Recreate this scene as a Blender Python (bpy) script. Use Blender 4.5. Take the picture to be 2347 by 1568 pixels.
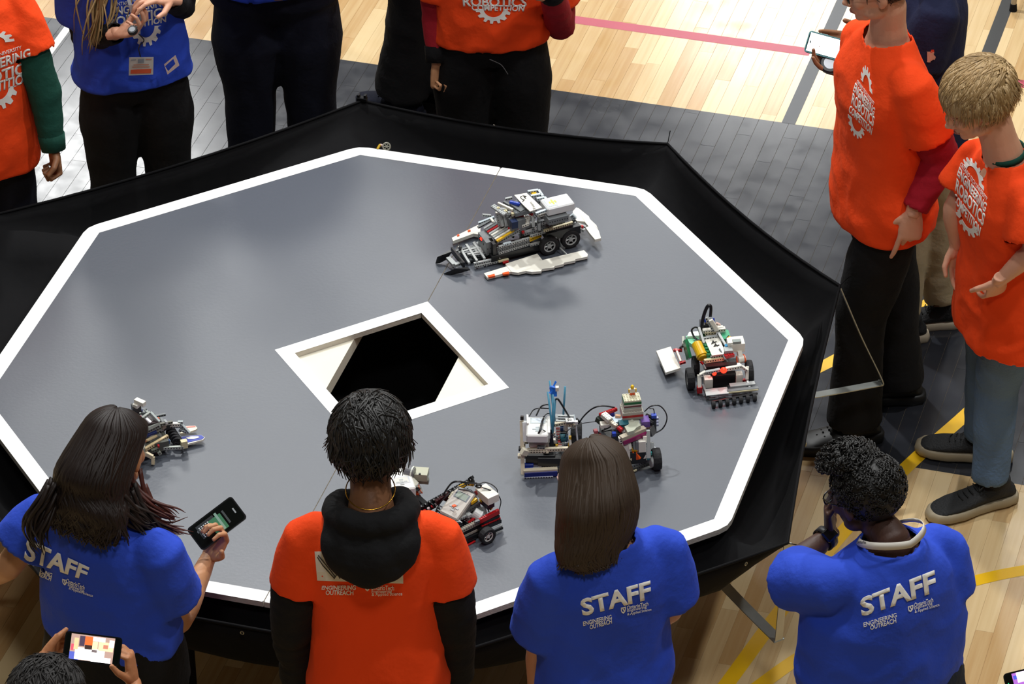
import bpy, bmesh, math, random
import numpy as np
from mathutils import Vector, Matrix, noise
from mathutils.bvhtree import BVHTree

random.seed(11)
S = bpy.context.scene
for o in list(bpy.data.objects):
    bpy.data.objects.remove(o)
COL = S.collection
TZ = 0.72                      # height of the platform top above the gym floor

# ------------------------------------------------------------------ camera
FPX = 9408.90
CAMPOS = Vector((3.41765, -9.97739, 8.19129))
CAMROT = Matrix(((0.9594620, -0.1521240, 0.2372571), (0.2815866, 0.5529587, -0.7841847), (-0.0119001, 0.8192039, 0.5733790)))
cam = bpy.data.cameras.new('camera')
cam.sensor_width = 36.0
cam.lens = FPX / 2347.0 * 36.0
cam.clip_end = 100
camo = bpy.data.objects.new('camera', cam)
COL.objects.link(camo)
camo.matrix_world = Matrix.Translation(CAMPOS) @ CAMROT.to_4x4()
S.camera = camo

# ------------------------------------------------------------------ light, world, exposure
S.view_settings.view_transform = 'Standard'
S.view_settings.look = 'None'
S.view_settings.gamma = 1.0
S.view_settings.use_curve_mapping = False
S.view_settings.exposure = 0.0
world = bpy.data.worlds.new('hall_ambient')
S.world = world
world.use_nodes = True
world.node_tree.nodes['Background'].inputs[0].default_value = (0.86, 0.9, 1.0, 1)
world.node_tree.nodes['Background'].inputs[1].default_value = 0.30


def lamp(name, loc, size, power, color=(0.97, 0.98, 0.97), size_y=None):
    l = bpy.data.lights.new(name, 'AREA')
    l.shape = 'RECTANGLE' if size_y else 'DISK'
    l.size = size
    if size_y:
        l.size_y = size_y
    l.energy = power
    l.color = color
    o = bpy.data.objects.new(name, l)
    COL.objects.link(o)
    o.location = loc
    return o


# high bay lamps of the gym ceiling, plus others added for fill and sheen
LAMPS = [(-2.6, 4.6, 2.0, .35), (1.2, 5.6, 1.15, .35), (-0.5, 1.8, 0.6, .5), (4.8, 0.4, 0.85, .5), (-5.0, 1.0, 0.25, .75), (2.0, -5.5, 0.6, 1.2), (0.6, -1.2, 0.4, .5),  # last two are added fill for the backs and shoulders
         (-7.5, 15.0, .85, 1.7), (-2.9, 18.8, 1.0, 1.9), (-6.0, 13.2, .5, 2.0), (-4.3, 13.4, .6, 2.0), (-2.6, 13.2, .3, 1.6), (0.9, 12.2, 0.2, 1.2), (6.5, 9.0, 0.3, 1.0)]  # middle three are added to put a sheen on the platform
for lx, ly, k, sz in LAMPS:
    lamp('ceiling_and_fill_lamp', (lx, ly, 9.0), sz, 270 * k)


# ------------------------------------------------------------------ pixel -> place helpers (camera geometry of the photograph)
def ray(px, py):
    d = CAMROT @ Vector(((px - 1173.5) / FPX, -(py - 784) / FPX, -1.0))
    return d.normalized()


def A(px, py, z):
    """point at height z seen at pixel (px, py)"""
    d = ray(px, py)
    return CAMPOS + d * ((z - CAMPOS.z) / d.z)


HV = Vector((-0.289, 0.957, 0)).normalized()


def W(px, py, dep):
    d = ray(px, py)
    return CAMPOS + d * (dep / d.dot(HV))


def depth_of(p):
    return (Vector(p) - CAMPOS).dot(HV)


# ------------------------------------------------------------------ materials
def lin(c):
    if isinstance(c, str):
        c = [int(c[i:i + 2], 16) / 255 for i in (0, 2, 4)]
    return tuple((x / 12.92 if x <= 0.04045 else ((x + 0.055) / 1.055) ** 2.4) for x in c)


MATS = {}


def mat(name, color, rough=0.5, metal=0.0, spec=0.5, bump=0.0, bscale=200.0, var=0.0, vscale=8.0, emit=None, trans=0.0, sheen=0.0, alpha=0.0, stretch=None, coat=0.0):
    if name in MATS:
        return MATS[name]
    m = bpy.data.materials.new(name)
    m.use_nodes = True
    nt = m.node_tree
    b = nt.nodes['Principled BSDF']
    c = lin(color)
    b.inputs['Base Color'].default_value = (*c, 1)
    b.inputs['Roughness'].default_value = rough
    b.inputs['Metallic'].default_value = metal
    b.inputs['Specular IOR Level'].default_value = spec
    if sheen:
        b.inputs['Sheen Weight'].default_value = sheen
        b.inputs['Sheen Tint'].default_value = (*[min(1, x * 2 + .05) for x in c], 1)
    if coat:
        b.inputs['Coat Weight'].default_value = coat
        b.inputs['Coat Roughness'].default_value = 0.1
    if trans:
        b.inputs['Transmission Weight'].default_value = trans
    if emit:
        b.inputs['Emission Color'].default_value = (*lin(emit[0]), 1)
        b.inputs['Emission Strength'].default_value = emit[1]
    tc = None
    if bump or var:
        tc = nt.nodes.new('ShaderNodeTexCoord')
        mp = nt.nodes.new('ShaderNodeMapping')
        if stretch:
            mp.inputs['Scale'].default_value = stretch
        nt.links.new(tc.outputs['Object'], mp.inputs['Vector'])
    if var:
        n = nt.nodes.new('ShaderNodeTexNoise')
        n.inputs['Scale'].default_value = vscale
        n.inputs['Detail'].default_value = 5
        nt.links.new(mp.outputs[0], n.inputs['Vector'])
        r = nt.nodes.new('ShaderNodeMix')
        r.data_type = 'RGBA'
        r.inputs['A'].default_value = (*[x * (1 - var) for x in c], 1)
        r.inputs['B'].default_value = (*[min(1, x * (1 + var)) for x in c], 1)
        nt.links.new(n.outputs['Fac'], r.inputs['Factor'])
        nt.links.new(r.outputs['Result'], b.inputs['Base Color'])
    if bump:
        n2 = nt.nodes.new('ShaderNodeTexNoise')
        n2.inputs['Scale'].default_value = bscale
        n2.inputs['Detail'].default_value = 3
        nt.links.new(mp.outputs[0], n2.inputs['Vector'])
        bp = nt.nodes.new('ShaderNodeBump')
        bp.inputs['Strength'].default_value = bump
        bp.inputs['Distance'].default_value = 0.01
        nt.links.new(n2.outputs['Fac'], bp.inputs['Height'])
        nt.links.new(bp.outputs[0], b.inputs['Normal'])
    if alpha:
        tr = nt.nodes.new('ShaderNodeBsdfTransparent')
        mx = nt.nodes.new('ShaderNodeMixShader')
        mx.inputs[0].default_value = alpha
        out = nt.nodes['Material Output']
        nt.links.new(b.outputs[0], mx.inputs[1])
        nt.links.new(tr.outputs[0], mx.inputs[2])
        nt.links.new(mx.outputs[0], out.inputs[0])
    MATS[name] = m
    return m


def cloth(name, color, rough=0.85, var=0.06, bump=0.25, bscale=60, sheen=0.15):
    return mat(name, color, rough=rough, spec=0.25, var=var, vscale=9, bump=bump, bscale=bscale, sheen=sheen)


# ------------------------------------------------------------------ object helpers
def link(name, me, m=None, parent=None, smooth=False):
    o = bpy.data.objects.new(name, me)
    COL.objects.link(o)
    if m is not None and not me.materials:
        if isinstance(m, (list, tuple)):
            for q in m:
                me.materials.append(q)
        else:
            me.materials.append(m)
    if parent is not None:
        o.parent = parent
        o.matrix_parent_inverse = PINV.get(parent.name, Matrix()) 
    if smooth:
        me.polygons.foreach_set('use_smooth', [True] * len(me.polygons))
    return o


PINV = {}


def bm_obj(name, bm, m=None, parent=None, smooth=False, kind=None, label=None):
    bmesh.ops.recalc_face_normals(bm, faces=bm.faces)
    me = bpy.data.meshes.new(name)
    bm.to_mesh(me)
    bm.free()
    o = link(name, me, m, parent, smooth)
    if kind:
        o['kind'] = kind
    if label:
        o['label'] = label
    return o


def thing(name, label, cat, loc=(0, 0, 0), group=None):
    o = bpy.data.objects.new(name, None)
    COL.objects.link(o)
    o.location = loc
    o.empty_display_size = 0.05
    o['label'] = label
    o['category'] = cat
    if group:
        o['group'] = group
    PINV[o.name] = Matrix.Translation(-Vector(loc))
    return o


def sub(parent):
    """children of a part keep world coordinates: a part sits at identity relative to its thing"""
    return parent


def tag(o, label, cat, group=None):
    o['label'] = label
    o['category'] = cat
    if group:
        o['group'] = group
    return o


def add_box(bm, c, size, rot=None, bevel=0.0, mi=0):
    r = bmesh.ops.create_cube(bm, size=1.0)
    vs = r['verts']
    M = Matrix.Translation(Vector(c)) @ ((rot if rot is not None else Matrix()).to_4x4()) @ Matrix.Diagonal((*size, 1))
    bmesh.ops.transform(bm, matrix=M, verts=vs)
    fs = list({f for v in vs for f in v.link_faces})
    if bevel:
        es = list({e for v in vs for e in v.link_edges})
        q = bmesh.ops.bevel(bm, geom=es, offset=bevel, segments=1, affect='EDGES', profile=0.5)
        fs = list({f for f in q['faces']} | {f for f in fs if f.is_valid})
    for f in fs:
        if f.is_valid:
            f.material_index = mi
    return fs


def frame_from(d, ref=Vector((0, 0, 1))):
    d = d.normalized()
    if abs(d.dot(ref)) > 0.98:
        ref = Vector((1, 0, 0))
    x = ref.cross(d).normalized()
    y = d.cross(x)
    return x, y


def add_tube(bm, pts, radii, n=12, side=None, cap=True, mi=0):
    """tapered tube along pts; radii float or (a, b) with a along `side`"""
    pts = [Vector(p) for p in pts]
    k = len(pts)
    if not isinstance(radii, (list, tuple)):
        radii = [radii] * k
    rings = []
    x = None
    for i, p in enumerate(pts):
        if i == 0:
            d = pts[1] - pts[0]
        elif i == k - 1:
            d = pts[-1] - pts[-2]
        else:
            d = (pts[i + 1] - p).normalized() + (p - pts[i - 1]).normalized()
        d = d.normalized() if d.length > 1e-9 else Vector((0, 0, 1))
        if x is None:
            if side is not None:
                x = (Vector(side) - d * d.dot(Vector(side)))
                x = x.normalized() if x.length > 1e-6 else frame_from(d)[0]
            else:
                x = frame_from(d)[0]
        else:
            x = (x - d * d.dot(x))
            x = x.normalized() if x.length > 1e-6 else frame_from(d)[0]
        y = d.cross(x)
        r = radii[i]
        a, b = r if isinstance(r, (list, tuple)) else (r, r)
        ring = [bm.verts.new(p + x * (a * math.cos(2 * math.pi * j / n)) + y * (b * math.sin(2 * math.pi * j / n))) for j in range(n)]
        rings.append(ring)
    for i in range(k - 1):
        for j in range(n):
            f = bm.faces.new((rings[i][j], rings[i][(j + 1) % n], rings[i + 1][(j + 1) % n], rings[i + 1][j]))
            f.material_index = mi
    if cap:
        for ring, rev in ((rings[0], True), (rings[-1], False)):
            f = bm.faces.new(list(reversed(ring)) if rev else ring)
            f.material_index = mi
    return rings


def add_ell(bm, c, r, M=None, seg=20, rings=12):
    q = bmesh.ops.create_uvsphere(bm, u_segments=seg, v_segments=rings, radius=1.0)
    T = Matrix.Translation(Vector(c)) @ Matrix.Diagonal((*r, 1))
    if M is not None:
        T = M @ T
    bmesh.ops.transform(bm, matrix=T, verts=q['verts'])


def add_loft(bm, rings, cap=True, mi=0):
    """rings: lists of points, same count"""
    vr = [[bm.verts.new(Vector(p)) for p in r] for r in rings]
    n = len(vr[0])
    for i in range(len(vr) - 1):
        for j in range(n):
            f = bm.faces.new((vr[i][j], vr[i][(j + 1) % n], vr[i + 1][(j + 1) % n], vr[i + 1][j]))
            f.material_index = mi
    if cap:
        bm.faces.new(list(reversed(vr[0]))).material_index = mi
        bm.faces.new(vr[-1]).material_index = mi
    return vr


def add_prism(bm, poly, z0, z1, mi=0, M=None):
    M = M or Matrix()
    b = [bm.verts.new(M @ Vector((p[0], p[1], z0))) for p in poly]
    t = [bm.verts.new(M @ Vector((p[0], p[1], z1))) for p in poly]
    n = len(poly)
    fs = [bm.faces.new(list(reversed(b))), bm.faces.new(t)]
    for i in range(n):
        fs.append(bm.faces.new((b[i], b[(i + 1) % n], t[(i + 1) % n], t[i])))
    for f in fs:
        f.material_index = mi
    return fs


def smoothcurve(pts, k=6):
    """Catmull-Rom through pts"""
    P = [Vector(p) for p in pts]
    P = [P[0] * 2 - P[1]] + P + [P[-1] * 2 - P[-2]]
    out = []
    for i in range(1, len(P) - 2):
        for j in range(k):
            t = j / k
            a, b, c, d = P[i - 1], P[i], P[i + 1], P[i + 2]
            out.append(0.5 * ((2 * b) + (c - a) * t + (2 * a - 5 * b + 4 * c - d) * t * t + (3 * b - a - 3 * c + d) * t ** 3))
    out.append(P[-2])
    return out


def remesh(bm, voxel, smooth=4, factor=0.5):
    """closed overlapping shapes -> one continuous surface (returns a bmesh)"""
    bmesh.ops.recalc_face_normals(bm, faces=bm.faces)
    me = bpy.data.meshes.new('tmp')
    bm.to_mesh(me)
    bm.free()
    o = bpy.data.objects.new('tmp', me)
    COL.objects.link(o)
    r = o.modifiers.new('r', 'REMESH')
    r.mode = 'VOXEL'
    r.voxel_size = voxel
    if smooth:
        s = o.modifiers.new('s', 'SMOOTH')
        s.factor = factor
        s.iterations = smooth
    dg = bpy.context.evaluated_depsgraph_get()
    e = o.evaluated_get(dg)
    m2 = bpy.data.meshes.new_from_object(e)
    bpy.data.objects.remove(o)
    bpy.data.meshes.remove(me)
    out = bmesh.new()
    out.from_mesh(m2)
    bpy.data.meshes.remove(m2)
    return out


def join_bm(dst, src):
    me = bpy.data.meshes.new('t')
    src.to_mesh(me)
    src.free()
    dst.from_mesh(me)
    bpy.data.meshes.remove(me)


def solidify(o, t, offset=-1):
    m = o.modifiers.new('thickness', 'SOLIDIFY')
    m.thickness = t
    m.offset = offset
    return o

# ------------------------------------------------------------------ THE SETTING: gym floor
BAND0, BAND1 = 0.882, 2.877          # dark painted band across the court (world y)


def floor_material():
    m = bpy.data.materials.new('court_floor')
    m.use_nodes = True
    nt = m.node_tree
    N, L = nt.nodes, nt.links
    b = N['Principled BSDF']
    geo = N.new('ShaderNodeNewGeometry')
    sep = N.new('ShaderNodeSeparateXYZ')
    L.new(geo.outputs['Position'], sep.inputs[0])
    oi = N.new('ShaderNodeObjectInfo')
    at = N.new('ShaderNodeAttribute')
    at.attribute_name = 'tone'

    def math_(op, a, bb):
        n = N.new('ShaderNodeMath')
        n.operation = op
        for i, v in enumerate((a, bb)):
            if isinstance(v, (int, float)):
                n.inputs[i].default_value = v
            else:
                L.new(v, n.inputs[i])
        return n.outputs[0]
    tone = math_('FRACT', math_('ADD', oi.outputs['Random'], at.outputs['Fac']), 0)
    mp = N.new('ShaderNodeMapping')
    mp.inputs['Scale'].default_value = (60, 2.2, 1)
    L.new(geo.outputs['Position'], mp.inputs['Vector'])
    off = N.new('ShaderNodeCombineXYZ')
    L.new(math_('MULTIPLY', tone, 37.0), off.inputs['Y'])
    L.new(off.outputs[0], mp.inputs['Location'])
    gr = N.new('ShaderNodeTexNoise')
    gr.inputs['Scale'].default_value = 1.0
    gr.inputs['Detail'].default_value = 6
    L.new(mp.outputs[0], gr.inputs['Vector'])
    ramp = N.new('ShaderNodeValToRGB')
    e = ramp.color_ramp.elements
    e[0].position, e[0].color = 0.25, (*lin('ba9463'), 1)
    e[1].position, e[1].color = 0.75, (*lin('d9bf92'), 1)
    mixf = math_('ADD', math_('MULTIPLY', tone, 0.55), math_('MULTIPLY', gr.outputs['Fac'], 0.5))
    L.new(mixf, ramp.inputs[0])
    # painted band
    inb = math_('MULTIPLY', math_('GREATER_THAN', sep.outputs['Y'], BAND0), math_('LESS_THAN', sep.outputs['Y'], BAND1))
    pn = N.new('ShaderNodeTexNoise')
    pn.inputs['Scale'].default_value = 3.0
    pn.inputs['Detail'].default_value = 8
    L.new(geo.outputs['Position'], pn.inputs['Vector'])
    pr = N.new('ShaderNodeValToRGB')
    pr.color_ramp.elements[0].color = (*lin('232429'), 1)
    pr.color_ramp.elements[1].color = (*lin('35373d'), 1)
    L.new(pn.outputs['Fac'], pr.inputs[0])
    mx = N.new('ShaderNodeMix')
    mx.data_type = 'RGBA'
    L.new(inb, mx.inputs['Factor'])
    L.new(ramp.outputs[0], mx.inputs['A'])
    L.new(pr.outputs[0], mx.inputs['B'])
    L.new(mx.outputs['Result'], b.inputs['Base Color'])
    # worn gloss
    sc = N.new('ShaderNodeTexNoise')
    sc.inputs['Scale'].default_value = 9.0
    sc.inputs['Detail'].default_value = 9
    sc.inputs['Roughness'].default_value = 0.7
    L.new(geo.outputs['Position'], sc.inputs['Vector'])
    rr = N.new('ShaderNodeMapRange')
    rr.inputs['From Min'].default_value = 0.3
    rr.inputs['From Max'].default_value = 0.7
    rr.inputs['To Min'].default_value = 0.11
    rr.inputs['To Max'].default_value = 0.21
    L.new(sc.outputs['Fac'], rr.inputs['Value'])
    L.new(rr.outputs['Result'], b.inputs['Roughness'])
    b.inputs['Specular IOR Level'].default_value = 0.4
    bp = N.new('ShaderNodeBump')
    bp.inputs['Strength'].default_value = 0.05
    bp.inputs['Distance'].default_value = 0.002
    L.new(sc.outputs['Fac'], bp.inputs['Height'])
    L.new(bp.outputs[0], b.inputs['Normal'])
    return m


FLOORM = floor_material()
PW = 0.05715
gapm = mat('plank_gap_filler', 'b3a07c', rough=0.5)
bm = bmesh.new()
add_box(bm, (0, 5, -0.0512), (26, 34, 0.10))
floor = bm_obj('floor', bm, gapm)
floor['kind'] = 'structure'
PINV['floor'] = Matrix()


def visible_frame():
    cs = [A(-60, -60, 0), A(2407, -60, 0), A(2407, 1628, 0), A(-60, 1628, 0)]
    return [(c.x, c.y) for c in cs]


VF = visible_frame()

wallm = mat('gym_wall_paint', '8f8b84', rough=.8, var=.05, vscale=1.0)
ceilm = mat('gym_ceiling', '6f7072', rough=.9, var=.05, vscale=1.0)
for nm_, c_, s_ in (('wall_left', (-13.1, 5, 4.8), (.2, 34, 9.8)), ('wall_right', (13.1, 5, 4.8), (.2, 34, 9.8)), ('wall_back', (0, 22.1, 4.8), (26.4, .2, 9.8)), ('wall_front', (0, -12.1, 4.8), (26.4, .2, 9.8)), ('ceiling', (0, 5, 9.75), (26.4, 34.4, .1))):
    bm = bmesh.new()
    add_box(bm, c_, s_)
    bm_obj(nm_, bm, ceilm if nm_ == 'ceiling' else wallm)['kind'] = 'structure'



def in_quad(x, y):
    s = None
    for i in range(4):
        x1, y1 = VF[i]
        x2, y2 = VF[(i + 1) % 4]
        c = (x2 - x1) * (y - y1) - (y2 - y1) * (x - x1)
        if abs(c) < 1e-9:
            continue
        if s is None:
            s = c > 0
        elif (c > 0) != s:
            return False
    return True


rnd = random.Random(5)
planks = []
for i in range(-90, 90):
    x = (i + 0.5) * PW
    y = -6.0 + rnd.uniform(0, 0.9)
    while y < 8.5:
        Ln = rnd.choice((0.45, 0.6, 0.75, 0.9, 1.05))
        planks.append((x, y + Ln / 2, Ln))
        y += Ln


def plank_score(p):
    x, y, Ln = p
    if not any(in_quad(x, y + t * Ln) for t in (-0.45, 0, 0.45)):
        return -1
    r = math.hypot(x, y)
    if r < 1.45:
        return -1
    return Ln / (Vector((x, y, 0)) - CAMPOS).length


sc_ = sorted(planks, key=plank_score, reverse=True)
indiv = set(id(p) for p in sc_[:300] if plank_score(p) > 0)
pl_mesh = {}


def plank_bm(bm, cx, cy, Ln):
    g = 0.0002
    a, b_, h, bv = PW / 2 - g, Ln / 2 - g, 0.0, 0.0005
    vs = []
    for (aa, bb, z) in ((a, b_, -0.012), (a, b_, h - bv), (a - bv, b_ - bv, h)):
        vs.append([bm.verts.new((cx + sx * aa, cy + sy * bb, z)) for sx, sy in ((-1, -1), (1, -1), (1, 1), (-1, 1))])
    for k in range(2):
        for j in range(4):
            bm.faces.new((vs[k][j], vs[k][(j + 1) % 4], vs[k + 1][(j + 1) % 4], vs[k + 1][j]))
    bm.faces.new(vs[2])


for p in planks:
    if id(p) in indiv:
        Ln = p[2]
        if Ln not in pl_mesh:
            bm = bmesh.new()
            plank_bm(bm, 0, 0, Ln)
            me = bpy.data.meshes.new('plank')
            bm.to_mesh(me)
            bm.free()
            me.materials.append(FLOORM)
            pl_mesh[Ln] = me
        o = bpy.data.objects.new('plank', pl_mesh[Ln])
        COL.objects.link(o)
        o.parent = floor
        o.location = (p[0], p[1], 0)
bm = bmesh.new()
tone = bm.verts.layers.float.new('tone')
for p in planks:
    if id(p) not in indiv:
        n0 = len(bm.verts)
        plank_bm(bm, p[0], p[1], p[2])
        bm.verts.ensure_lookup_table()
        t = rnd.random()
        for v in bm.verts[n0:]:
            v[tone] = t
o = bm_obj('plank_field', bm, FLOORM, floor, kind='stuff')


def floor_line(name, pts, w, m, z=0.0006, label=None):
    """painted court line: thin strip following pts"""
    bm = bmesh.new()
    P = [Vector((p[0], p[1], 0)) for p in pts]
    prev = None
    for i, p in enumerate(P):
        d = (P[min(i + 1, len(P) - 1)] - P[max(i - 1, 0)]).normalized()
        nrm = Vector((-d.y, d.x, 0)) * w / 2
        cur = (bm.verts.new(p + nrm + Vector((0, 0, z))), bm.verts.new(p - nrm + Vector((0, 0, z))))
        if prev:
            bm.faces.new((prev[0], prev[1], cur[1], cur[0]))
        prev = cur
    o = bm_obj(name, bm, m, floor)
    if label:
        o['label'] = label
    return o


blkl = mat('court_line_black', '2b2b2c', rough=0.3, var=.1)
yell = mat('court_line_yellow', 'e6b416', rough=0.3, var=.08)
redl = mat('court_line_red', 'b3475a', rough=0.3, var=.1)
whtl = mat('court_line_white', 'e8e6e0', rough=0.3, var=.05)
drk = mat('court_line_grey', '36383d', rough=0.28, var=.1)
floor_line('court_line', [(0.627, BAND1 - .001), (0.627, 8.4)], 0.052, drk, label='dark grey line running away from the band')
floor_line('court_line', [(1.253, BAND1 - .001), (1.253, 8.4)], 0.052, blkl, label='black line behind the blond boy')
floor_line('court_line', [(-5, 3.401), (0.59, 3.405)], 0.056, redl, z=0.0005, label='red line across the pale boards')
floor_line('court_line', [(0.66, 3.405), (1.222, 3.390)], 0.056, redl, z=0.0005, label='red line across the pale boards')
floor_line('court_line', [(1.284, 3.389), (4.8, 3.38)], 0.056, redl, z=0.0005, label='red line across the pale boards')
floor_line('court_line', [(-2.255, 2.2), (-2.255, 2.95)], 0.03, whtl, label='short white line')
floor_line('court_line', smoothcurve([(1.05, -1.2, 0), (1.12, -.75, 0), (1.195, -.37, 0), (1.275, .04, 0), (1.38, .5, 0), (1.505, .893, 0), (1.62, 1.19, 0), (1.76, 1.56, 0), (1.98, 2.0, 0), (2.3, 2.5, 0)], 5), 0.051, yell, label='yellow arc')
floor_line('court_line', smoothcurve([(1.1, -.9, 0), (1.2, -.56, 0), (1.30, -.345, 0), (1.40, -.16, 0), (1.57, .09, 0), (1.78, .292, 0), (1.98, .435, 0), (2.3, .6, 0)], 5), 0.051, yell, z=0.0009, label='yellow arc')
floor_line('court_line', smoothcurve([(.75, .9, 0), (1.115, 1.39, 0), (1.28, 1.68, 0), (1.434, 1.95, 0), (1.6, 2.3, 0)], 5), 0.051, yell, z=0.0009, label='yellow arc')

# ------------------------------------------------------------------ PLATFORM
AO, AI = 1.219, 1.168            # outer and inner (grey) apothem
HO, HI = 0.387, 0.320            # half diagonals of the central diamond, white border outer / inner
C8 = math.cos(math.pi / 8)


def octpts(ap, z=0.0):
    R = ap / C8
    return [Vector((R * math.cos(math.radians(112.5 - 45 * k)), R * math.sin(math.radians(112.5 - 45 * k)), z)) for k in range(8)]


whitep = mat('white_border_paint', 'f4f4f2', rough=0.42, var=.03, vscale=5)
woodw = mat('whitewashed_plywood_edge', 'cfc8bb', rough=0.7, var=.15, vscale=30, bump=.2)


def grey_top():
    m = mat('grey_platform_paint', '51565f', rough=0.33, spec=0.75, var=.04, vscale=3.0, bump=.03, bscale=90)
    return m


greyp = grey_top()
plat = thing('robot_platform', 'octagonal grey platform with white painted border and a diamond shaped hole in the middle', 'platform', (0, 0, 0))
TH = 0.019


def rounded_outer(k, half):
    """outer octagon corner k with a small rounding; half -1 = first half of the arc, +1 second half"""
    P = octpts(AO)
    p, a, b = P[k], P[k - 1], P[(k + 1) % 8]
    r = 0.035
    s = p + (a - p).normalized() * r
    e = p + (b - p).normalized() * r
    mid = (s + e) / 2 * 0.5 + p * 0.5
    if half < 0:
        return [s, (s + mid) / 2 * .5 + (s + p) / 4 + mid / 4 if False else (s * .45 + mid * .55), mid]
    return [mid, (e * .45 + mid * .55), e]


# the two plywood halves
for sgn in (-1, 1):
    g = 0.0014 * sgn
    outer = []
    if sgn < 0:
        ks = [4, 5, 6, 7, 0]
    else:
        ks = [0 + 1, 2, 3, 4]
    P = octpts(AO)
    poly = []
    if sgn > 0:      # right half: corners 1,2,3,4(index) = B C D E
        poly = [Vector((g, AO, 0))]
        for k in (1, 2, 3, 4):
            poly += rounded_outer(k, -1)[:-1] + rounded_outer(k, 1)
        poly += [Vector((g, -AO, 0)), Vector((g, -HI, 0)), Vector((HI, 0, 0)), Vector((g, HI, 0))]
    else:
        poly = [Vector((g, -AO, 0))]
        for k in (5, 6, 7, 0):
            poly += rounded_outer(k, -1)[:-1] + rounded_outer(k, 1)
        poly += [Vector((g, AO, 0)), Vector((g, HI, 0)), Vector((-HI, 0, 0)), Vector((g, -HI, 0))]
    bm = bmesh.new()
    fs = add_prism(bm, [(p.x, p.y) for p in poly], TZ - TH, TZ - 0.0006)
    for f in fs[2:]:
        f.material_index = 1
    fs[0].material_index = 1
    bmesh.ops.triangulate(bm, faces=[f for f in bm.faces if len(f.verts) > 4])
    bm_obj('platform_panel', bm, [greyp, woodw], plat)
# white border strips, one per edge (two where the seam cuts an edge)
I = octpts(AI)
for k in range(8):
    a, b = k, (k + 1) % 8
    o1 = rounded_outer(a, 1)
    o2 = rounded_outer(b, -1)
    segs = []
    if k in (0, 4):
        mo = (octpts(AO)[a] + octpts(AO)[b]) / 2
        mi_ = (I[a] + I[b]) / 2
        d = (octpts(AO)[b] - octpts(AO)[a]).normalized() * 0.0014
        dd = (octpts(AO)[b] - octpts(AO)[a]).normalized() * 0.006
        inw = (mi_ - mo).normalized() * 0.006
        segs.append([I[a]] + o1 + [mo - dd, mo - d + inw, mi_ - d])
        segs.append([mi_ + d, mo + d + inw, mo + dd] + o2 + [I[b]])
    else:
        segs.append([I[a]] + o1 + o2 + [I[b]])
    for sg in segs:
        bm = bmesh.new()
        fs = add_prism(bm, [(p.x, p.y) for p in sg], TZ - 0.0006, TZ)
        bm_obj('border_strip', bm, whitep, plat)
# border of the diamond hole
dm = [(0, 1), (1, 0), (0, -1), (-1, 0)]
for k in range(4):
    a, b = dm[k], dm[(k + 1) % 4]
    bm = bmesh.new()
    add_prism(bm, [(a[0] * HI, a[1] * HI), (a[0] * HO, a[1] * HO), (b[0] * HO, b[1] * HO), (b[0] * HI, b[1] * HI)], TZ - 0.0006, TZ + 0.0002)
    bm_obj('border_strip', bm, whitep, plat)
# whitewashed rails below the hole edge and the triangular corner boards
cream = mat('cream_painted_board', 'e9e4d2', rough=0.6, var=.05, vscale=12)
for sgn in (-1, 1):
    xe = 0.178 if sgn > 0 else 0.172
    bm = bmesh.new()
    poly = [(sgn * xe, -0.30), (sgn * 0.5, -0.30), (sgn * 0.5, 0.30), (sgn * xe, 0.30)]
    zt = TZ - TH - (0.001 if sgn < 0 else 0.001)
    add_prism(bm, poly, zt - (0.045 if sgn < 0 else 0.019), zt)
    bm_obj('corner_board', bm, cream, plat)
# legs and under frame
legm = mat('black_table_leg_metal', '17171a', rough=0.45, metal=.6)
for k in range(8):
    ang = math.radians(90 - 45 * k + 22.5)
    x, y = 0.98 * math.cos(ang), 0.98 * math.sin(ang)
    bm = bmesh.new()
    add_tube(bm, [(x, y, 0.0), (x, y, TZ - TH)], 0.016, 12)
    add_tube(bm, [(x, y, 0.0), (x, y, 0.02)], 0.021, 12)
    bm_obj('leg', bm, legm, plat)
bm = bmesh.new()
for k in range(8):
    a, b = math.radians(112.5 - 45 * k), math.radians(112.5 - 45 * (k + 1))
    p = Vector((0.98 * math.cos(a), 0.98 * math.sin(a), 0.36))
    q = Vector((0.98 * math.cos(b), 0.98 * math.sin(b), 0.36))
    add_tube(bm, [p, q], 0.011, 8)
    add_tube(bm, [p + Vector((0, 0, .30)), q + Vector((0, 0, .30))], 0.014, 8)
bm_obj('under_frame', bm, legm, plat)

# ------------------------------------------------------------------ catch cloth (black trough round the platform) on bent metal straps
RC = 1.53
blackcl = mat('black_polyester_cloth', '0d0d0f', rough=0.85, spec=0.15, var=.12, vscale=4, bump=.2, bscale=25, alpha=0.03)
trough = thing('catch_cloth', 'black cloth trough hung all round the platform edge', 'cloth', (0, 0, 0))


RIMC = {0: A(830, 231, TZ + .03), 1: A(1530, 330, TZ + .02), 2: A(1925, 655, TZ), 3: A(1805, 1245, TZ), 7: A(-60, 504, TZ + .03)}


def rim_pt(k, t):
    """outer rim between corner k and k+1"""
    def corner(i):
        i %= 8
        if i in RIMC:
            return RIMC[i].copy()
        a = math.radians(112.5 - 45 * i)
        z = TZ + {4: .065, 5: .07, 6: .06}[i]
        return Vector((RC * math.cos(a), RC * math.sin(a), z))
    p, q = corner(k), corner(k + 1)
    w = p.lerp(q, t)
    s = 4 * t * (1 - t)
    w.z -= 0.02 * s
    inw = Vector((w.x, w.y, 0)).normalized()
    return w - inw * 0.015 * s


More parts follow.
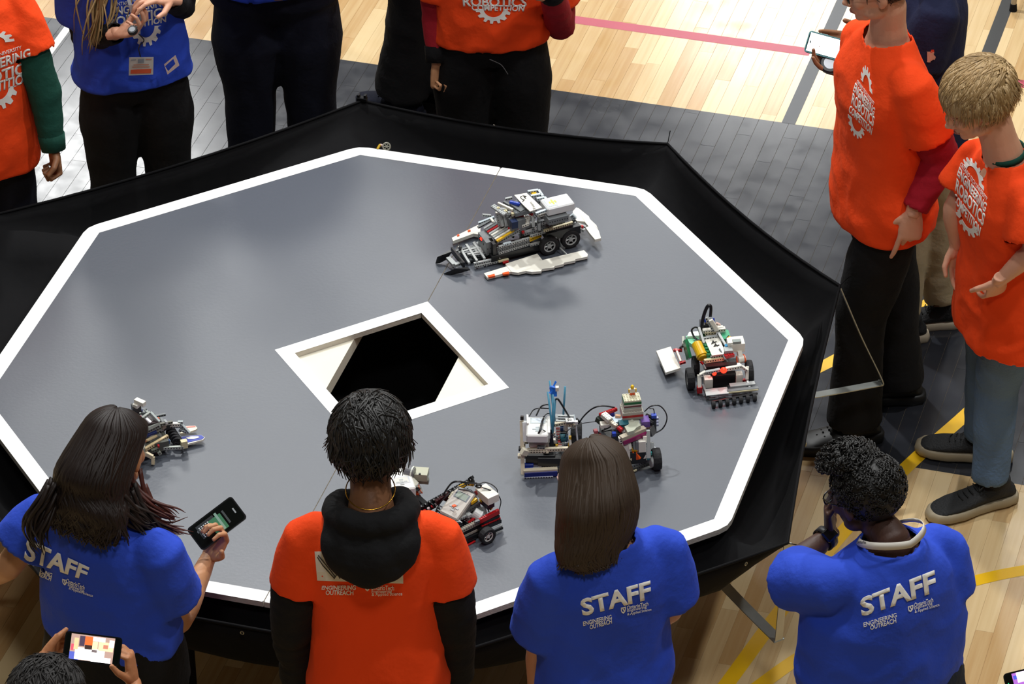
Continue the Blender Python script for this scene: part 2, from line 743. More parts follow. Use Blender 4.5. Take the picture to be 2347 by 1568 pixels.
bm = bmesh.new()
NU, NV = 14, 14
grid = []
for k in range(8):
    for iu in range(NU):
        t = iu / NU
        rim = rim_pt(k, t)
        a0, a1 = octpts(1.185)[k], octpts(1.185)[(k + 1) % 8]
        inn = a0.lerp(a1, t)
        inn.z = TZ - TH - 0.004
        col = []
        s = 4 * t * (1 - t)
        for iv in range(NV + 1):
            v = iv / NV
            p = inn.lerp(rim, v)
            sag = (1 - abs(2 * v - 1) ** 2.6) * (0.05 + 0.13 * s ** .6)
            cx = noise.noise(Vector((p.x * 3.1, p.y * 3.1, 1.7)))
            cy = noise.noise(Vector((p.x * 7.3, p.y * 7.3, 4.2)))
            p.z -= sag * (1 + 0.18 * cx)
            amp = math.sin(math.pi * v)
            p.z += 0.02 * cy * amp
            p.x += 0.014 * noise.noise(Vector((p.x * 9, p.y * 9, 9))) * amp
            if k in (6, 7) and v > .2:      # slack, rumpled stretch by the far left side
                p.z += 0.06 * amp * (0.5 + noise.noise(Vector((p.x * 2.2 + 4, p.y * 5.0, 2))))
            col.append(bm.verts.new(p))
        grid.append(col)
n = len(grid)
for i in range(n):
    for j in range(NV):
        bm.faces.new((grid[i][j], grid[(i + 1) % n][j], grid[(i + 1) % n][j + 1], grid[i][j + 1]))
o = bm_obj('trough_sheet', bm, blackcl, trough, smooth=True)
solidify(o, 0.002, 0)
# hem cord along the rim
bm = bmesh.new()
pts = [rim_pt(k, i / 10) for k in range(8) for i in range(10)]
pts.append(pts[0].copy())
add_tube(bm, pts, 0.005, 6, cap=False)
bm_obj('hem_cord', bm, blackcl, trough, smooth=True)
# brass eyelets in the outer wall
eye = mat('dull_brass_eyelet', 'a9a58c', rough=0.35, metal=.8)
for k, t in ((3, .42), (3, .12), (4, .5), (1, .2), (1, .48), (2, .6), (0, .45), (7, .3), (5, .5)):
    p = rim_pt(k, t) + Vector((0, 0, -0.02))
    out = Vector((p.x, p.y, 0)).normalized()
    p += out * 0.004
    x, y = frame_from(out)
    bm = bmesh.new()
    add_tube(bm, [p + x * (0.005 * math.cos(a)) + y * (0.005 * math.sin(a)) for a in [i * math.pi / 6 for i in range(13)]], 0.0016, 6, cap=False)
    bm_obj('eyelet', bm, eye, trough)
# net below the hole
bm = bmesh.new()
g = []
for i in range(13):
    row = []
    for j in range(13):
        u, v = i / 12 * 2 - 1, j / 12 * 2 - 1
        x, y = u * 0.62 + (0.10 if u < 0 else 0) * 0, v * 0.85
        if x < 0:
            x *= 0.46
        z = 0.42 - 0.12 * (1 - u * u) * (1 - v * v) + 0.012 * noise.noise(Vector((x * 6, y * 6, 0)))
        row.append(bm.verts.new((x, y, z)))
    g.append(row)
for i in range(12):
    for j in range(12):
        bm.faces.new((g[i][j], g[i + 1][j], g[i + 1][j + 1], g[i][j + 1]))
o = bm_obj('catch_sheet', bm, mat('black_felt', '0c0c0e', rough=.95, spec=.1), None, smooth=True)
solidify(o, .003, 0)
tag(o, 'black cloth slung beneath the diamond shaped hole', 'cloth')

strapm = mat('galvanised_steel_strap', 'aeb2ae', rough=0.38, metal=.75, var=.12, vscale=25)


def strap(p_in, p_out, p_up, w=0.034):
    """flat strap out from the frame, bent up at its end to hold the cloth corner"""
    a, b_, c = Vector(p_in), Vector(p_out), Vector(p_up)
    d = (b_ - a).normalized()
    side = Vector((-d.y, d.x, 0)).normalized()
    path = [a, a.lerp(b_, .5) + Vector((0, 0, -.006)), b_ - d * 0.02, b_ - d * 0.004 + Vector((0, 0, .004)), b_ + Vector((0, 0, 0.02)), b_.lerp(c, .5), c]
    path = smoothcurve(path, 5)
    bm = bmesh.new()
    rings = []
    k = len(path)
    for i, p in enumerate(path):
        t = (path[min(i + 1, k - 1)] - path[max(i - 1, 0)]).normalized()
        nn = t.cross(side).normalized()
        hw, ht = w / 2, 0.0016
        if i > k * .55:
            hw *= 0.75
        rings.append([p + side * hw + nn * ht, p - side * hw + nn * ht, p - side * hw - nn * ht, p + side * hw - nn * ht])
    add_loft(bm, rings)
    return bm_obj('support_strap', bm, strapm, trough, label='silver bent metal strap')


for k in range(8):
    a = math.radians(112.5 - 45 * k)
    c = rim_pt(k, 0)
    zb = 0.365
    if k == 2:
        po = Vector((1.41, .82, zb))
        pi_ = Vector((.98, .54, zb + .02))
    elif k == 3:
        po = Vector((1.395, -.565, zb))
        pi_ = Vector((1.04, -.22, zb + .01))
    else:
        po = Vector((1.52 * math.cos(a), 1.52 * math.sin(a), zb))
        pi_ = Vector((1.02 * math.cos(a), 1.02 * math.sin(a), zb + .02))
    strap(pi_, po, c - Vector((0, 0, .004)), 0.03 if k == 2 else 0.036)
# loose wire ends at the corners
for k, (dx, dy, dz) in ((1, (.01, .0, .05)), (3, (.10, .01, .0)), (2, (.03, .03, .02))):
    c = rim_pt(k, 0)
    bm = bmesh.new()
    add_tube(bm, smoothcurve([c, c + Vector((dx * .3, dy, dz * .5 - .008)), c + Vector((dx * .8, dy, dz)), c + Vector((dx, dy, dz + .004))], 5), 0.0016, 5)
    bm_obj('loose_thread', bm, blackcl, trough)
# clamp on the far left corner
c = rim_pt(0, 0)
bm = bmesh.new()
add_box(bm, c + Vector((0, 0, .008)), (.035, .02, .014), bevel=.002)
add_box(bm, c + Vector((-.012, 0, .018)), (.008, .014, .012))
add_box(bm, c + Vector((.012, 0, .02)), (.008, .014, .012))
bm_obj('corner_clamp', bm, legm, trough)

# ------------------------------------------------------------------ PEOPLE
def skin(name, c, r=0.5):
    return mat('skin_' + name, c, rough=r, spec=0.35, var=.07, vscale=14, bump=.08, bscale=120)


SK_LIGHT = skin('fair', 'd9a184')
SK_TAN = skin('tan', 'c18d66')
SK_BROWN = skin('brown', '8f6244')
SK_DARK = skin('dark', '4a3128')
SK_MED = skin('medium', 'b57a54')
ORANGE = cloth('orange_cotton', 'ff4a14', bump=.2)
BLUE = cloth('royal_blue_cotton', '2f4fca', bump=.2)
NAVY = cloth('navy_cotton', '1d2340')
BLACK = cloth('black_cotton', '141416', var=.1)
BLACK2 = cloth('black_sweat_fabric', '101012', var=.1)
NAVYP = cloth('dark_navy_trouser_fabric', '0e1120', var=.1)
RED = cloth('dark_red_cotton', '9e1224')
RED2 = cloth('bright_red_cotton', 'a81f2c')
GREEN = cloth('dark_green_fleece', '17463a')
JEANS = mat('blue_denim', '5f7899', rough=.9, spec=.2, var=.28, vscale=5, bump=.4, bscale=80)
JEANSD = mat('dark_denim', '242c3c', rough=.9, spec=.2, var=.25, vscale=6, bump=.4, bscale=80)
GREYP = cloth('grey_trousers', '4f5355')
KHAKI = cloth('khaki_twill', 'b9a98a')
PRINT = mat('white_shirt_print', 'f6f3ec', rough=.8, spec=.2)
HAIR_BLACK = mat('black_hair', '100e0d', rough=.5, spec=.5, bump=.3, bscale=60, stretch=(1, 1, .25))
HAIR_DKBROWN = mat('dark_brown_hair', '1f1512', rough=.55, spec=.35, var=.3, vscale=6)
HAIR_RED = mat('reddish_brown_hair', '4a1f17', rough=.45, spec=.45, var=.3, vscale=6)
HAIR_BROWN = mat('brown_hair', '3d3025', rough=.6, spec=.3, var=.3, vscale=6)
HAIR_BLOND = mat('blond_hair', 'b0946a', rough=.5, spec=.4, var=.4, vscale=12)
HAIR_BLOND2 = mat('dirty_blond_hair', '96794f', rough=.5, spec=.4, var=.35, vscale=12)
EYEW = mat('eye_white', 'e8e4de', rough=.2)
IRIS = mat('eye_iris', '2a1d14', rough=.15)
LIP = mat('lip', 'b06a5a', rough=.45)
GOLD = mat('gold_chain_metal', 'd6a33a', rough=.25, metal=1.0)
GLASSM = mat('spectacle_frame_black', '0c0c0e', rough=.25)
LENS = mat('spectacle_lens', 'dfe8f0', rough=.05, trans=.9)
SOLE_W = mat('worn_white_sole', 'b8ab95', rough=.7, var=.2, vscale=20)
SOLE_G = mat('pale_air_sole', 'a89a80', rough=.5)
SHOE_B = mat('black_knit_shoe', '1c1d1f', rough=.75, bump=.4, bscale=150)
CROC = mat('black_foam_clog', '121214', rough=.5)
WHITESH = mat('white_sneaker', 'd8cfbb', rough=.6, var=.1)


def Mframe(origin, right, fwd, up):
    return Matrix(((right.x, fwd.x, up.x, origin.x), (right.y, fwd.y, up.y, origin.y), (right.z, fwd.z, up.z, origin.z), (0, 0, 0, 1)))


def hand_bm(wrist, direction, palmn, side, s=1.0, curl=(.35, .4, .45, .5), thumb=.5, spread=1.0, thumbout=1.0):
    """five fingered hand. direction wrist->fingers, palmn palm normal (curl side), side +1 thumb on +x"""
    d = Vector(direction).normalized()
    pn = Vector(palmn)
    pn = (pn - d * d.dot(pn)).normalized()
    x = d.cross(pn) * side      # towards the thumb
    w = Vector(wrist)

    def P(u, v, n):
        return w + (x * u + d * v + pn * n) * s
    bm = bmesh.new()
    # palm
    sx = x
    add_tube(bm, [P(0, -.035, 0), P(0, 0, 0), P(.001, .03, 0), P(0, .06, 0), P(-.002, .085, -.001), P(-.002, .094, -.001)],
             [(.026 * s, .020 * s), (.026 * s, .018 * s), (.036 * s, .017 * s), (.040 * s, .015 * s), (.039 * s, .013 * s), (.034 * s, .010 * s)], 14, side=sx)
    add_ell(bm, (0, 0, 0), (1, 1, 1), Matrix.Translation(P(.022, .03, .008)) @ Matrix.Diagonal((.014 * s, .014 * s, .014 * s, 1)) @ Matrix.Scale(1.3, 4, d), 12, 8)
    base = [(.029, .088), (.010, .093), (-.010, .090), (-.028, .081)]
    lens = [(.040, .024, .020), (.044, .028, .021), (.041, .026, .020), (.032, .020, .018)]
    rad = [.0088, .0090, .0084, .0075]
    for i in range(4):
        u, v = base[i]
        a = 0.0
        p = P(u * .95, v - .018, 0)
        pts = [p, P(u, v, -.001)]
        cur = P(u, v, -.001)
        spr = (1.5 - i) * .07 * spread
        for k, L in enumerate(lens[i]):
            a += curl[i] * (1.0 if k == 0 else 1.15)
            dd = (d * math.cos(a) + pn * math.sin(a) + x * math.sin(spr) * max(0.2, math.cos(a))).normalized()
            cur = cur + dd * L * s
            pts.append(cur.copy())
        r = rad[i] * s
        add_tube(bm, pts, [r, r * 1.02, r * .98, r * .9, r * .68], 10)
        add_ell(bm, (0, 0, 0), (r * .78,) * 3, Matrix.Translation(pts[-1]), 8, 6)
    # thumb from the side of the palm near its base
    t0, t1 = P(.020, .018, .004), P(.040, .034, .010)
    td = (x * (.75 * thumbout) + d * .75 + pn * (.25 + thumb * .6)).normalized()
    t2 = t1 + td * .036 * s
    td2 = (x * (.45 * thumbout - thumb * .5) + d * .85 + pn * (.2 + thumb * .7)).normalized()
    t3 = t2 + td2 * .029 * s
    add_tube(bm, [t0, t1, t2, t3], [.015 * s, .0125 * s, .0105 * s, .0078 * s], 10)
    add_ell(bm, (0, 0, 0), (.0085 * s,) * 3, Matrix.Translation(t3), 8, 6)
    return remesh(bm, .0032 * s if s > .9 else .003, 3, .5)


def head_bm(M, s=1.0, neck_to=None, voxel=.0042, female=False):
    """head in its own frame (z up, y towards the face), height .232"""
    bm = bmesh.new()
    D = M @ Matrix.Scale(s, 4)

    def E(c, r):
        add_ell(bm, c, r, D, 24, 16)
    E((0, -.016, .032), (.076, .094, .083))
    E((0, .018, .0), (.066, .074, .085))
    E((0, .034, -.040), (.054, .056, .066))
    E((0, .050, -.080), (.034, .034, .030))
    E((0, .072, -.092), (.018, .015, .016))
    for sx in (-1, 1):
        E((sx * .034, .066, -.022), (.022, .022, .024))      # cheek
        E((sx * .044, .022, -.066), (.020, .034, .024))      # jaw
        E((sx * .028, .080, .022), (.022, .013, .009))       # brow
        E((sx * .078, -.004, -.008), (.010, .017, .030))     # ear
        E((sx * .074, .002, -.028), (.010, .012, .016))
        E((sx * .011, .096, -.040), (.008, .009, .007))      # nostril wing
    E((0, .096, -.018), (.010, .013, .026))
    E((0, .106, -.034), (.011, .012, .010))
    E((0, .086, -.062), (.022, .010, .006))
    E((0, .084, -.071), (.019, .010, .006))
    if neck_to is not None:
        p0 = D @ Vector((0, -.012, -.02))
        p1 = D @ Vector((0, -.022, -.085))
        r = .056 * s * (0.9 if female else 1)
        nt = Vector(neck_to)
        add_tube(bm, [p0, p1, p1.lerp(nt, .5), nt, nt + Vector((0, 0, -.05))], [r * .95, r, r, r * 1.15, r * 1.5], 18)
    return remesh(bm, voxel, 4, .5)


def fold_noise(bm, Minv, amp, seed, hem=None, vert=2.2, hz=7.0, wrinkle=1.0):
    off = Vector((seed * 3.7, seed * 1.3, seed * 2.1))
    bm.normal_update()
    for v in bm.verts:
        l = Minv @ v.co
        a = noise.noise(Vector((l.x * hz, l.y * hz, l.z * vert)) + off)
        b = noise.noise(Vector((l.x * 5 + l.z * 9, l.y * 6, l.z * 4 - l.x * 7)) + off * 2)
        c = 1 - abs(noise.noise(Vector((l.x * 10 - l.z * 6, l.y * 9, l.z * 8 + l.x * 5)) + off * 3)) * 2.2
        k = 1.0
        if hem is not None:
            k = 0.85 + 0.9 * max(0.0, min(1.0, (hem + .28 - l.z) / .28))
        v.co += v.normal * (amp * k * (a * .9 + b * .7 * wrinkle + max(0, c) * .55 * wrinkle))


def cut_cap(bm, center, axis, rad, eps=0.004):
    """open a closed garment: drop the faces beyond the plane (center, axis) near center"""
    c, a = Vector(center), Vector(axis).normalized()
    kill = []
    bm.normal_update()
    for f in bm.faces:
        q = f.calc_center_median() - c
        t = q.dot(a)
        if -.03 - eps < t < .05 and f.normal.dot(a) > .60 and (q - a * t).length < rad:
            kill.append(f)
    bmesh.ops.delete(bm, geom=kill, context='FACES')


class Person:
    def __init__(s, label, base, fwd, height=1.7, girth=1.0, lod=1.0, skin_m=SK_LIGHT, female=False, lean=(0, 0), seed=1, chest=1.0, belly=1.0, shoulder=1.0, group=None):
        s.H = height
        s.k = height / 1.72
        s.g = girth
        s.lod = lod
        s.seed = seed
        s.female = female
        s.skin = skin_m
        s.base = Vector((base[0], base[1], 0))
        f = Vector((fwd[0], fwd[1], 0)).normalized()
        s.f = f
        s.r = Vector((f.y, -f.x, 0))
        s.M = Mframe(s.base, s.r, f, Vector((0, 0, 1)))
        s.Mi = s.M.inverted()
        s.lean = lean       # sideways, forward shift of the shoulders
        s.chest, s.belly, s.sh = chest, belly, shoulder
        s.root = thing('person', label, 'person', tuple(s.base))
        k = s.k
        sw = .168 * k * shoulder
        s.J = {'hip': (.09 * k, 0, .90 * k), 'knee': (.10 * k, .015 * k, .49 * k), 'ankle': (.11 * k, -.02 * k, .09 * k),
               'sho': (sw, -.01 * k, 1.382 * k), 'elb': (sw + .075 * k, -.02 * k, 1.10 * k), 'wri': (sw + .10 * k, .04 * k, .865 * k)}
        s.P = {}
        for n, v in s.J.items():
            for sd, nm in ((-1, 'L'), (1, 'R')):
                q = Vector((v[0] * sd, v[1], v[2]))
                if n in ('sho',):
                    q += s.shift(q.z)
                s.P[n + nm] = s.M @ q
        for n in ('elb', 'wri'):
            for nm in 'LR':
                s.P[n + nm] += s.M.to_3x3() @ s.shift(1.4 * k)
        s.neck = s.M @ (Vector((0, -.012 * k, 1.475 * k)) + s.shift(1.475 * k))
        s.headc = s.M @ (Vector((0, .035 * k, (1.72 - .115) * k)) + s.shift(1.6 * k))
        s.headdir = None

    def shift(s, z):
        t = max(0, (z / s.k - .95) / .5)
        return Vector((s.lean[0] * t, s.lean[1] * t, 0))

    def Jp(s, name, px, py, dd=0.0):
        """joint at pixel, dd metres further from the camera than the person's base"""
        s.P[name] = W(px, py, depth_of(s.base) + dd)
        return s.P[name]

    def set_head(s, fwd=None, pitch=0.0, roll=0.0, pos=None, size=1.0):
        f = Vector((fwd[0], fwd[1], 0)).normalized() if fwd else s.f
        r = Vector((f.y, -f.x, 0))
        if pos is not None:
            s.headc = Vector(pos)
        M = Mframe(s.headc, r, f, Vector((0, 0, 1)))
        s.HM = M @ Matrix.Rotation(-pitch, 4, 'X') @ Matrix.Rotation(roll, 4, 'Y')
        s.hs = size * (s.k ** .35)
        return s

    # ---- torso rings (local): z, half width, half depth, y offset
    def torso_rings(s, kind):
        k, g = s.k, s.g
        fem = s.female
        base = [(.80, .172, .118, 0), (.88, .176, .124, -.005), (.96, .166, .118, 0), (1.05, .152, .106, .006), (1.15, .158, .108, .006),
                (1.25, .172, .116, .006), (1.31, .174, .112, .0), (1.36, .166, .098, -.006), (1.40, .140, .084, -.010), (1.435, .104, .070, -.014), (1.465, .076, .062, -.018), (1.50, .060, .058, -.02)]
        out = []
        for z, a, b, y in base:
            if z < 1.2:
                gg = s.g * (1 + (s.belly - 1) * math.exp(-((z - 1.05) / .17) ** 2))
            else:
                gg = 1 + (s.g - 1) * .6 * s.chest
            a2, b2 = a * gg, b * (gg ** 1.2)
            if z > 1.3:
                a2 = a * (s.sh * .6 + .4)
            out.append([z * k, a2 * k, b2 * k, y * k])
        return out

    def ring_pts(s, z, a, b, y, n=28, p=2.4):
        pts = []
        sh = s.shift(z)
        for i in range(n):
            t = 2 * math.pi * i / n
            c, q = math.cos(t), math.sin(t)
            X = a * (abs(c) ** (2 / p)) * (1 if c >= 0 else -1)
            Y = b * (abs(q) ** (2 / p)) * (1 if q >= 0 else -1)
            pts.append(s.M @ (Vector((X, Y + y, z)) + sh))
        return pts

    def body(s, hands=True, arms=True):
        """one continuous skin mesh: trunk, neck, head, arms, legs and hands"""
        k = s.k
        bm = bmesh.new()
        rings = []
        for z, a, b, y in s.torso_rings('body'):
            if z > 1.44 * k:
                continue
            rings.append(s.ring_pts(z, a * (.82 if z > 1.2 * k else .76), b * (.76 if z > 1.2 * k else .72), y, 18))
        add_loft(bm, rings)
        add_tube(bm, [s.M @ (Vector((0, -.01, 1.36 * k)) + s.shift(1.36 * k)), s.neck, s.neck.lerp(s.HM @ Vector((0, -.02, -.07)), .6)], [.075 * k, .055 * k, .048 * k], 14)
        for nm in 'LR':
            sh, el, wr = s.P['sho' + nm], s.P['elb' + nm], s.P['wri' + nm]
            ga = 1 + (s.g - 1) * .7
            add_tube(bm, [s.neck.lerp(sh, .45) - Vector((0, 0, .075 * k)), sh - Vector((0, 0, .015)), sh.lerp(el, .35), el, el.lerp(wr, .25), el.lerp(wr, .75), wr, wr + (wr - el).normalized() * .02],
                     [.03 * k, .036 * k * ga, .040 * k * ga, .037 * k * ga, .039 * k * ga, .029 * k * ga ** .5, .0245 * k, .024 * k], 14)
            hp, kn, an = s.P['hip' + nm], s.P['knee' + nm], s.P['ankle' + nm]
            add_tube(bm, [hp + Vector((0, 0, .05)), hp, hp.lerp(kn, .5), kn, kn.lerp(an, .35), an], [.075 * k, .078 * k, .062 * k, .048 * k, .05 * k, .034 * k], 12)
        out = remesh(bm, .011 * s.lod, 3, .5)
        hb = head_bm(s.HM, s.hs, s.neck + Vector((0, 0, -.02)), voxel=.0045 * s.lod, female=s.female)
        join_bm(out, hb)
        for hbm in getattr(s, 'handbms', []):
            join_bm(out, hbm)
        o = bm_obj('body', out, s.skin, s.root, smooth=True)
        s.bodyo = o
        return o

    def hand(s, nm, direction=None, palmn=None, curl=(.35, .4, .45, .5), thumb=.5, s_=None, thumbout=1.0, spread=1.0):
        wr, el = s.P['wri' + nm], s.P['elb' + nm]
        d = Vector(direction) if direction is not None else (wr - el)
        pn = Vector(palmn) if palmn is not None else (s.r * (1 if nm == 'L' else -1))
        # thumb side: forward by default
        x = d.normalized().cross((pn - d.normalized() * pn.dot(d.normalized())).normalized())
        want = getattr(s, 'thumbdir', None) or s.f
        side = 1 if x.dot(want) >= 0 else -1
        if not hasattr(s, 'handbms'):
            s.handbms = []
        s.handbms.append(hand_bm(wr, d, pn, side, (s_ or s.k), curl, thumb, spread, thumbout))
        s.thumbdir = None

    def face(s, gaze_down=True, brow=None, lips=True):
        D = s.HM @ Matrix.Scale(s.hs, 4)
        for sx in (-1, 1):
            bm = bmesh.new()
            add_ell(bm, (sx * .030, .078, .002), (.0125, .0105, .0085), D, 14, 10)
            o = bm_obj('eye', bm, EYEW if not gaze_down else s.skin, s.root, smooth=True)
            bm = bmesh.new()
            if gaze_down:
                add_tube(bm, [D @ Vector((sx * .030 + t * .011, .0885 - abs(t) * .002, -.003 + abs(t) * .0015)) for t in (-1, -.5, 0, .5, 1)], .0012, 5)
                bm_obj('eyelashes', bm, brow or HAIR_BROWN, s.root)
            else:
                add_ell(bm, (sx * .030, .0865, .001), (.0055, .0035, .0055), D, 10, 8)
                bm_obj('iris', bm, IRIS, s.root)
            bm = bmesh.new()
            add_tube(bm, [D @ Vector((sx * (.012 + t * .034), .0925 - t * .012, .022 + math.sin(t * 3) * .005)) for t in (0, .3, .6, 1)], [(.0015, .004), (.0015, .0045), (.0015, .004), (.001, .001)], 6)
            bm_obj('eyebrow', bm, brow or HAIR_BROWN, s.root)
        if lips:
            bm = bmesh.new()
            add_tube(bm, [D @ Vector((t * .021, .0965 - abs(t) * .010, -.0645 + abs(t) * .001)) for t in (-1, -.5, 0, .5, 1)], [(.001, .001), (.003, .0025), (.0035, .003), (.003, .0025), (.001, .001)], 6)
            add_tube(bm, [D @ Vector((t * .018, .0955 - abs(t) * .010, -.0705 + abs(t) * .001)) for t in (-1, -.5, 0, .5, 1)], [(.001, .001), (.003, .003), (.0035, .0035), (.003, .003), (.001, .001)], 6)
            bm_obj('lips', bm, LIP, s.root, smooth=True)

    def glasses(s, m=GLASSM, name='spectacles'):
        D = s.HM @ Matrix.Scale(s.hs, 4)
        bm = bmesh.new()
        for sx in (-1, 1):
            ring = []
            for i in range(17):
                a = 2 * math.pi * i / 16
                ca, sa = math.cos(a), math.sin(a)
                ring.append(D @ Vector((sx * .033 + .023 * abs(ca) ** .7 * (1 if ca >= 0 else -1), .103 - abs(sx * .033 + .02 * ca) * .12, .002 + .016 * abs(sa) ** .7 * (1 if sa >= 0 else -1))))
            add_tube(bm, ring, .0021, 6, cap=False)
            add_tube(bm, [D @ Vector((sx * .057, .097, .010)), D @ Vector((sx * .080, .05, .010)), D @ Vector((sx * .084, .0, .006)), D @ Vector((sx * .082, -.018, -.008))], .002, 6)
        add_tube(bm, [D @ Vector((-.011, .104, .006)), D @ Vector((.011, .104, .006))], .002, 6)
        o = bm_obj(name, bm, m, s.root)
        bm = bmesh.new()
        for sx in (-1, 1):
            vs = [bm.verts.new(D @ Vector((sx * .033 + .022 * math.cos(a), .1025 - abs(sx * .033) * .12, .002 + .015 * math.sin(a)))) for a in [i * math.pi / 6 for i in range(12)]]
            bm.faces.new(vs)
        o2 = bm_obj('lens', bm, LENS, o)
        solidify(o2, .001, 0)

    def shirt(s, m, hem=.84, sleeve=.62, loose=1.0, amp=.006, name='shirt', neckr=.078, hemflare=1.05, neckz=1.478, sleever=1.0, sleeves=True, voxel=.0095, tuck=0, thick=.003, wrinkle=1.0):
        k = s.k
        bm = bmesh.new()
        rings = []
        for z, a, b, y in s.torso_rings('shirt'):
            if z < hem * k - .001 or z > 1.49 * k:
                continue
            t = max(0, min(1, (1.15 * k - z) / (.3 * k)))
            fl = loose * (1 + (hemflare - 1) * t)
            a2 = a * fl if z < 1.35 * k else a * (loose * .5 + .5)
            if z < 1.3 * k:       # loose cloth does not follow the waist
                a2 = max(a2, .166 * k * (1 + (s.g - 1) * .8) * loose * (1 + (hemflare - 1) * t))
            rings.append((z, a2, b * fl, y))
        z, a, b, y = rings[0]
        if z > hem * k:
            rings.insert(0, (hem * k, a * 1.0, b, y))
        add_loft(bm, [s.ring_pts(*r) for r in rings])
        caps = []
        for nm in 'LR':
            sh, el = s.P['sho' + nm], s.P['elb' + nm]
            if sleeves:
                ga = (1 + (s.g - 1) * .7) * sleever
                end = sh.lerp(el, sleeve) if sleeve <= 1 else el
                inn = s.neck.lerp(sh, .35) - Vector((0, 0, .075 * k))
                up = s.neck.lerp(sh, .5) - Vector((0, 0, .045 * k))
                pts = [up, sh - (sh - up).normalized() * .03 * k, sh + (end - sh).normalized() * .02 * k - Vector((0, 0, .004)), sh.lerp(end, .45), sh.lerp(end, .75), end]
                rr = [.042 * k, .047 * k * ga, .056 * k * ga, .066 * k * ga, .070 * k * ga, .073 * k * ga]
                if sleeve > 1:
                    wr = s.P['wri' + nm]
                    f = sleeve - 1
                    e2 = el.lerp(wr, f)
                    pts = [up, sh, sh.lerp(el, .4), el - (el - sh).normalized() * .03, el + (e2 - el).normalized() * .02, el.lerp(e2, .5), e2]
                    rr = [.05 * k, .060 * k * ga, .058 * k * ga, .052 * k * ga, .050 * k * ga, .043 * k * ga, .036 * k * ga]
                    end = e2
                    caps.append((end, (e2 - el), .07 * k * ga))
                else:
                    caps.append((end, (el - sh), .10 * k * ga))
                add_tube(bm, pts, rr, 18)
                # armpit web
                add_tube(bm, [s.M @ (Vector(((1 if nm == 'R' else -1) * .10 * k, 0, 1.27 * k)) + s.shift(1.27 * k)), sh.lerp(end, .30) - Vector((0, 0, .015))], [.078 * k, .045 * k], 14)
        out = remesh(bm, voxel * s.lod, 5, .5)
        fold_noise(out, s.Mi, amp, s.seed, hem * k, wrinkle=wrinkle)
        for c, a, r in caps:
            cut_cap(out, c, a, r)
        cut_cap(out, s.M @ (Vector((0, 0, hem * k + .004)) + s.shift(hem * k)), (0, 0, -1), .5, .004)
        kill = [f for f in out.faces if (f.calc_center_median() - s.neck).length < neckr * k]
        bmesh.ops.delete(out, geom=kill, context='FACES')
        bmesh.ops.smooth_vert(out, verts=[v for v in out.verts if v.is_boundary], factor=.5, use_axis_x=True, use_axis_y=True, use_axis_z=True)
        bmesh.ops.smooth_vert(out, verts=[v for v in out.verts if v.is_boundary], factor=.5, use_axis_x=True, use_axis_y=True, use_axis_z=True)
        o = bm_obj(name, out, m, s.root, smooth=True)
        solidify(o, thick, -1)
        s.shirt_o = o
        return o

    def sleeves_under(s, m, name='sleeve', to=1.0, r=1.0, cuff=None, start=.45, amp=.004, sides='LR'):
        for nm in sides:
            k = s.k
            sh, el, wr = s.P['sho' + nm], s.P['elb' + nm], s.P['wri' + nm]
            bm = bmesh.new()
            e2 = el.lerp(wr, to)
            R = [.058, .055, .051, .050, .043, .037]
            add_tube(bm, [sh.lerp(el, start), sh.lerp(el, .8), el - (el - sh).normalized() * .02, el + (e2 - el).normalized() * .02, el.lerp(e2, .55), e2], [q * k * r for q in R], 18)
            out = remesh(bm, .008 * s.lod, 4, .5)
            d = (el - sh).normalized()
            off = Vector((s.seed, 2, 5))
            out.normal_update()
            for v in out.verts:
                w = noise.noise(v.co * 14 + off) + .7 * noise.noise(Vector((v.co.x * 8, v.co.y * 8, v.co.z * 38)) + off)
                v.co += v.normal * amp * w
            cut_cap(out, e2, wr - el, .06 * k)
            o = bm_obj(name, out, m, s.root, smooth=True)
            solidify(o, .003, -1)
            if cuff is not None:
                bm = bmesh.new()
                dd = (wr - el).normalized()
                add_tube(bm, [e2 - dd * .045 * k, e2 - dd * .02 * k, e2 + dd * .012 * k], [.041 * k * r, .040 * k * r, .037 * k * r], 18, cap=False)
                c = bm_obj('cuff', bm, cuff, o, smooth=True)
                solidify(c, .004, -1)

    def pants(s, m, waist=1.02, to=1.0, r=1.0, name='trousers', amp=.006, flare=1.0):
        k = s.k
        bm = bmesh.new()
        g = s.g * (1 + (s.belly - 1) * .5)
        rings = [(.80, .165, .112, -.004), (.87, .178 * g, .124 * g, -.008), (.93, .174 * g, .122 * g, -.004), (waist, .158 * g, .112 * g, 0)]
        add_loft(bm, [s.ring_pts(z * k, a * k, b * k, y * k) for z, a, b, y in rings])
        caps = []
        for nm in 'LR':
            hp, kn, an = s.P['hip' + nm], s.P['knee' + nm], s.P['ankle' + nm]
            an = kn.lerp(an, to)
            gg = 1 + (g - 1) * .6
            add_tube(bm, [hp + Vector((0, 0, .04)), hp - Vector((0, 0, .04)), hp.lerp(kn, .5), kn, kn.lerp(an, .5), an - Vector((0, 0, .01))],
                     [.088 * k * gg, .096 * k * gg, .086 * k * r * gg, .070 * k * r, .066 * k * r, .060 * k * r * flare], 20)
            caps.append((an, an - kn, .13))
        out = remesh(bm, .0105 * s.lod, 4, .5)
        fold_noise(out, s.Mi, amp, s.seed + 7, None, vert=3, hz=6)
        for c, a, rr in caps:
            cut_cap(out, c, a, rr, .008)
        o = bm_obj(name, out, m, s.root, smooth=True)
        solidify(o, .003, -1)
        return o

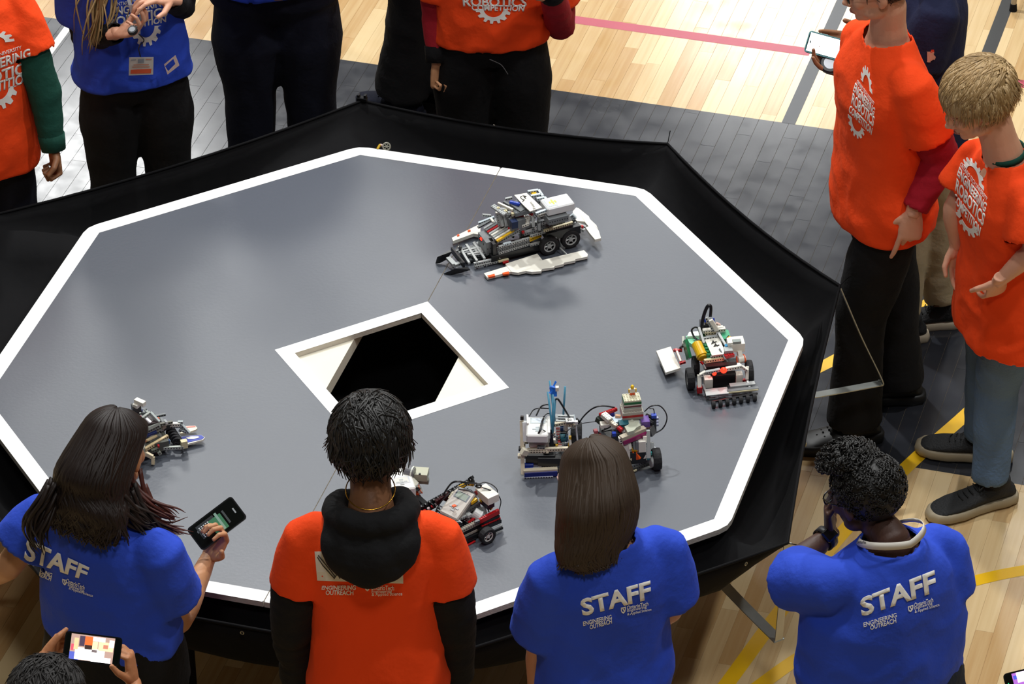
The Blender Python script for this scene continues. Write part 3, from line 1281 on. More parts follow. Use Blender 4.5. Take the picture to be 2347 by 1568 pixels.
    def shoe(s, nm, m=SHOE_B, sole=SOLE_W, toe=None, L=.285, kind='sneaker'):
        an = s.P['ankle' + nm]
        f = Vector((toe[0], toe[1], 0)).normalized() if toe else s.f
        r = Vector((f.y, -f.x, 0))
        k = L / .285
        M = Mframe(Vector((an.x, an.y, max(0, an.z - .09 * s.k))) + f * .0, r, f, Vector((0, 0, 1)))
        prof = [(-.085, .020, .030, .055), (-.065, .034, .052, .075), (-.02, .038, .055, .088), (.03, .040, .058, .080), (.08, .046, .050, .062), (.13, .048, .042, .050), (.17, .042, .032, .038), (.195, .024, .020, .028)]
        bm = bmesh.new()
        rings = []
        for y, a, zc, ztop in prof:
            ring = []
            for i in range(16):
                t = 2 * math.pi * i / 16
                z = .022 + (ztop - .022) * (.5 + .5 * math.sin(t))
                w = a * (abs(math.cos(t)) ** .8) * (1 if math.cos(t) >= 0 else -1) * (1.0 if math.sin(t) < 0 else (1 - .28 * math.sin(t)))
                ring.append(M @ (Vector((w * k, y * k, z * k))))
            rings.append(ring)
        add_loft(bm, rings)
        if kind != 'clog':
            add_tube(bm, [M @ Vector((0, -.025 * k, .05 * k)), M @ Vector((0, -.03 * k, .10 * k))], [.042 * k, .038 * k], 16)
        up = remesh(bm, .006, 4, .5)
        o = bm_obj('clog' if kind == 'clog' else 'shoe', up, m, s.root, smooth=True)
        # sole
        bm = bmesh.new()
        pts = []
        side = [(-.095, .012), (-.085, .030), (-.05, .038), (.0, .036), (.05, .040), (.10, .050), (.15, .049), (.185, .036), (.203, .014)]
        poly = [(a * k, y * k) for y, a in side] + [(-a * k, y * k) for y, a in reversed(side)]
        layers = [(0, .96), (.004, 1.02), (.018, 1.03), (.028, .98), (.030, .9)] if kind != 'clog' else [(0, .98), (.01, 1.04), (.03, 1.04), (.036, .95)]
        for i, (z, q) in enumerate(layers):
            ring = [M @ Vector((x * q, y * (.5 + q * .5), z * k)) for x, y in poly]
            pts.append(ring)
        add_loft(bm, pts)
        bm_obj('sole', bm, sole, o, smooth=True)
        if kind == 'sneaker':
            bm = bmesh.new()
            for i in range(5):
                y = .03 + i * .017
                z = .082 - i * .006
                add_tube(bm, [M @ Vector((-.020 * k, y * k, z * k)), M @ Vector((0, (y + .004) * k, (z + .006) * k)), M @ Vector((.020 * k, (y - .002) * k, z * k))], .0022, 5)
            add_tube(bm, smoothcurve([M @ Vector((0, .03 * k, .09 * k)), M @ Vector((.03, .02 * k, .10 * k)), M @ Vector((.035, .045 * k, .09 * k)), M @ Vector((0.0, .035 * k, .09 * k)), M @ Vector((-.035, .05 * k, .088 * k)), M @ Vector((-.02, .02 * k, .10 * k)), M @ Vector((0, .03 * k, .09 * k))], 3), .0018, 5)
            bm_obj('laces', bm, m, o)
        else:
            bm = bmesh.new()
            for i in range(4):
                for j in (-1, 0, 1):
                    add_tube(bm, [M @ Vector((j * .018 * k, (.085 + i * .02) * k, (.060 - i * .007) * k)), M @ Vector((j * .018 * k, (.085 + i * .02) * k, (.0655 - i * .007 - abs(j) * .004) * k))], .0035, 6)
            bm_obj('vent_hole', bm, mat('dark_hole', '020202', rough=1), o)
        return o

    def std_legs(s, legm, shoem=SHOE_B, sole=SOLE_W, kind='sneaker', to=.97, **kw):
        s.pants(legm, to=to, **kw)
        for nm in 'LR':
            s.shoe(nm, shoem, sole, kind=kind)

    # ---- hair
    def short_hair(s, m, n=420, length=.05, vol=.012, seed=3, fringe=True, r=.0045, back=-.01, spike=.3, sweep=(0, -1), low=-.045, parts='hair', mess=.35):
        D = s.HM @ Matrix.Scale(s.hs, 4)
        bm = bmesh.new()
        v = vol
        add_ell(bm, (0, -.020, .036), (.079 + v, .096 + v, .083 + v), D, 28, 18)
        add_ell(bm, (0, -.048, .0), (.070 + v * .6, .062 + v, .060), D, 24, 14)
        out = remesh(bm, .006, 3, .5)
        Di = D.inverted()
        kill = []
        for f in out.faces:
            c = Di @ f.calc_center_median()
            if (c.y > .052 and c.z < .055) or c.z < low - .012 or (c.y > .0 and c.z < .012 - (.05 - c.y) * .3):
                kill.append(f)
        bmesh.ops.delete(out, geom=kill, context='FACES')
        rn = random.Random(seed)
        for i in range(n):
            # random direction over the scalp
            while True:
                d = Vector((rn.gauss(0, 1), rn.gauss(0, 1), rn.gauss(.35, .9))).normalized()
                c = Vector((d.x * (.079 + v), d.y * (.096 + v) - .020, d.z * (.083 + v) + .036))
                if c.z < low or (c.y > .06 and c.z < .062) or (c.y > .0 and c.z < .02):
                    continue
                break
            flow = Vector((sweep[0] * .5 + d.x * .5 + rn.gauss(0, mess), sweep[1] * .35 + d.y * .8 + rn.gauss(0, mess), -1.0 + rn.gauss(0, mess)))
            if c.z > .08:
                flow = Vector((sweep[0] + d.x * 1.2 + rn.gauss(0, mess * 1.5), sweep[1] + d.y * .6 + rn.gauss(0, mess * 1.5), rn.gauss(0, .2)))
            flow = (flow - d * flow.dot(d)).normalized()
            L = length * rn.uniform(.6, 1.25)
            pts, rr = [], []
            sk = spike * rn.uniform(0, 1)
            for j in range(5):
                t = j / 4
                q = c + flow * L * t
                # stay on the ellipsoid
                e = Vector((q.x / (.079 + v), (q.y + .020) / (.096 + v), (q.z - .036) / (.083 + v)))
                q2 = Vector((q.x, q.y, q.z)) if e.length < 1e-6 else Vector((e.x / e.length * (.079 + v), e.y / e.length * (.096 + v) - .020, e.z / e.length * (.083 + v) + .036))
                if q.z < .0:
                    q2 = q.lerp(q2, .4)
                q2 += e.normalized() * (.003 + .02 * sk * t)
                pts.append(D @ q2)
                rr.append((r * s.hs * (1 - t * .85), r * .5 * s.hs * (1 - t * .7)))
            add_tube(out, pts, rr, 5, side=D.to_3x3() @ d.cross(flow))
        return bm_obj(parts, out, m, s.root, smooth=True)

    def long_hair(s, m, mass, n=260, seed=4, wave=.006, r=.006, m2=None, phis=None, crown=(0, .0, .122), tip=.06):
        """mass: list of (centre world, half width along right, half depth along fwd) from the crown down"""
        R, F = (s.HM.to_3x3() @ Vector((1, 0, 0))).normalized(), (s.HM.to_3x3() @ Vector((0, 1, 0))).normalized()
        D = s.HM @ Matrix.Scale(s.hs, 4)
        bm = bmesh.new()
        rings = []
        zt = (D @ Vector((0, 0, .122))).z
        for c, a, b in mass:
            if c[2] > zt - .075:
                continue
            rings.append([Vector(c) + R * (a * .95 * math.cos(t)) + F * (b * .95 * math.sin(t)) for t in [2 * math.pi * i / 24 for i in range(24)]])
        add_loft(bm, rings)
        add_ell(bm, (0, -.018, .034), (.081, .096, .084), D, 24, 16)
        out = remesh(bm, .008, 5, .5)
        rn = random.Random(seed)
        cr = D @ Vector((0, -.018, .034))
        K = len(mass)
        ctop = (D @ Vector((0, 0, .122))).z
        for i in range(n):
            ph = rn.uniform(*(phis or (math.pi * .80, math.pi * 2.20)))
            pts = []
            e = 1.02 + rn.uniform(.0, .06)
            pj = ph + rn.gauss(0, .10)
            for th in (3, 22, 45, 68):
                q = math.radians(th)
                pts.append(D @ Vector((.086 * e * math.sin(q) * math.cos(pj), -.018 + .102 * e * math.sin(q) * math.sin(pj), .034 + .090 * e * math.cos(q))))
            ofs = rn.uniform(0, 6.28)
            endt = rn.uniform(.84, 1.0)
            for j in range(1, K):
                c, a, b = mass[j]
                if c[2] > ctop - .10:
                    continue
                t = j / (K - 1)
                if t > endt:
                    break
                w = wave * math.sin(ofs + t * 9) * t * 2
                p2 = ph + w * 4 + rn.gauss(0, .02)
                kx = 1.0 + rn.uniform(-.02, .035)
                pts.append(Vector(c) + R * (a * kx * math.cos(p2)) + F * (b * kx * math.sin(p2)))
            d = (pts[-1] - pts[-2]).normalized()
            pts.append(pts[-1] + d * tip * rn.uniform(.2, .9) + R * rn.gauss(0, .006) + F * rn.gauss(0, .004))
            pts = smoothcurve(pts, 3)
            L = len(pts)
            rr = [(r * min(1, .35 + j / L * 3) * (1 - .88 * max(0, (j / L - .6) / .4)), r * .45 * (1 - .7 * max(0, (j / L - .6) / .4))) for j in range(L)]
            add_tube(out, pts, rr, 5, mi=0)
        return bm_obj('hair', out, m, s.root, smooth=True)

    def lock(s, m, pts, r0=.012, n=9, spread=.012, seed=1, name='hair_lock', parent=None, tipr=.1):
        rn = random.Random(seed)
        bm = bmesh.new()
        for i in range(n):
            a = rn.uniform(0, 6.28)
            ofs = Vector((rn.gauss(0, 1), rn.gauss(0, 1), rn.gauss(0, 1))) * spread * .5
            P = [Vector(p) + ofs * (1 + .8 * math.sin(a + j)) for j, p in enumerate(pts)]
            P = smoothcurve(P, 4)
            L = len(P)
            add_tube(bm, P, [(r0 * .45 * (1 - (1 - tipr) * (j / (L - 1)) ** 1.6), r0 * .22 * (1 - (1 - tipr) * (j / (L - 1)) ** 1.6)) for j in range(L)], 5)
        return bm_obj(name, bm, m, parent or s.root, smooth=True)


# ---- lettering and printed shapes laid on the cloth
def text_tris(text, extrude=0, bold=0.0, size=1.0):
    cu = bpy.data.curves.new('t', 'FONT')
    cu.body = text
    cu.offset = bold
    cu.size = size
    cu.resolution_u = 3
    o = bpy.data.objects.new('t', cu)
    COL.objects.link(o)
    dg = bpy.context.evaluated_depsgraph_get()
    me = bpy.data.meshes.new_from_object(o.evaluated_get(dg))
    bm = bmesh.new()
    bm.from_mesh(me)
    bpy.data.objects.remove(o)
    bpy.data.curves.remove(cu)
    bpy.data.meshes.remove(me)
    return bm


def poly_bm(poly):
    bm = bmesh.new()
    vs = [bm.verts.new((p[0], p[1], 0)) for p in poly]
    bm.faces.new(vs)
    bmesh.ops.triangulate(bm, faces=bm.faces)
    return bm


BVH = {}


def surf(o):
    if o.name not in BVH:
        bm = bmesh.new()
        bm.from_mesh(o.data)
        BVH[o.name] = BVHTree.FromBMesh(bm)
        bm.free()
    return BVH[o.name]


def decal(target, bm, quad, m, parent, name='printed_lettering', norm=True, cuts=14, lift=.0022, label=None, fit=None):
    """lay flat shape `bm` on the cloth: quad = four photo points (bottom left, bottom right, top right, top left)"""
    xs = [v.co.x for v in bm.verts]
    ys = [v.co.y for v in bm.verts]
    if norm:
        x0, x1, y0, y1 = min(xs), max(xs), min(ys), max(ys)
    else:
        x0, x1, y0, y1 = 0, 1, 0, 1
    if fit:
        x0, x1, y0, y1 = fit
    for i in range(1, cuts):
        for ax in (0, 1):
            lo, hi = (x0, x1) if ax == 0 else (y0, y1)
            if ax == 1 and i % 3:
                continue
            co = [0, 0, 0]
            co[ax] = lo + (hi - lo) * i / cuts
            no = [0, 0, 0]
            no[ax] = 1
            bmesh.ops.bisect_plane(bm, geom=list(bm.verts) + list(bm.edges) + list(bm.faces), plane_co=co, plane_no=no)
    tree = surf(target)
    dead = []
    q = [Vector(p) for p in quad]
    for v in bm.verts:
        u = (v.co.x - x0) / max(1e-9, x1 - x0)
        w = (v.co.y - y0) / max(1e-9, y1 - y0)
        p = (q[0] * (1 - u) + q[1] * u) * (1 - w) + (q[3] * (1 - u) + q[2] * u) * w
        r = ray(p.x, p.y)
        hit, nrm, idx, dist = tree.ray_cast(CAMPOS, r)
        if hit is None:
            dead.append(v)
            continue
        if nrm.dot(r) > 0:
            nrm = -nrm
        v.co = hit + nrm * lift
    if dead:
        bmesh.ops.delete(bm, geom=dead, context='VERTS')
    # drop faces that jump across a gap
    bad = [f for f in bm.faces if max(e.calc_length() for e in f.edges) > .12]
    if bad:
        bmesh.ops.delete(bm, geom=bad, context='FACES')
    if not bm.faces:
        bm.free()
        return None
    me = bpy.data.meshes.new(name)
    bm.to_mesh(me)
    bm.free()
    o = link(name, me, m, parent)
    solidify(o, .0006, 0)
    return o


def line_quad(a, b, h0, h1=None, up=(0, -1)):
    """quad from baseline a->b with heights h0, h1 px perpendicular"""
    a, b = Vector(a), Vector(b)
    u = Vector(up)
    h1 = h0 if h1 is None else h1
    return [tuple(a), tuple(b), tuple(b + u * h1), tuple(a + u * h0)]


def gear_poly(a0=0, a1=180, r=1.0, inner=.55, teeth=7, n=60):
    """half gear shape (ring with teeth) in unit space"""
    out = []
    for i in range(n + 1):
        t = math.radians(a0 + (a1 - a0) * i / n)
        ph = (i / n * teeth) % 1
        rr = r if ph < .5 else r * .80
        out.append((rr * math.cos(t), rr * math.sin(t)))
    inn = []
    for i in range(n + 1):
        t = math.radians(a1 - (a1 - a0) * i / n)
        inn.append((inner * math.cos(t), inner * math.sin(t)))
    return out + inn

# ------------------------------------------------------------------ the people round the platform
PHB = mat('black_phone_body', '0b0c0e', rough=.25, metal=.2)


def phone(label, center, along, normal, screen, size=(.15, .074, .009), body=PHB, parent=None, cam_bump=False, group=None):
    """smartphone: `along` its long side, `normal` out of the screen; screen = list of (x0,y0,x1,y1,colour,strength)"""
    c = Vector(center)
    n = Vector(normal).normalized()
    a = Vector(along)
    a = (a - n * a.dot(n)).normalized()
    b = n.cross(a)
    M = Mframe(c, a, b, n)
    root = thing('phone', label, 'phone', tuple(c), group)
    L, Wd, T = size
    poly = []
    r = .010
    for cx, cy, a0 in ((L / 2 - r, Wd / 2 - r, 0), (-L / 2 + r, Wd / 2 - r, 90), (-L / 2 + r, -Wd / 2 + r, 180), (L / 2 - r, -Wd / 2 + r, 270)):
        for k in range(5):
            t = math.radians(a0 + k * 22.5)
            poly.append((cx + r * math.cos(t), cy + r * math.sin(t)))
    bm = bmesh.new()
    add_prism(bm, poly, -T, 0, M=M)
    bm_obj('case', bm, body, root)
    s_ = [(p[0] * .955, p[1] * .91) for p in poly]
    bm = bmesh.new()
    add_prism(bm, s_, -.0004, .0003, M=M)
    sc = bm_obj('screen', bm, mat('dark_screen_glass', '0d1210', rough=.12), root)
    for i, (x0, y0, x1, y1, col, st) in enumerate(screen):
        bm = bmesh.new()
        X = lambda t: (t - .5) * L * .93
        Y = lambda t: (t - .5) * Wd * .88
        add_prism(bm, [(X(x0), Y(y0)), (X(x1), Y(y0)), (X(x1), Y(y1)), (X(x0), Y(y1))], .0003, .00045 + i * .00002, M=M)
        bm_obj('screen_picture', bm, mat('screen_%s_%g' % (col, st), col, rough=.4, emit=(col, st)), sc)
    return root


def dirn(p, q):
    return (Vector(q) - Vector(p)).normalized()


def toward(b, tx=0, ty=0):
    return (tx - b[0], ty - b[1])


def rotv(v, deg):
    a = math.radians(deg)
    return (v[0] * math.cos(a) - v[1] * math.sin(a), v[0] * math.sin(a) + v[1] * math.cos(a))


CR = Vector((.959, .282, 0))          # horizontal "image right"


def cface(deg):
    """facing direction of someone facing the camera, turned deg towards image right"""
    a = math.radians(deg)
    v = -HV * math.cos(a) + CR * math.sin(a)
    return (v.x, v.y)


def caway(deg):
    a = math.radians(deg)
    v = HV * math.cos(a) + CR * math.sin(a)
    return (v.x, v.y)


def staff_print(p, quads):
    """STAFF block: list of (text, quad, boldness)"""
    for txt, q, b in quads:
        decal(p.shirt_o, text_tris(txt, bold=b), q, PRINT, p.shirt_o)


def shield_logo(p, cx, cy, w, h, slope=0.0):
    polys = [[(-.5, .5), (-.32, .5), (-.32, -.05), (-.5, .0)], [(-.5, .0), (-.32, -.05), (0, -.32), (0, -.55), (-.36, -.3)],
             [(0, -.55), (0, -.32), (.32, 0.02), (.5, .08), (.36, -.3)], [(.32, .5), (.5, .5), (.5, .08), (.32, .02)], [(-.32, .5), (-.10, .5), (.28, -.12), (.12, -.24)],
             [(-.1, .5), (.32, .5), (.32, .34), (0, .34)]]
    for pl in polys:
        bm = poly_bm(pl)
        decal(p.shirt_o, bm, [(cx - w / 2, cy + h / 2 + slope * w / 2), (cx + w / 2, cy + h / 2 - slope * w / 2), (cx + w / 2, cy - h / 2 - slope * w / 2), (cx - w / 2, cy - h / 2 + slope * w / 2)],
              PRINT, p.shirt_o, name='printed_shield', cuts=2, fit=(-.5, .5, -.5, .5))


# ===== 1. orange shirt, black hood, seen from behind
b = A(850, 934, 1.73)
P = Person('person seen from behind in an orange shirt with a black hood and short black hair', (b.x + .02, b.y - .085), caway(1), 1.73, girth=1.02, skin_m=SK_BROWN, seed=1, shoulder=1.06)
P.set_head(caway(3), pitch=.32, pos=P.headc + P.f * .05)
P.Jp('elbL', 668, 1425, .0); P.Jp('wriL', 684, 1568, .08)
P.Jp('elbR', 1040, 1425, .0); P.Jp('wriR', 1052, 1552, .06)
P.hand('L', palmn=P.r, curl=(.5, .6, .6, .7)); P.hand('R', palmn=-P.r, curl=(.5, .6, .6, .7))
P.body()
P.shirt(ORANGE, hem=.80, sleeve=.60, loose=1.05, amp=.006, neckr=.085, sleever=1.08)
P.sleeves_under(BLACK2, to=.99, r=1.22, start=.40, amp=.006)
P.std_legs(GREYP)
P.short_hair(HAIR_BLACK, n=1000, length=.09, vol=.026, seed=8, r=.0065, spike=.45, sweep=(.2, -.2), low=-.05)
# hood
k = P.k
bm = bmesh.new()
rr = []
for z, y, a, bb in ((1.470, -.065, .100, .030), (1.45, -.095, .128, .046), (1.425, -.120, .136, .048), (1.39, -.140, .135, .042), (1.355, -.152, .120, .036), (1.33, -.156, .100, .030), (1.312, -.155, .068, .022), (1.303, -.152, .034, .012)):
    rr.append([P.M @ Vector((a * k * math.cos(t), (y + bb * math.sin(t) - abs(math.cos(t)) ** 2 * -.035) * k, z * k)) for t in [2 * math.pi * i / 28 for i in range(28)]])
add_loft(bm, rr)
ring = []
for i in range(15):
    t = math.radians(-60 + 300 * i / 14)
    ring.append(P.M @ Vector((.098 * k * math.cos(t), (-.015 - .095 * math.sin(t)) * k, (1.455 + .02 * math.sin(t)) * k)))
add_tube(bm, ring, [.026 * k] + [.036 * k] * 13 + [.026 * k], 14)
hb = remesh(bm, .008, 5, .5)
for v in hb.verts:
    l = P.Mi @ v.co
    v.co += v.normal * (.005 * noise.noise(Vector((l.x * 12, l.y * 6, l.z * 22))) + .005 * noise.noise(Vector((l.x * 25 + l.z * 12, l.y * 20, l.z * 8))))
kill = [f for f in hb.faces if ((P.Mi @ f.calc_center_median()) - Vector((0, -.02 * k, 1.50 * k))).length < .070 * k]
bmesh.ops.delete(hb, geom=kill, context='FACES')
hood = bm_obj('hood', hb, BLACK2, P.root, smooth=True)
solidify(hood, .006, -1)
# chain
bm = bmesh.new()
n0 = P.neck + Vector((0, 0, .045 * k))
add_tube(bm, [n0 + P.r * (.066 * k * math.cos(t)) + P.f * (.066 * k * math.sin(t)) + Vector((0, 0, .018 * math.sin(t))) for t in [2 * math.pi * i / 40 for i in range(41)]], .0017, 6, cap=False)
bm_obj('neck_chain', bm, GOLD, P.root, smooth=True)
# label sheet with pen strokes and lettering
sheet = decal(P.shirt_o, poly_bm([(0, 0), (1, 0), (1, 1), (0, 1)]), [(728, 1330), (924, 1337), (923, 1262), (722, 1264)], mat('white_fabric_patch', 'e9e3d6', rough=.8), P.shirt_o, name='name_patch', cuts=10, lift=.0016)
pen = mat('black_marker', '2a2622', rough=.7)
for pts in ([(731, 1272), (745, 1290), (758, 1306), (770, 1322)], [(729, 1276), (742, 1296), (756, 1312), (768, 1325)], [(766, 1326), (774, 1314), (780, 1325)], [(893, 1322), (889, 1306)], [(890, 1306), (905, 1318), (912, 1322)], [(908, 1292), (907, 1322)], [(886, 1330), (880, 1312)]):
    for i in range(len(pts) - 1):
        (x0, y0), (x1, y1) = pts[i], pts[i + 1]
        d = Vector((x1 - x0, y1 - y0)).normalized()
        nx, ny = -d.y * .9, d.x * .9
        decal(P.shirt_o, poly_bm([(0, 0), (1, 0), (1, 1), (0, 1)]), [(x0 + nx, y0 + ny), (x1 + nx, y1 + ny), (x1 - nx, y1 - ny), (x0 - nx, y0 - ny)], pen, P.shirt_o, name='pen_stroke', cuts=3, lift=.0034)
staff_print(P, [('ENGINEERING', [(738, 1351), (815, 1351), (816, 1340), (739, 1342)], .02), ('OUTREACH', [(747, 1363), (810, 1363), (810, 1352), (748, 1352)], .02),
                ('OntarioTech', [(850, 1351), (903, 1352), (903, 1341), (850, 1340)], .01), ('Engineering', [(852, 1361), (898, 1361), (898, 1350), (852, 1351)], .0), ('& Applied Science', [(852, 1367), (922, 1366), (922, 1356), (852, 1358)], .0)])
shield_logo(P, 842, 1347, 11, 13)

# ===== 2. blue STAFF shirt, long dark hair, holding a phone
b = A(232, 946, 1.66)
P = Person('person in a blue STAFF shirt with long dark wavy hair, typing on a phone', (b.x + .02, b.y - .085), caway(30), 1.66, girth=1.18, skin_m=SK_TAN, female=True, seed=2, belly=1.15, shoulder=1.10, chest=1.25)
P.set_head(caway(30), pitch=.34, pos=P.headc + P.f * .04)
P.Jp('elbR', 408, 1425, -.02); P.Jp('wriR', 478, 1278, .24)
P.Jp('elbL', 18, 1300, .05); P.Jp('wriL', -70, 1330, .28)
P.thumbdir = CAMPOS - P.P['wriR'] - CR * 4
P.hand('R', direction=W(508, 1222, depth_of(P.base) + .25) - P.P['wriR'], palmn=(CAMPOS - P.P['wriR']).normalized() * .8 - CR * .7, curl=(.75, .8, .85, .9), thumb=.6)
P.hand('L', palmn=-P.f, curl=(.4, .5, .5, .6))
P.body()
P.shirt(BLUE, hem=1.01, sleeve=.64, loose=1.03, amp=.008, sleever=1.15)
P.std_legs(BLACK2, SHOE_B, waist=1.08)
d0 = depth_of(P.base)


def hm(lst, dep, ppm=850.0):
    return [(W(px, py, dep + dd), a / ppm, bdepth) for px, py, a, dd, bdepth in lst]


P.long_hair(HAIR_DKBROWN, hm([(230, 950, 22, .0, .03), (228, 962, 52, -.0, .065), (225, 990, 72, .0, .095), (222, 1030, 80, .0, .105), (218, 1075, 84, -.015, .10), (208, 1115, 88, -.03, .085), (203, 1150, 98, -.06, .07), (200, 1180, 100, -.075, .055), (192, 1205, 84, -.085, .04), (186, 1222, 50, -.09, .03)], d0),
            n=420, seed=5, wave=.05, r=.0065)
for i, (pts, s_) in enumerate([([(120, 1110, -.04), (100, 1150, -.08), (70, 1190, -.1), (66, 1222, -.11), (84, 1258, -.13)], .02),
                               ([(128, 1140, -.06), (108, 1185, -.1), (92, 1215, -.11), (96, 1250, -.13)], .016),
                               ([(292, 1090, .02), (312, 1130, .0), (345, 1162, -.02), (380, 1180, -.02), (400, 1190, -.02)], .014),
                               ([(300, 1120, .0), (322, 1155, -.02), (350, 1190, -.03), (385, 1210, -.03), (416, 1219, -.03)], .018),
                               ([(290, 1130, -.03), (315, 1170, -.05), (345, 1205, -.06), (378, 1228, -.06)], .022),
                               ([(280, 1150, -.05), (300, 1180, -.08), (330, 1205, -.08), (352, 1215, -.08)], .024),
                               ([(272, 1170, -.07), (262, 1195, -.09), (255, 1215, -.1)], .03)]):
    P.lock(HAIR_RED if i in (2, 3) else HAIR_DKBROWN, [W(x, y, d0 + dd) for x, y, dd in pts], r0=.016, n=22, spread=s_, seed=i + 3)
staff_print(P, [('STAFF', [(54, 1282), (196, 1330), (206, 1300), (62, 1232)], .035), ('ENGINEERING', [(58, 1300), (120, 1324), (122, 1314), (60, 1289)], .02), ('OUTREACH', [(72, 1313), (118, 1332), (120, 1322), (74, 1303)], .02),
                ('OntarioTech', [(152, 1335), (194, 1352), (196, 1341), (154, 1325)], .01), ('Engineering', [(156, 1344), (192, 1359), (194, 1351), (158, 1336)], .0), ('& Applied Science', [(158, 1352), (213, 1370), (214, 1362), (160, 1344)], .0)])
shield_logo(P, 149, 1334, 10, 13, -.3)
dp = d0 + .26
c = W(497, 1200, dp)
phone('black phone with a dark typing screen held by the long haired staff member', c, W(545, 1163, dp + .03) - W(452, 1238, dp), (CAMPOS - c).normalized() + Vector((0, 0, .12)) - CR * .1,
      [(.10, .62, .30, .72, '5a5f60', .25), (.12, .30, .52, .90, '262c2c', .12), (.38, .10, .66, .78, '2f6a48', .45), (.55, .12, .60, .9, '6f8f80', .5), (.70, .2, .74, .8, '3d4444', .2), (.90, .38, .93, .62, '889090', .4)] +
      [(.16 + .05 * i, .34 + .07 * j, .185 + .05 * i, .375 + .07 * j, 'c8d0d0', .5) for i in range(5) for j in range(7)], size=(.158, .078, .011))

# ===== 3. blue STAFF shirt, shoulder length brown hair, spectacles
b = A(1370, 1012, 1.62)
P = Person('person in a blue STAFF shirt with straight shoulder length brown hair and clear spectacles', (b.x + .045, b.y - .085), caway(-23), 1.62, girth=1.10, skin_m=SK_LIGHT, female=True, seed=3, shoulder=1.05, chest=1.1)
P.set_head(caway(-36), pitch=.32, pos=P.headc + P.f * .04)
P.Jp('elbL', 1238, 1478, .0); P.Jp('wriL', 1228, 1600, .10)
P.Jp('elbR', 1536, 1400, .06); P.Jp('wriR', 1440, 1440, .28)
P.hand('L', palmn=P.r, curl=(.5, .6, .6, .7)); P.hand('R', palmn=-P.r, curl=(.5, .6, .6, .7))
P.body()
P.face(gaze_down=True)
P.glasses(mat('clear_pink_spectacle_frame', 'c9a9a0', rough=.2))
P.shirt(BLUE, hem=.90, sleeve=.80, loose=1.10, amp=.007, sleever=1.22)
P.std_legs(JEANS, SHOE_B)
d0 = depth_of(P.base)
P.long_hair(HAIR_BROWN, hm([(1368, 1014, 22, .0, .03), (1366, 1026, 52, .0, .065), (1366, 1055, 72, .0, .092), (1366, 1095, 85, .0, .10), (1369, 1140, 94, -.01, .10), (1370, 1185, 100, -.02, .095), (1367, 1225, 102, -.04, .08), (1364, 1258, 94, -.06, .06), (1372, 1284, 66, -.075, .045), (1376, 1300, 34, -.08, .03)], d0),
            n=480, seed=9, wave=.02, r=.006, tip=.02)
staff_print(P, [('STAFF', [(1336, 1412), (1492, 1372), (1489, 1330), (1328, 1374)], .035), ('ENGINEERING', [(1337, 1434), (1402, 1418), (1401, 1408), (1336, 1424)], .02), ('OUTREACH', [(1352, 1442), (1402, 1428), (1401, 1418), (1351, 1432)], .02),
                ('OntarioTech', [(1436, 1397), (1485, 1387), (1485, 1378), (1436, 1388)], .01), ('Engineering', [(1437, 1404), (1481, 1395), (1481, 1387), (1437, 1396)], .0), ('& Applied Science', [(1437, 1412), (1492, 1400), (1492, 1393), (1437, 1404)], .0)])
shield_logo(P, 1428, 1398, 11, 14, .2)

# ===== 4. blue STAFF shirt, black curly hair, hand at the face
b = A(1996, 1012, 1.66)
P = Person('person in a blue STAFF shirt with curly black hair, one hand at the face', (b.x + .075, b.y - .085), caway(-33), 1.66, girth=1.42, skin_m=SK_DARK, female=True, seed=4, belly=1.08, shoulder=1.10, chest=1.35)
P.set_head(caway(-50), pitch=.36, pos=P.M @ Vector((-.01, .10, 1.50)))
d0 = depth_of(P.base)
P.Jp('elbL', 1795, 1322, .06); P.Jp('wriL', 1904, 1222, .20)
P.Jp('elbR', 2160, 1372, .06); P.Jp('wriR', 2010, 1392, .30)
P.hand('L', direction=W(1897, 1150, d0 + .20) - P.P['wriL'], palmn=CR, curl=(.5, .5, .5, .6), thumb=.3)
P.hand('R', palmn=-P.r, curl=(.5, .6, .6, .7))
P.body()
P.face(gaze_down=True, brow=HAIR_BLACK)
P.glasses()
P.shirt(BLUE, hem=.965, sleeve=.84, loose=1.04, amp=.008, sleever=1.0)
P.std_legs(JEANSD, SHOE_B, waist=1.05)
D = P.HM @ Matrix.Scale(P.hs, 4)
rn = random.Random(4)
bm = bmesh.new()
add_ell(bm, (0, -.026, .030), (.088, .104, .088), D, 28, 18)
add_ell(bm, (0, -.052, -.005), (.075, .066, .060), D, 24, 14)
add_ell(bm, (0, .02, .105), (.062, .066, .032), D, 24, 14)
cap_ = remesh(bm, .006, 3, .5)
Di = D.inverted()
kill = [f for f in cap_.faces if ((Di @ f.calc_center_median()).y > .058 and (Di @ f.calc_center_median()).z < .055) or (Di @ f.calc_center_median()).z < -.066 or ((Di @ f.calc_center_median()).y > 0 and (Di @ f.calc_center_median()).z < .0)]
bmesh.ops.delete(cap_, geom=kill, context='FACES')
for i in range(1300):
    d = Vector((rn.gauss(0, 1), rn.gauss(0, 1), rn.gauss(.2, 1))).normalized()
    if i < 380:
        c = Vector((d.x * .064, .022 + d.y * .068, .108 + abs(d.z) * .032))
        R_ = rn.uniform(.006, .011)
    else:
        c = Vector((d.x * .089, -.026 + d.y * .105, .030 + d.z * .089))
        R_ = .0055
        if c.z < -.06 or (c.y > .05 and c.z < .06) or (c.y > 0 and c.z < .01):
            continue
    t1, t2 = frame_from(d)
    q = [D @ (c + d * (.004 * j) * (1 if i < 380 else .35) + t1 * (R_ * math.cos(j * 1.1)) + t2 * (R_ * math.sin(j * 1.1))) for j in range(7)]
    add_tube(cap_, q, .0022 if i < 380 else .0020, 4)
bm_obj('hair', cap_, HAIR_BLACK, P.root, smooth=True)
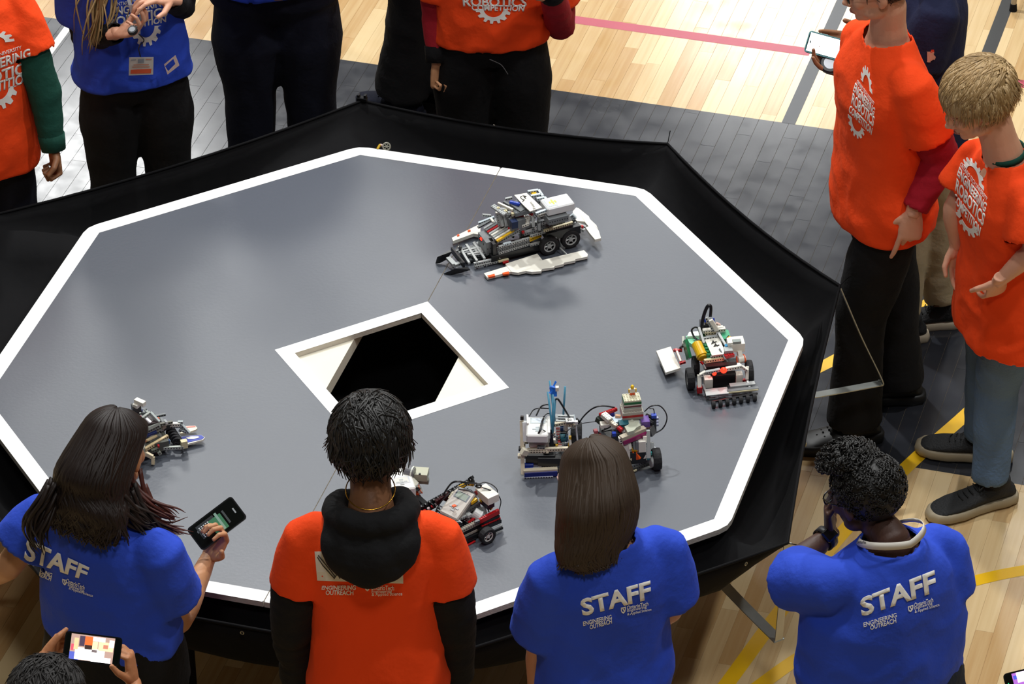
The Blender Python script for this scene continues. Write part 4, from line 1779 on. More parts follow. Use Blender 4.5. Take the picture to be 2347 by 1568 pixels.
for i in range(7):        # loose curls on the forehead side
    x0, y0 = rn.uniform(1905, 1935), rn.uniform(1030, 1072)
    pts = [W(x0 + 9 * math.cos(j * 1.3 + i) - j * 1.5, y0 + 8 * math.sin(j * 1.3 + i) + j * 2, d0 + .14 + .004 * j) for j in range(8)]
    bm = bmesh.new()
    add_tube(bm, smoothcurve(pts, 4), .0016, 5)
    bm_obj('hair_curl', bm, HAIR_BLACK, P.root, smooth=True)
# watch
wr, el = P.P['wriL'], P.P['elbL']
d = (wr - el).normalized()
x, y = frame_from(d, (CAMPOS - wr).normalized())
bm = bmesh.new()
add_tube(bm, [wr - d * .035, wr - d * .013], .0335, 20, cap=False)
w_ = bm_obj('watch_strap', bm, mat('black_rubber_strap', '151517', rough=.5), P.root, smooth=True)
solidify(w_, .003, 0)
cdir = (CAMPOS - wr).normalized()
cdir = (cdir - d * cdir.dot(d)).normalized()
bm = bmesh.new()
add_box(bm, (0, 0, 0), (.036, .042, .011), bevel=.004)
bmesh.ops.transform(bm, matrix=Mframe(wr - d * .024 + cdir * .036, d.cross(cdir), d, cdir), verts=bm.verts)
bm_obj('watch_case', bm, mat('watch_black_glass', '0a0a0c', rough=.12), P.root)
# lanyard
LANY = mat('white_lanyard_ribbon', 'e4dfd6', rough=.7, var=.05)
bm = bmesh.new()
rings = []
for i in range(33):
    t = 2 * math.pi * i / 32
    c = P.neck + P.r * (.092 * math.cos(t)) + P.f * (.082 * math.sin(t) - .002) + Vector((0, 0, -.006 - .035 * math.sin(t) + .022 * abs(math.cos(t))))
    out = (P.r * math.cos(t) + P.f * math.sin(t)).normalized()
    up = (Vector((0, 0, 1)) + out * -.5).normalized()
    rings.append([c + up * .010 + out * .0006, c - up * .010 + out * .0006, c - up * .010 - out * .0006, c + up * .010 - out * .0006])
add_loft(bm, rings, cap=False)
lan = bm_obj('lanyard', bm, LANY, P.root, smooth=True)
decal(lan, text_tris('Ontario', bold=.02), [(1962, 1246), (1986, 1246), (1985, 1239), (1962, 1239)], mat('grey_print', '77757a', rough=.7), lan, cuts=4, lift=.0014)
decal(lan, poly_bm([(0, 0), (1, 0), (1, 1), (0, 1)]), [(1990, 1245), (1998, 1244), (1998, 1239), (1990, 1240)], mat('orange_print', 'dd6a3a', rough=.7), lan, name='printed_mark', cuts=2, lift=.0014)
staff_print(P, [('STAFF', [(1976, 1414), (2146, 1356), (2140, 1306), (1970, 1372)], .035), ('ENGINEERING', [(1980, 1438), (2055, 1414), (2054, 1404), (1979, 1427)], .02), ('OUTREACH', [(1995, 1444), (2054, 1427), (2053, 1416), (1994, 1434)], .02),
                ('OntarioTech', [(2095, 1392), (2138, 1379), (2137, 1369), (2094, 1382)], .01), ('Engineering', [(2095, 1399), (2136, 1387), (2135, 1379), (2094, 1391)], .0), ('& Applied Science', [(2096, 1407), (2152, 1390), (2151, 1382), (2095, 1399)], .0)])
shield_logo(P, 2086, 1395, 12, 14, .3)
for dx in (0, 9, 18):      # pale stripes down the jeans
    pass

# ===== 5. tall boy in orange over a dark red shirt
P = Person('tall person in an orange shirt over dark red sleeves, black trousers and black clogs', (1.335, 1.085), (-.80, -.60), 1.80, girth=.97, skin_m=SK_LIGHT, seed=5, shoulder=.96, lean=(.0, .02))
P.set_head((-.93, -.36), pitch=.22, pos=W(2010, -34, depth_of(P.base) - .02))
P.P['ankleL'] = Vector((1.30, .97, .09)); P.P['ankleR'] = Vector((1.385, 1.24, .09))
P.P['kneeL'] = Vector((1.30, 1.0, .50)); P.P['kneeR'] = Vector((1.36, 1.22, .50))
P.Jp('elbL', 2154, 362, -.13); P.Jp('wriL', 2094, 486, -.21)
P.Jp('elbR', 1985, 330, .22); P.Jp('wriR', 1975, 420, .22)
P.thumbdir = Vector((-.8, -.6, 0))
P.hand('L', direction=W(2084, 540, depth_of(P.base) - .22) - P.P['wriL'], palmn=P.r - P.f * .2, curl=(.15, .7, .9, 1.0), thumb=.4)
P.hand('R', palmn=-P.r, curl=(.5, .6, .6, .7))
P.body()
P.face(gaze_down=True)
P.glasses()
P.shirt(ORANGE, hem=.80, sleeve=.66, loose=1.12, amp=.008, sleever=1.25, hemflare=1.08)
P.sleeves_under(RED, to=.96, r=1.18, start=.50, amp=.006)
P.pants(BLACK, to=.98, r=1.18, flare=1.25)
P.shoe('L', CROC, CROC, toe=(-.86, -.5), kind='clog', L=.30); P.shoe('R', CROC, CROC, toe=(-.9, -.3), kind='clog', L=.30)
P.short_hair(HAIR_BROWN, n=420, length=.04, vol=.008, seed=18, r=.0045, spike=.3)


def front_print(p, lines, gears, m=PRINT):
    for txt, q, bb in lines:
        decal(p.shirt_o, text_tris(txt, bold=bb), q, m, p.shirt_o)
    for q, a0, a1 in gears:
        bm = poly_bm(gear_poly(a0, a1))
        decal(p.shirt_o, bm, q, m, p.shirt_o, name='printed_gear', cuts=6)


front_print(P, [('ONTARIO TECH UNIVERSITY', [(1964, 190), (2003, 242), (2005, 235), (1967, 182)], .01), ('ENGINEERING', [(1956, 209), (2003, 265), (2007, 249), (1962, 189)], .03), ('ROBOTICS', [(1952, 238), (2002, 291), (2006, 268), (1956, 212)], .03), ('COMPETITION', [(1946, 256), (1998, 309), (2001, 293), (1950, 240)], .03)],
            [([(1973, 180), (2000, 216), (2000, 168), (1977, 138)], 0, 180), ([(1943, 296), (1979, 330), (1984, 300), (1945, 261)], 180, 360)])

# ===== 6. navy shirt, filming with a phone behind the tall boy
P = Person('person in a navy shirt and khaki trousers holding a lit phone, behind the tall one', (1.345, 1.665), (-.93, -.36), 1.74, girth=1.05, skin_m=SK_BROWN, seed=6)
P.set_head((-.93, -.36), pitch=.25)
d0 = depth_of(P.base)
P.P['ankleL'] = Vector((1.435, 1.72, .09)); P.P['kneeL'] = Vector((1.41, 1.70, .50))
P.P['ankleR'] = Vector((1.33, 1.60, .09)); P.P['kneeR'] = Vector((1.33, 1.66, .50))
P.Jp('elbL', 2075, 210, -.14); P.Jp('wriL', 1958, 172, -.10)
P.Jp('elbR', 2050, 120, .14); P.Jp('wriR', 1984, 96, .02)
P.thumbdir = Vector((0, 0, 1))
P.hand('L', direction=W(1880, 150, d0 - .1) - P.P['wriL'], palmn=(0.1, 0.1, 1), curl=(.25, .35, .45, .5), thumb=.4)
P.thumbdir = Vector((0, 0, 1))
P.hand('R', direction=W(1900, 96, d0) - P.P['wriR'], palmn=Vector((0, -.6, .3)), curl=(.2, .25, .3, .3), thumb=.3)
P.body()
P.shirt(NAVY, hem=.83, sleeve=.62, loose=1.1, amp=.008, sleever=1.2)
decal(P.shirt_o, poly_bm(gear_poly(-110, 110, 1, .8, 3)), [(2124, 142), (2144, 142), (2144, 116), (2124, 116)], mat('pale_pink_print', 'd8a890', rough=.8), P.shirt_o, name='printed_ring', cuts=3)
decal(P.shirt_o, poly_bm([(0, 0), (1, .1), (.9, .9), (.2, .8)]), [(2132, 120), (2141, 120), (2141, 113), (2132, 113)], mat('red_print', 'd83a1a', rough=.8), P.shirt_o, name='printed_flag', cuts=2)
P.pants(KHAKI, to=.93, r=.95)
for nm in 'LR':
    P.shoe(nm, SHOE_B, SOLE_W)
P.short_hair(HAIR_BLACK, n=300, length=.04, vol=.01, seed=28)
c = W(1899, 107, d0 - .09)
phone('white lit phone held out over the gym floor', c, W(1945, 124, d0 - .09) - W(1853, 90, d0 - .09), (CAMPOS - c).normalized() + Vector((0, 0, .35)), [(.01, .01, .99, .99, 'e8fbff', 2.2), (.04, .42, .07, .56, '20282a', 0.1)], body=mat('teal_phone_case', '3b7f86', rough=.4))


def stopwatch(label, c, axis, r=.030):
    c = Vector(c)
    root = thing('stopwatch', label, 'stopwatch', tuple(c))
    n = Vector(axis).normalized()
    x, y = frame_from(n)
    M = Mframe(c, x, n.cross(x), n)
    bm = bmesh.new()
    add_tube(bm, [M @ Vector((0, 0, -.008)), M @ Vector((0, 0, -.005)), M @ Vector((0, 0, .004)), M @ Vector((0, 0, .008))], [r * .85, r, r, r * .85], 20)
    bm_obj('case', bm, mat('dark_plastic', '1b1c1f', rough=.35), root)
    bm = bmesh.new()
    add_tube(bm, [M @ Vector((0, 0, .007)), M @ Vector((0, 0, .0088))], r * .6, 18)
    bm_obj('dial', bm, mat('silver_dial', 'a9adb3', rough=.2, metal=.6), root)
    for t in (-.5, 0, .5):
        bm = bmesh.new()
        p = M @ Vector((r * math.sin(t), r * math.cos(t), 0))
        q = M @ Vector((1.22 * r * math.sin(t), 1.22 * r * math.cos(t), 0))
        add_tube(bm, [p, q], .004, 8)
        bm_obj('button', bm, mat('chrome', 'c8ccd0', rough=.15, metal=1), root)
    return root, M


root, M = stopwatch('round black stopwatch lying in the hand below the white lit phone', W(1903, 146, d0 - .12) , (CAMPOS - c).normalized() + Vector((0, 0, .6)), .036)

# ===== 7. blond boy in jeans
P = Person('blond young person in an orange shirt and blue jeans, looking down, hands in pockets', (1.80, .775), (-.80, -.60), 1.585, girth=.98, skin_m=SK_LIGHT, seed=7, shoulder=.98, lean=(0, .04))
d0 = depth_of(P.base)
P.set_head((-.86, -.50), pitch=.40, pos=W(2238, 232, d0 - .02), size=1.06)
P.P['ankleL'] = Vector((1.80, .74, .09)); P.P['kneeL'] = Vector((1.80, .78, .46))
P.P['ankleR'] = Vector((1.73, .99, .09)); P.P['kneeR'] = Vector((1.735, .93, .46))
P.P['hipL'] = P.P['hipL'] + Vector((0, -.02, 0))
P.Jp('elbL', 2368, 575, -.20); P.Jp('wriL', 2290, 644, -.215)
P.Jp('elbR', 2184, 478, .09); P.Jp('wriR', 2192, 560, .10)
P.hand('L', direction=W(2270, 700, d0 - .13) - P.P['wriL'], palmn=P.r, curl=(.4, .5, .5, .6), thumb=.2)
P.hand('R', palmn=-P.r, curl=(.3, .4, .4, .4))
P.body()
P.face(gaze_down=True, brow=HAIR_BLOND2)
P.shirt(ORANGE, hem=.74, sleeve=.70, loose=1.16, amp=.010, sleever=1.3, hemflare=1.12, neckr=.08)
P.pants(JEANS, to=.93, r=1.12, flare=1.0)
P.shoe('L', SHOE_B, SOLE_G, toe=(-.80, -.62), L=.31); P.shoe('R', SHOE_B, SOLE_G, toe=(-.97, -.05), L=.31)
P.short_hair(HAIR_BLOND, n=1300, length=.070, vol=.020, seed=38, r=.0042, spike=.10, sweep=(.1, .9), low=-.035, mess=.13)
P.short_hair(HAIR_BLOND2, n=500, length=.065, vol=.0215, seed=39, r=.0034, spike=.12, sweep=(.2, .8), low=-.035, parts='hair_streaks', mess=.13)
bm = bmesh.new()
n0 = P.neck + Vector((0, 0, .000))
add_tube(bm, [n0 + P.r * (.064 * math.cos(t)) + P.f * (.062 * math.sin(t)) + Vector((0, 0, -.012 * math.sin(t))) for t in [2 * math.pi * i / 30 for i in range(31)]], [(.004, .012)] * 31, 6, cap=False)
bm_obj('collar', bm, GREEN, P.root, smooth=True)
front_print(P, [('ONTARIO TECH UNIVERSITY', [(2200, 380), (2262, 462), (2265, 454), (2204, 372)], .01), ('ENGINEERING', [(2194, 402), (2258, 488), (2264, 468), (2200, 382)], .03), ('ROBOTICS', [(2190, 436), (2254, 520), (2260, 492), (2194, 408)], .03), ('COMPETITION', [(2186, 460), (2246, 542), (2250, 522), (2190, 440)], .03)],
            [([(2206, 374), (2256, 438), (2259, 392), (2212, 346)], 0, 180), ([(2188, 502), (2240, 562), (2246, 530), (2190, 466)], 180, 360)])

# ===== 8. orange shirt with green sleeves at the left edge
b = A(-14, 392, .80)
P = Person('person at the left edge in an orange shirt over dark green sleeves', (b.x - .085, b.y + .10), cface(30), 1.68, girth=1.02, skin_m=SK_BROWN, seed=8, shoulder=1.0)
P.set_head(cface(20), pitch=.3)
d0 = depth_of(P.base)
P.Jp('elbL', 100, 200, -.0); P.Jp('wriL', 122, 338, -.05)
P.hand('L', palmn=P.r, curl=(1.25, 1.3, 1.35, 1.4), thumb=1.0); P.hand('R', palmn=-P.r, curl=(.5, .6, .6, .7))
P.body()
P.face(gaze_down=True, brow=HAIR_BLACK)
P.shirt(ORANGE, hem=.77, sleeve=.62, loose=1.1, amp=.008, sleever=1.2)
P.sleeves_under(GREEN, to=.98, r=1.15, start=.5, cuff=GREEN)
P.std_legs(NAVYP)
P.short_hair(HAIR_BLACK, n=350, length=.04, vol=.012, seed=48)
front_print(P, [('ONTARIO TECH UNIVERSITY', [(-95, 160), (50, 112), (49, 104), (-96, 150)], .01), ('ENGINEERING', [(-88, 186), (70, 132), (69, 110), (-90, 160)], .03), ('ROBOTICS', [(-86, 218), (71, 163), (70, 136), (-88, 190)], .03), ('COMPETITION', [(-88, 238), (71, 186), (71, 162), (-88, 212)], .03)],
            [([(-62, 106), (32, 94), (32, 66), (-62, 76)], 0, 180), ([(-50, 252), (40, 250), (39, 196), (-50, 206)], 180, 360)])

# ===== 9. blue shirt over black sleeves, long fair hair, badge
b = A(306, 188, .89)
P = Person('person in a blue shirt over black sleeves with long fair hair and a badge', (b.x - .06, b.y + .14), cface(14), 1.66, girth=1.14, skin_m=SK_LIGHT, female=True, seed=9, shoulder=1.04)
P.set_head(cface(14), pitch=.3)
d0 = depth_of(P.base)
P.Jp('elbR', 196, 92, .02); P.Jp('wriR', 268, 76, -.24)
P.Jp('elbL', 418, 18, .02); P.Jp('wriL', 392, -2, -.18)
P.thumbdir = Vector((0, 0, 1))
P.hand('R', direction=W(322, 66, d0 - .28) - P.P['wriR'], palmn=Vector((0, -.1, 1)), curl=(.5, .6, .7, .7), thumb=.5)
P.hand('L', direction=W(350, -6, d0 - .22) - P.P['wriL'], palmn=Vector((0, .2, -1)), curl=(.4, .5, .6, .7), thumb=.3)
P.body()
P.face(gaze_down=True)
P.shirt(BLUE, hem=.87, sleeve=.70, loose=1.04, amp=.007, sleever=1.15)
P.sleeves_under(BLACK, to=.97, r=1.02, start=.45)
P.std_legs(BLACK, waist=.98, r=1.22, flare=1.5)
P.long_hair(HAIR_BLOND2, [(P.HM @ Vector((0, -.02, .118)), .03, .03), (P.HM @ Vector((0, -.02, .10)), .065, .07), (P.HM @ Vector((0, -.03, .05)), .09, .09), (P.HM @ Vector((0, -.05, -.03)), .095, .08), (P.M @ Vector((0, -.09, 1.42)), .12, .06), (P.M @ Vector((0, -.13, 1.32)), .12, .04), (P.M @ Vector((0, -.14, 1.25)), .10, .03)], n=120, phis=(math.pi * .93, math.pi * 2.07))
P.lock(HAIR_BLOND2, [P.HM @ Vector((.07, .03, .03)), W(238, -60, d0 - .1), W(232, 0, d0 - .15), W(225, 45, d0 - .19), W(214, 92, d0 - .20)], r0=.02, n=46, spread=.05, seed=5, tipr=.2)
# lanyard, badge, white clip
bm = bmesh.new()
for sx, x0 in ((-1, 300), (1, 325)):
    path = [P.neck + P.r * (-sx * .06) + P.f * .05, W(x0 - 8 * (1 if sx < 0 else -1), -10, d0 - .19), W(314 + sx * 5, 50, d0 - .195), W(318, 78, d0 - .20)]
    rr = smoothcurve(path, 4)
    rings = [[q + CR * .006, q - CR * .006, q - CR * .006 + HV * .0012, q + CR * .006 + HV * .0012] for q in rr]
    add_loft(bm, rings)
bm_obj('lanyard', bm, mat('pale_grey_lanyard', 'b9c0c8', rough=.6), P.root)
bm = bmesh.new()
add_tube(bm, smoothcurve([W(318, 78, d0 - .20), W(330, 92, d0 - .2), W(322, 102, d0 - .2), W(318, 112, d0 - .19), W(322, 130, d0 - .17)], 4), .0022, 6)
bm_obj('badge_cord', bm, mat('dark_cord', '20242c', rough=.4), P.root)


def flat_card(name, quadpx, dep, m, parent, t=.0012):
    ps = [W(x, y, dep) for x, y in quadpx]
    n = (ps[1] - ps[0]).cross(ps[3] - ps[0]).normalized()
    if n.dot(CAMPOS - ps[0]) < 0:
        n = -n
    bm = bmesh.new()
    a = [bm.verts.new(p) for p in ps]
    c_ = [bm.verts.new(p - n * t) for p in ps]
    bm.faces.new(a)
    bm.faces.new(list(reversed(c_)))
    for i in range(4):
        bm.faces.new((a[i], a[(i + 1) % 4], c_[(i + 1) % 4], c_[i]))
    return bm_obj(name, bm, m, parent)


badge = thing('name_badge', 'white card badge with an orange strip hanging over the blue shirt', 'badge', tuple(W(323, 150, d0 - .19)))
card = flat_card('badge_card', [(295, 173), (351, 171), (352, 131), (296, 132)], d0 - .195, mat('white_card', 'cfccc4', rough=.35), badge)
flat_card('orange_strip', [(299, 169), (346, 168), (347, 158), (300, 160)], d0 - .1965, mat('badge_orange', 'dd5f38', rough=.4), badge, .0006)
flat_card('printed_line', [(306, 150), (341, 149), (341, 147), (306, 148)], d0 - .1965, mat('badge_red_text', 'c98a70', rough=.5), badge, .0004)
flat_card('printed_line', [(303, 155), (343, 154), (343, 152), (303, 153)], d0 - .1965, mat('badge_red_text', 'c98a70', rough=.5), badge, .0004)
flat_card('printed_crest', [(316, 145), (330, 144), (330, 135), (316, 136)], d0 - .1965, mat('badge_grey', '8e96a0', rough=.5), badge, .0004)
flat_card('printed_line', [(300, 139), (312, 138), (312, 136), (300, 137)], d0 - .1965, mat('badge_grey', '8e96a0', rough=.5), badge, .0004)
flat_card('printed_line', [(334, 137), (348, 137), (348, 135), (334, 135)], d0 - .1965, mat('badge_red_text', 'c98a70', rough=.5), badge, .0004)
clip = thing('paper_tag', 'small cream tag pinned at the waist of the blue shirt', 'tag', tuple(W(392, 148, d0 - .15)))
pk = mat('cream_plastic_tag', 'e8cfc8', rough=.5)
for q in ([(376, 148), (402, 127), (398, 134), (378, 152)], [(384, 171), (411, 150), (402, 147), (386, 163)], [(376, 148), (378, 152), (386, 165), (384, 171)], [(402, 127), (411, 150), (402, 147), (397, 134)]):
    flat_card('tag_edge', q, d0 - .155, pk, clip, .002)
front_print(P, [('ONTARIO TECH UNIVERSITY', [(262, 14), (378, 2), (377, -6), (261, 5)], .01), ('ENGINEERING', [(258, 38), (384, 12), (383, -6), (256, 18)], .03), ('ROBOTICS', [(250, 64), (384, 36), (383, 14), (248, 42)], .03), ('COMPETITION', [(256, 76), (380, 50), (380, 36), (256, 60)], .03)],
            [([(300, 108), (369, 104), (369, 58), (300, 62)], 180, 360)])
root, M = stopwatch('small dark stopwatch in the palm of the fair haired person', W(304, 70, d0 - .33), Vector((0, -.5, 1)), .017)

# ===== 10. navy trousers
b = A(622, 14, .93)
P = Person('large person in dark navy trousers and a blue shirt, cut off above the waist', (b.x - .03, b.y + .12), cface(4), 1.82, girth=1.22, skin_m=SK_BROWN, seed=10, belly=1.1, lod=1.2)
P.set_head(cface(4), pitch=.3)
P.Jp('wriR', 560, -60, -.25); P.Jp('wriL', 690, -60, -.25)
P.hand('L', palmn=P.r); P.hand('R', palmn=-P.r)
P.body()
P.shirt(BLUE, hem=.925, sleeve=.62, loose=1.04)
P.std_legs(NAVYP, r=1.25, flare=1.2, waist=1.0)
P.short_hair(HAIR_BLACK, n=250, length=.04, seed=58)

# ===== 11. black trousers walking behind
b = A(955, 262, 0.02)
P = Person('person in loose black trousers walking behind the far corner of the platform', (b.x + .02, b.y + .04), (-.93, .25), 1.78, girth=1.0, skin_m=SK_MED, seed=11, lod=1.2)
P.set_head((-.9, 0), pitch=.1)
P.P['ankleL'] = Vector((b.x - .06, b.y + .02, .09)); P.P['kneeL'] = Vector((b.x + .0, b.y, .52))
P.P['ankleR'] = Vector((b.x + .10, b.y + .10, .12)); P.P['kneeR'] = Vector((b.x + .06, b.y + .06, .50))
P.hand('L', palmn=P.r); P.hand('R', palmn=-P.r)
P.body()
P.shirt(BLACK, hem=.85, sleeve=.62, loose=1.06)
P.sleeves_under(BLACK, r=1.1)
P.pants(BLACK, to=.95, r=1.3, flare=1.3, amp=.009)
for nm in 'LR':
    P.shoe(nm, NAVYP, NAVYP)
P.short_hair(HAIR_BLACK, n=250, length=.04, seed=68)

# ===== 12. orange over bright red sleeves, black joggers
b = A(1136, 112, .90)
P = Person('person in an orange shirt over bright red sleeves with black cuffs', (b.x - .05, b.y + .12), cface(2), 1.74, girth=1.04, skin_m=SK_TAN, seed=12, shoulder=1.06)
P.set_head(cface(-5), pitch=.3)
d0 = depth_of(P.base)
P.Jp('elbR', 1003, 30, .02); P.Jp('wriR', 1004, 140, -.05)
P.Jp('elbL', 1285, 62, .02); P.Jp('wriL', 1262, -30, -.22)
P.thumbdir = Vector((0, 0, -1)) + CR
P.hand('R', direction=Vector((.05, -.1, -1)), palmn=P.r * -1 + P.f, curl=(1.2, 1.3, 1.3, 1.3), thumb=.9); P.hand('L', palmn=P.r, curl=(.6, .7, .7, .8))
P.body()
P.shirt(ORANGE, hem=.87, sleeve=.80, loose=1.05, amp=.008, sleever=1.2)
P.sleeves_under(RED2, to=.95, r=1.12, start=.55, cuff=BLACK)
P.std_legs(BLACK2, r=1.25, flare=1.1, waist=.98)
P.short_hair(HAIR_BLACK, n=250, length=.04, seed=78)
bm = bmesh.new()
add_tube(bm, smoothcurve([W(1122, 136, d0 - .15), W(1136, 142, d0 - .15), W(1150, 150, d0 - .15), W(1164, 170, d0 - .145)], 4), .0014, 5)
bm_obj('drawstring', bm, mat('grey_drawstring', '6a6a6c', rough=.7), P.root)
front_print(P, [('ROBOTICS', [(1062, 14), (1206, 16), (1208, -6), (1060, -8)], .03), ('COMPETITION', [(1082, 24), (1200, 26), (1203, 12), (1080, 10)], .03)], [([(1092, 54), (1170, 54), (1172, 20), (1090, 20)], 180, 360)])

# ===== 13. person filming, lower left corner
b = A(102, 1545, 1.58)
P = Person('dark haired person in the lower left corner filming with a phone', (b.x, b.y - .02), caway(14), 1.58, girth=1.0, skin_m=SK_MED, seed=13, lod=1.1)
P.set_head(caway(14), pitch=.1)
d0 = depth_of(P.base)
P.Jp('elbR', 330, 1710, .14); P.Jp('wriR', 306, 1566, .36)
P.Jp('elbL', 40, 1620, .10); P.Jp('wriL', 98, 1512, .34)
cd = (CAMPOS - P.P['wriR']).normalized()
P.thumbdir = -CR
P.hand('R', direction=W(290, 1468, d0 + .40) - P.P['wriR'], palmn=-CR - cd * .12, curl=(1.15, 1.0, .8, .7), thumb=.35, s_=.9)
P.thumbdir = CR
P.hand('L', direction=W(134, 1468, d0 + .42) - P.P['wriL'], palmn=CR - cd * .2, curl=(.9, .9, .9, .9), thumb=.2, s_=.85)
P.body()
P.shirt(mat('dark_grey_cotton', '2a2b2e', rough=.9), hem=.80, sleeve=.62, loose=1.06)
P.std_legs(NAVYP)
P.short_hair(mat('soft_dark_hair', '1d1a19', rough=.7), n=1100, length=.05, vol=.020, seed=88, spike=.45, r=.004)
c = W(212, 1487, d0 + .36)
fr = [(.0, .0, 1, 1, 'c9a79a', .7), (.0, .0, .22, .30, '5a66c8', .9), (.12, .02, .80, .50, 'f6efe8', 1.7), (.50, .0, .95, .2, 'ffffff', 2.2), (.08, .40, .18, .85, 'ffb98a', 1.3), (.02, .35, .08, .6, 'f0566a', 1.0), (.2, .55, .32, .95, '5b4a62', .5),
      (.32, .62, .5, .95, 'f0642e', 1.3), (.33, .45, .5, .62, '4a3530', .4), (.5, .8, .78, .96, 'ffffff', 2.0), (.5, .48, .62, .78, 'ffd49a', 1.6), (.64, .45, .98, .8, 'ffc9a0', 1.3), (.75, .55, .86, .7, 'd98a72', .8), (.5, .36, .62, .46, '8d7f80', .5), (.88, .62, .99, .9, 'fff4f2', 1.8)]
phone('black phone filming the contest, held sideways at the lower left', c, W(268, 1493, d0 + .36) - W(156, 1479, d0 + .36), (CAMPOS - c).normalized(), [(x0 * .82 + .08, y0, x1 * .82 + .08, y1, q, s_) for x0, y0, x1, y1, q, s_ in fr], size=(.150, .076, .010))

# ===== 14. phone poking in at the lower right corner, its holder just outside the picture
b = A(2420, 1600, 1.45)
P = Person('person just outside the lower right corner, filming with a phone', (b.x + .25, b.y - .35), caway(-20), 1.68, girth=1.0, skin_m=SK_TAN, seed=14, lod=1.4)
P.set_head(caway(-20), pitch=.1)
c = W(2372, 1562, depth_of((b.x, b.y, 0)))
P.P['wriR'] = c + Vector((.10, -.05, -.09)); P.P['elbR'] = P.P['wriR'] + Vector((.10, -.18, -.14))
P.P['wriL'] = c + Vector((.02, -.05, -.11)); P.P['elbL'] = P.P['wriL'] + Vector((-.02, -.2, -.14))
P.hand('R', direction=c + CR * .04 - P.P['wriR'], palmn=-CR, curl=(.7, .8, .8, .8), thumb=.3)
P.hand('L', direction=c - P.P['wriL'], palmn=CR, curl=(.7, .8, .8, .8), thumb=.3)
P.body()
P.shirt(NAVY, hem=.80, sleeve=.62, loose=1.06)
P.std_legs(JEANSD)
P.short_hair(HAIR_BROWN, n=250, length=.04, seed=98)
phone('black phone whose corner pokes in at the lower right, filming', c, W(2440, 1546, depth_of(c)) - W(2308, 1578, depth_of(c)), (CAMPOS - c).normalized(), [(.12, 0, 1, 1, 'b06ad0', .8), (.10, .1, .2, .5, 'e04848', 1.0), (.2, .6, .35, 1, 'f0d8ff', 1.5), (.14, .75, .2, .9, '4a5ad8', .8), (.02, .62, .035, .68, '30d080', 1.2)])

# ===== white sneaker seen between the black trouser legs

# ------------------------------------------------------------------ ROBOTS built from toy construction pieces
PL = {}


def plast(c, rough=.28):
    key = 'brick_plastic_' + c
    return mat(key, c, rough=rough, spec=.5)


LG, DG, BK, WH, RD, YL, BL, GN, TN, OR, TQ, AZ = 'b0b4b3', '74787a', '16171a', 'e9e6da', 'b3151b', 'e2b219', '1f3fae', '1f7a4a', 'd9cfa8', 'ee5a1c', '1d5a66', '3a94c8'
U = .008


def mesh_block(L, Wd, T, studs, holes, bev=.0006):
    """box L x W x T centred; studs on top, or pin holes along its sides"""
    bm = bmesh.new()
    add_box(bm, (0, 0, 0), (L, Wd, T), bevel=min(bev, T * .2, Wd * .2, L * .2))
    if studs:
        nx, ny = max(1, round(L / U)), max(1, round(Wd / U))
        if nx * ny <= 90:
            for i in range(nx):
                for j in range(ny):
                    c = ((i + .5) * L / nx - L / 2, (j + .5) * Wd / ny - Wd / 2)
                    r = .0024
                    vs = [bm.verts.new((c[0] + r * math.cos(a), c[1] + r * math.sin(a), T / 2)) for a in [k * math.pi / 4 for k in range(8)]]
                    vt = [bm.verts.new((v.co.x, v.co.y, T / 2 + .0017)) for v in vs]
                    bm.faces.new(vt)
                    for k in range(8):
                        bm.faces.new((vs[k], vs[(k + 1) % 8], vt[(k + 1) % 8], vt[k]))
    if holes:
        n = max(1, int(L / U) - (0 if holes == 2 else 0))
        for i in range(n):
            x = (i + .5) * L / n - L / 2
            for sy in (-1, 1):
                r = .0022 if holes != 2 else .0022
                y = sy * (Wd / 2 + .00015)
                vs = [bm.verts.new((x + r * math.cos(a), y, r * math.sin(a))) for a in [k * math.pi / 4 for k in range(8)]]
                f = bm.faces.new(vs)
                f.material_index = 1
    return bm


BMESH = {}
HOLE = mat('pin_hole_shadow', '0c0c0d', rough=.9)


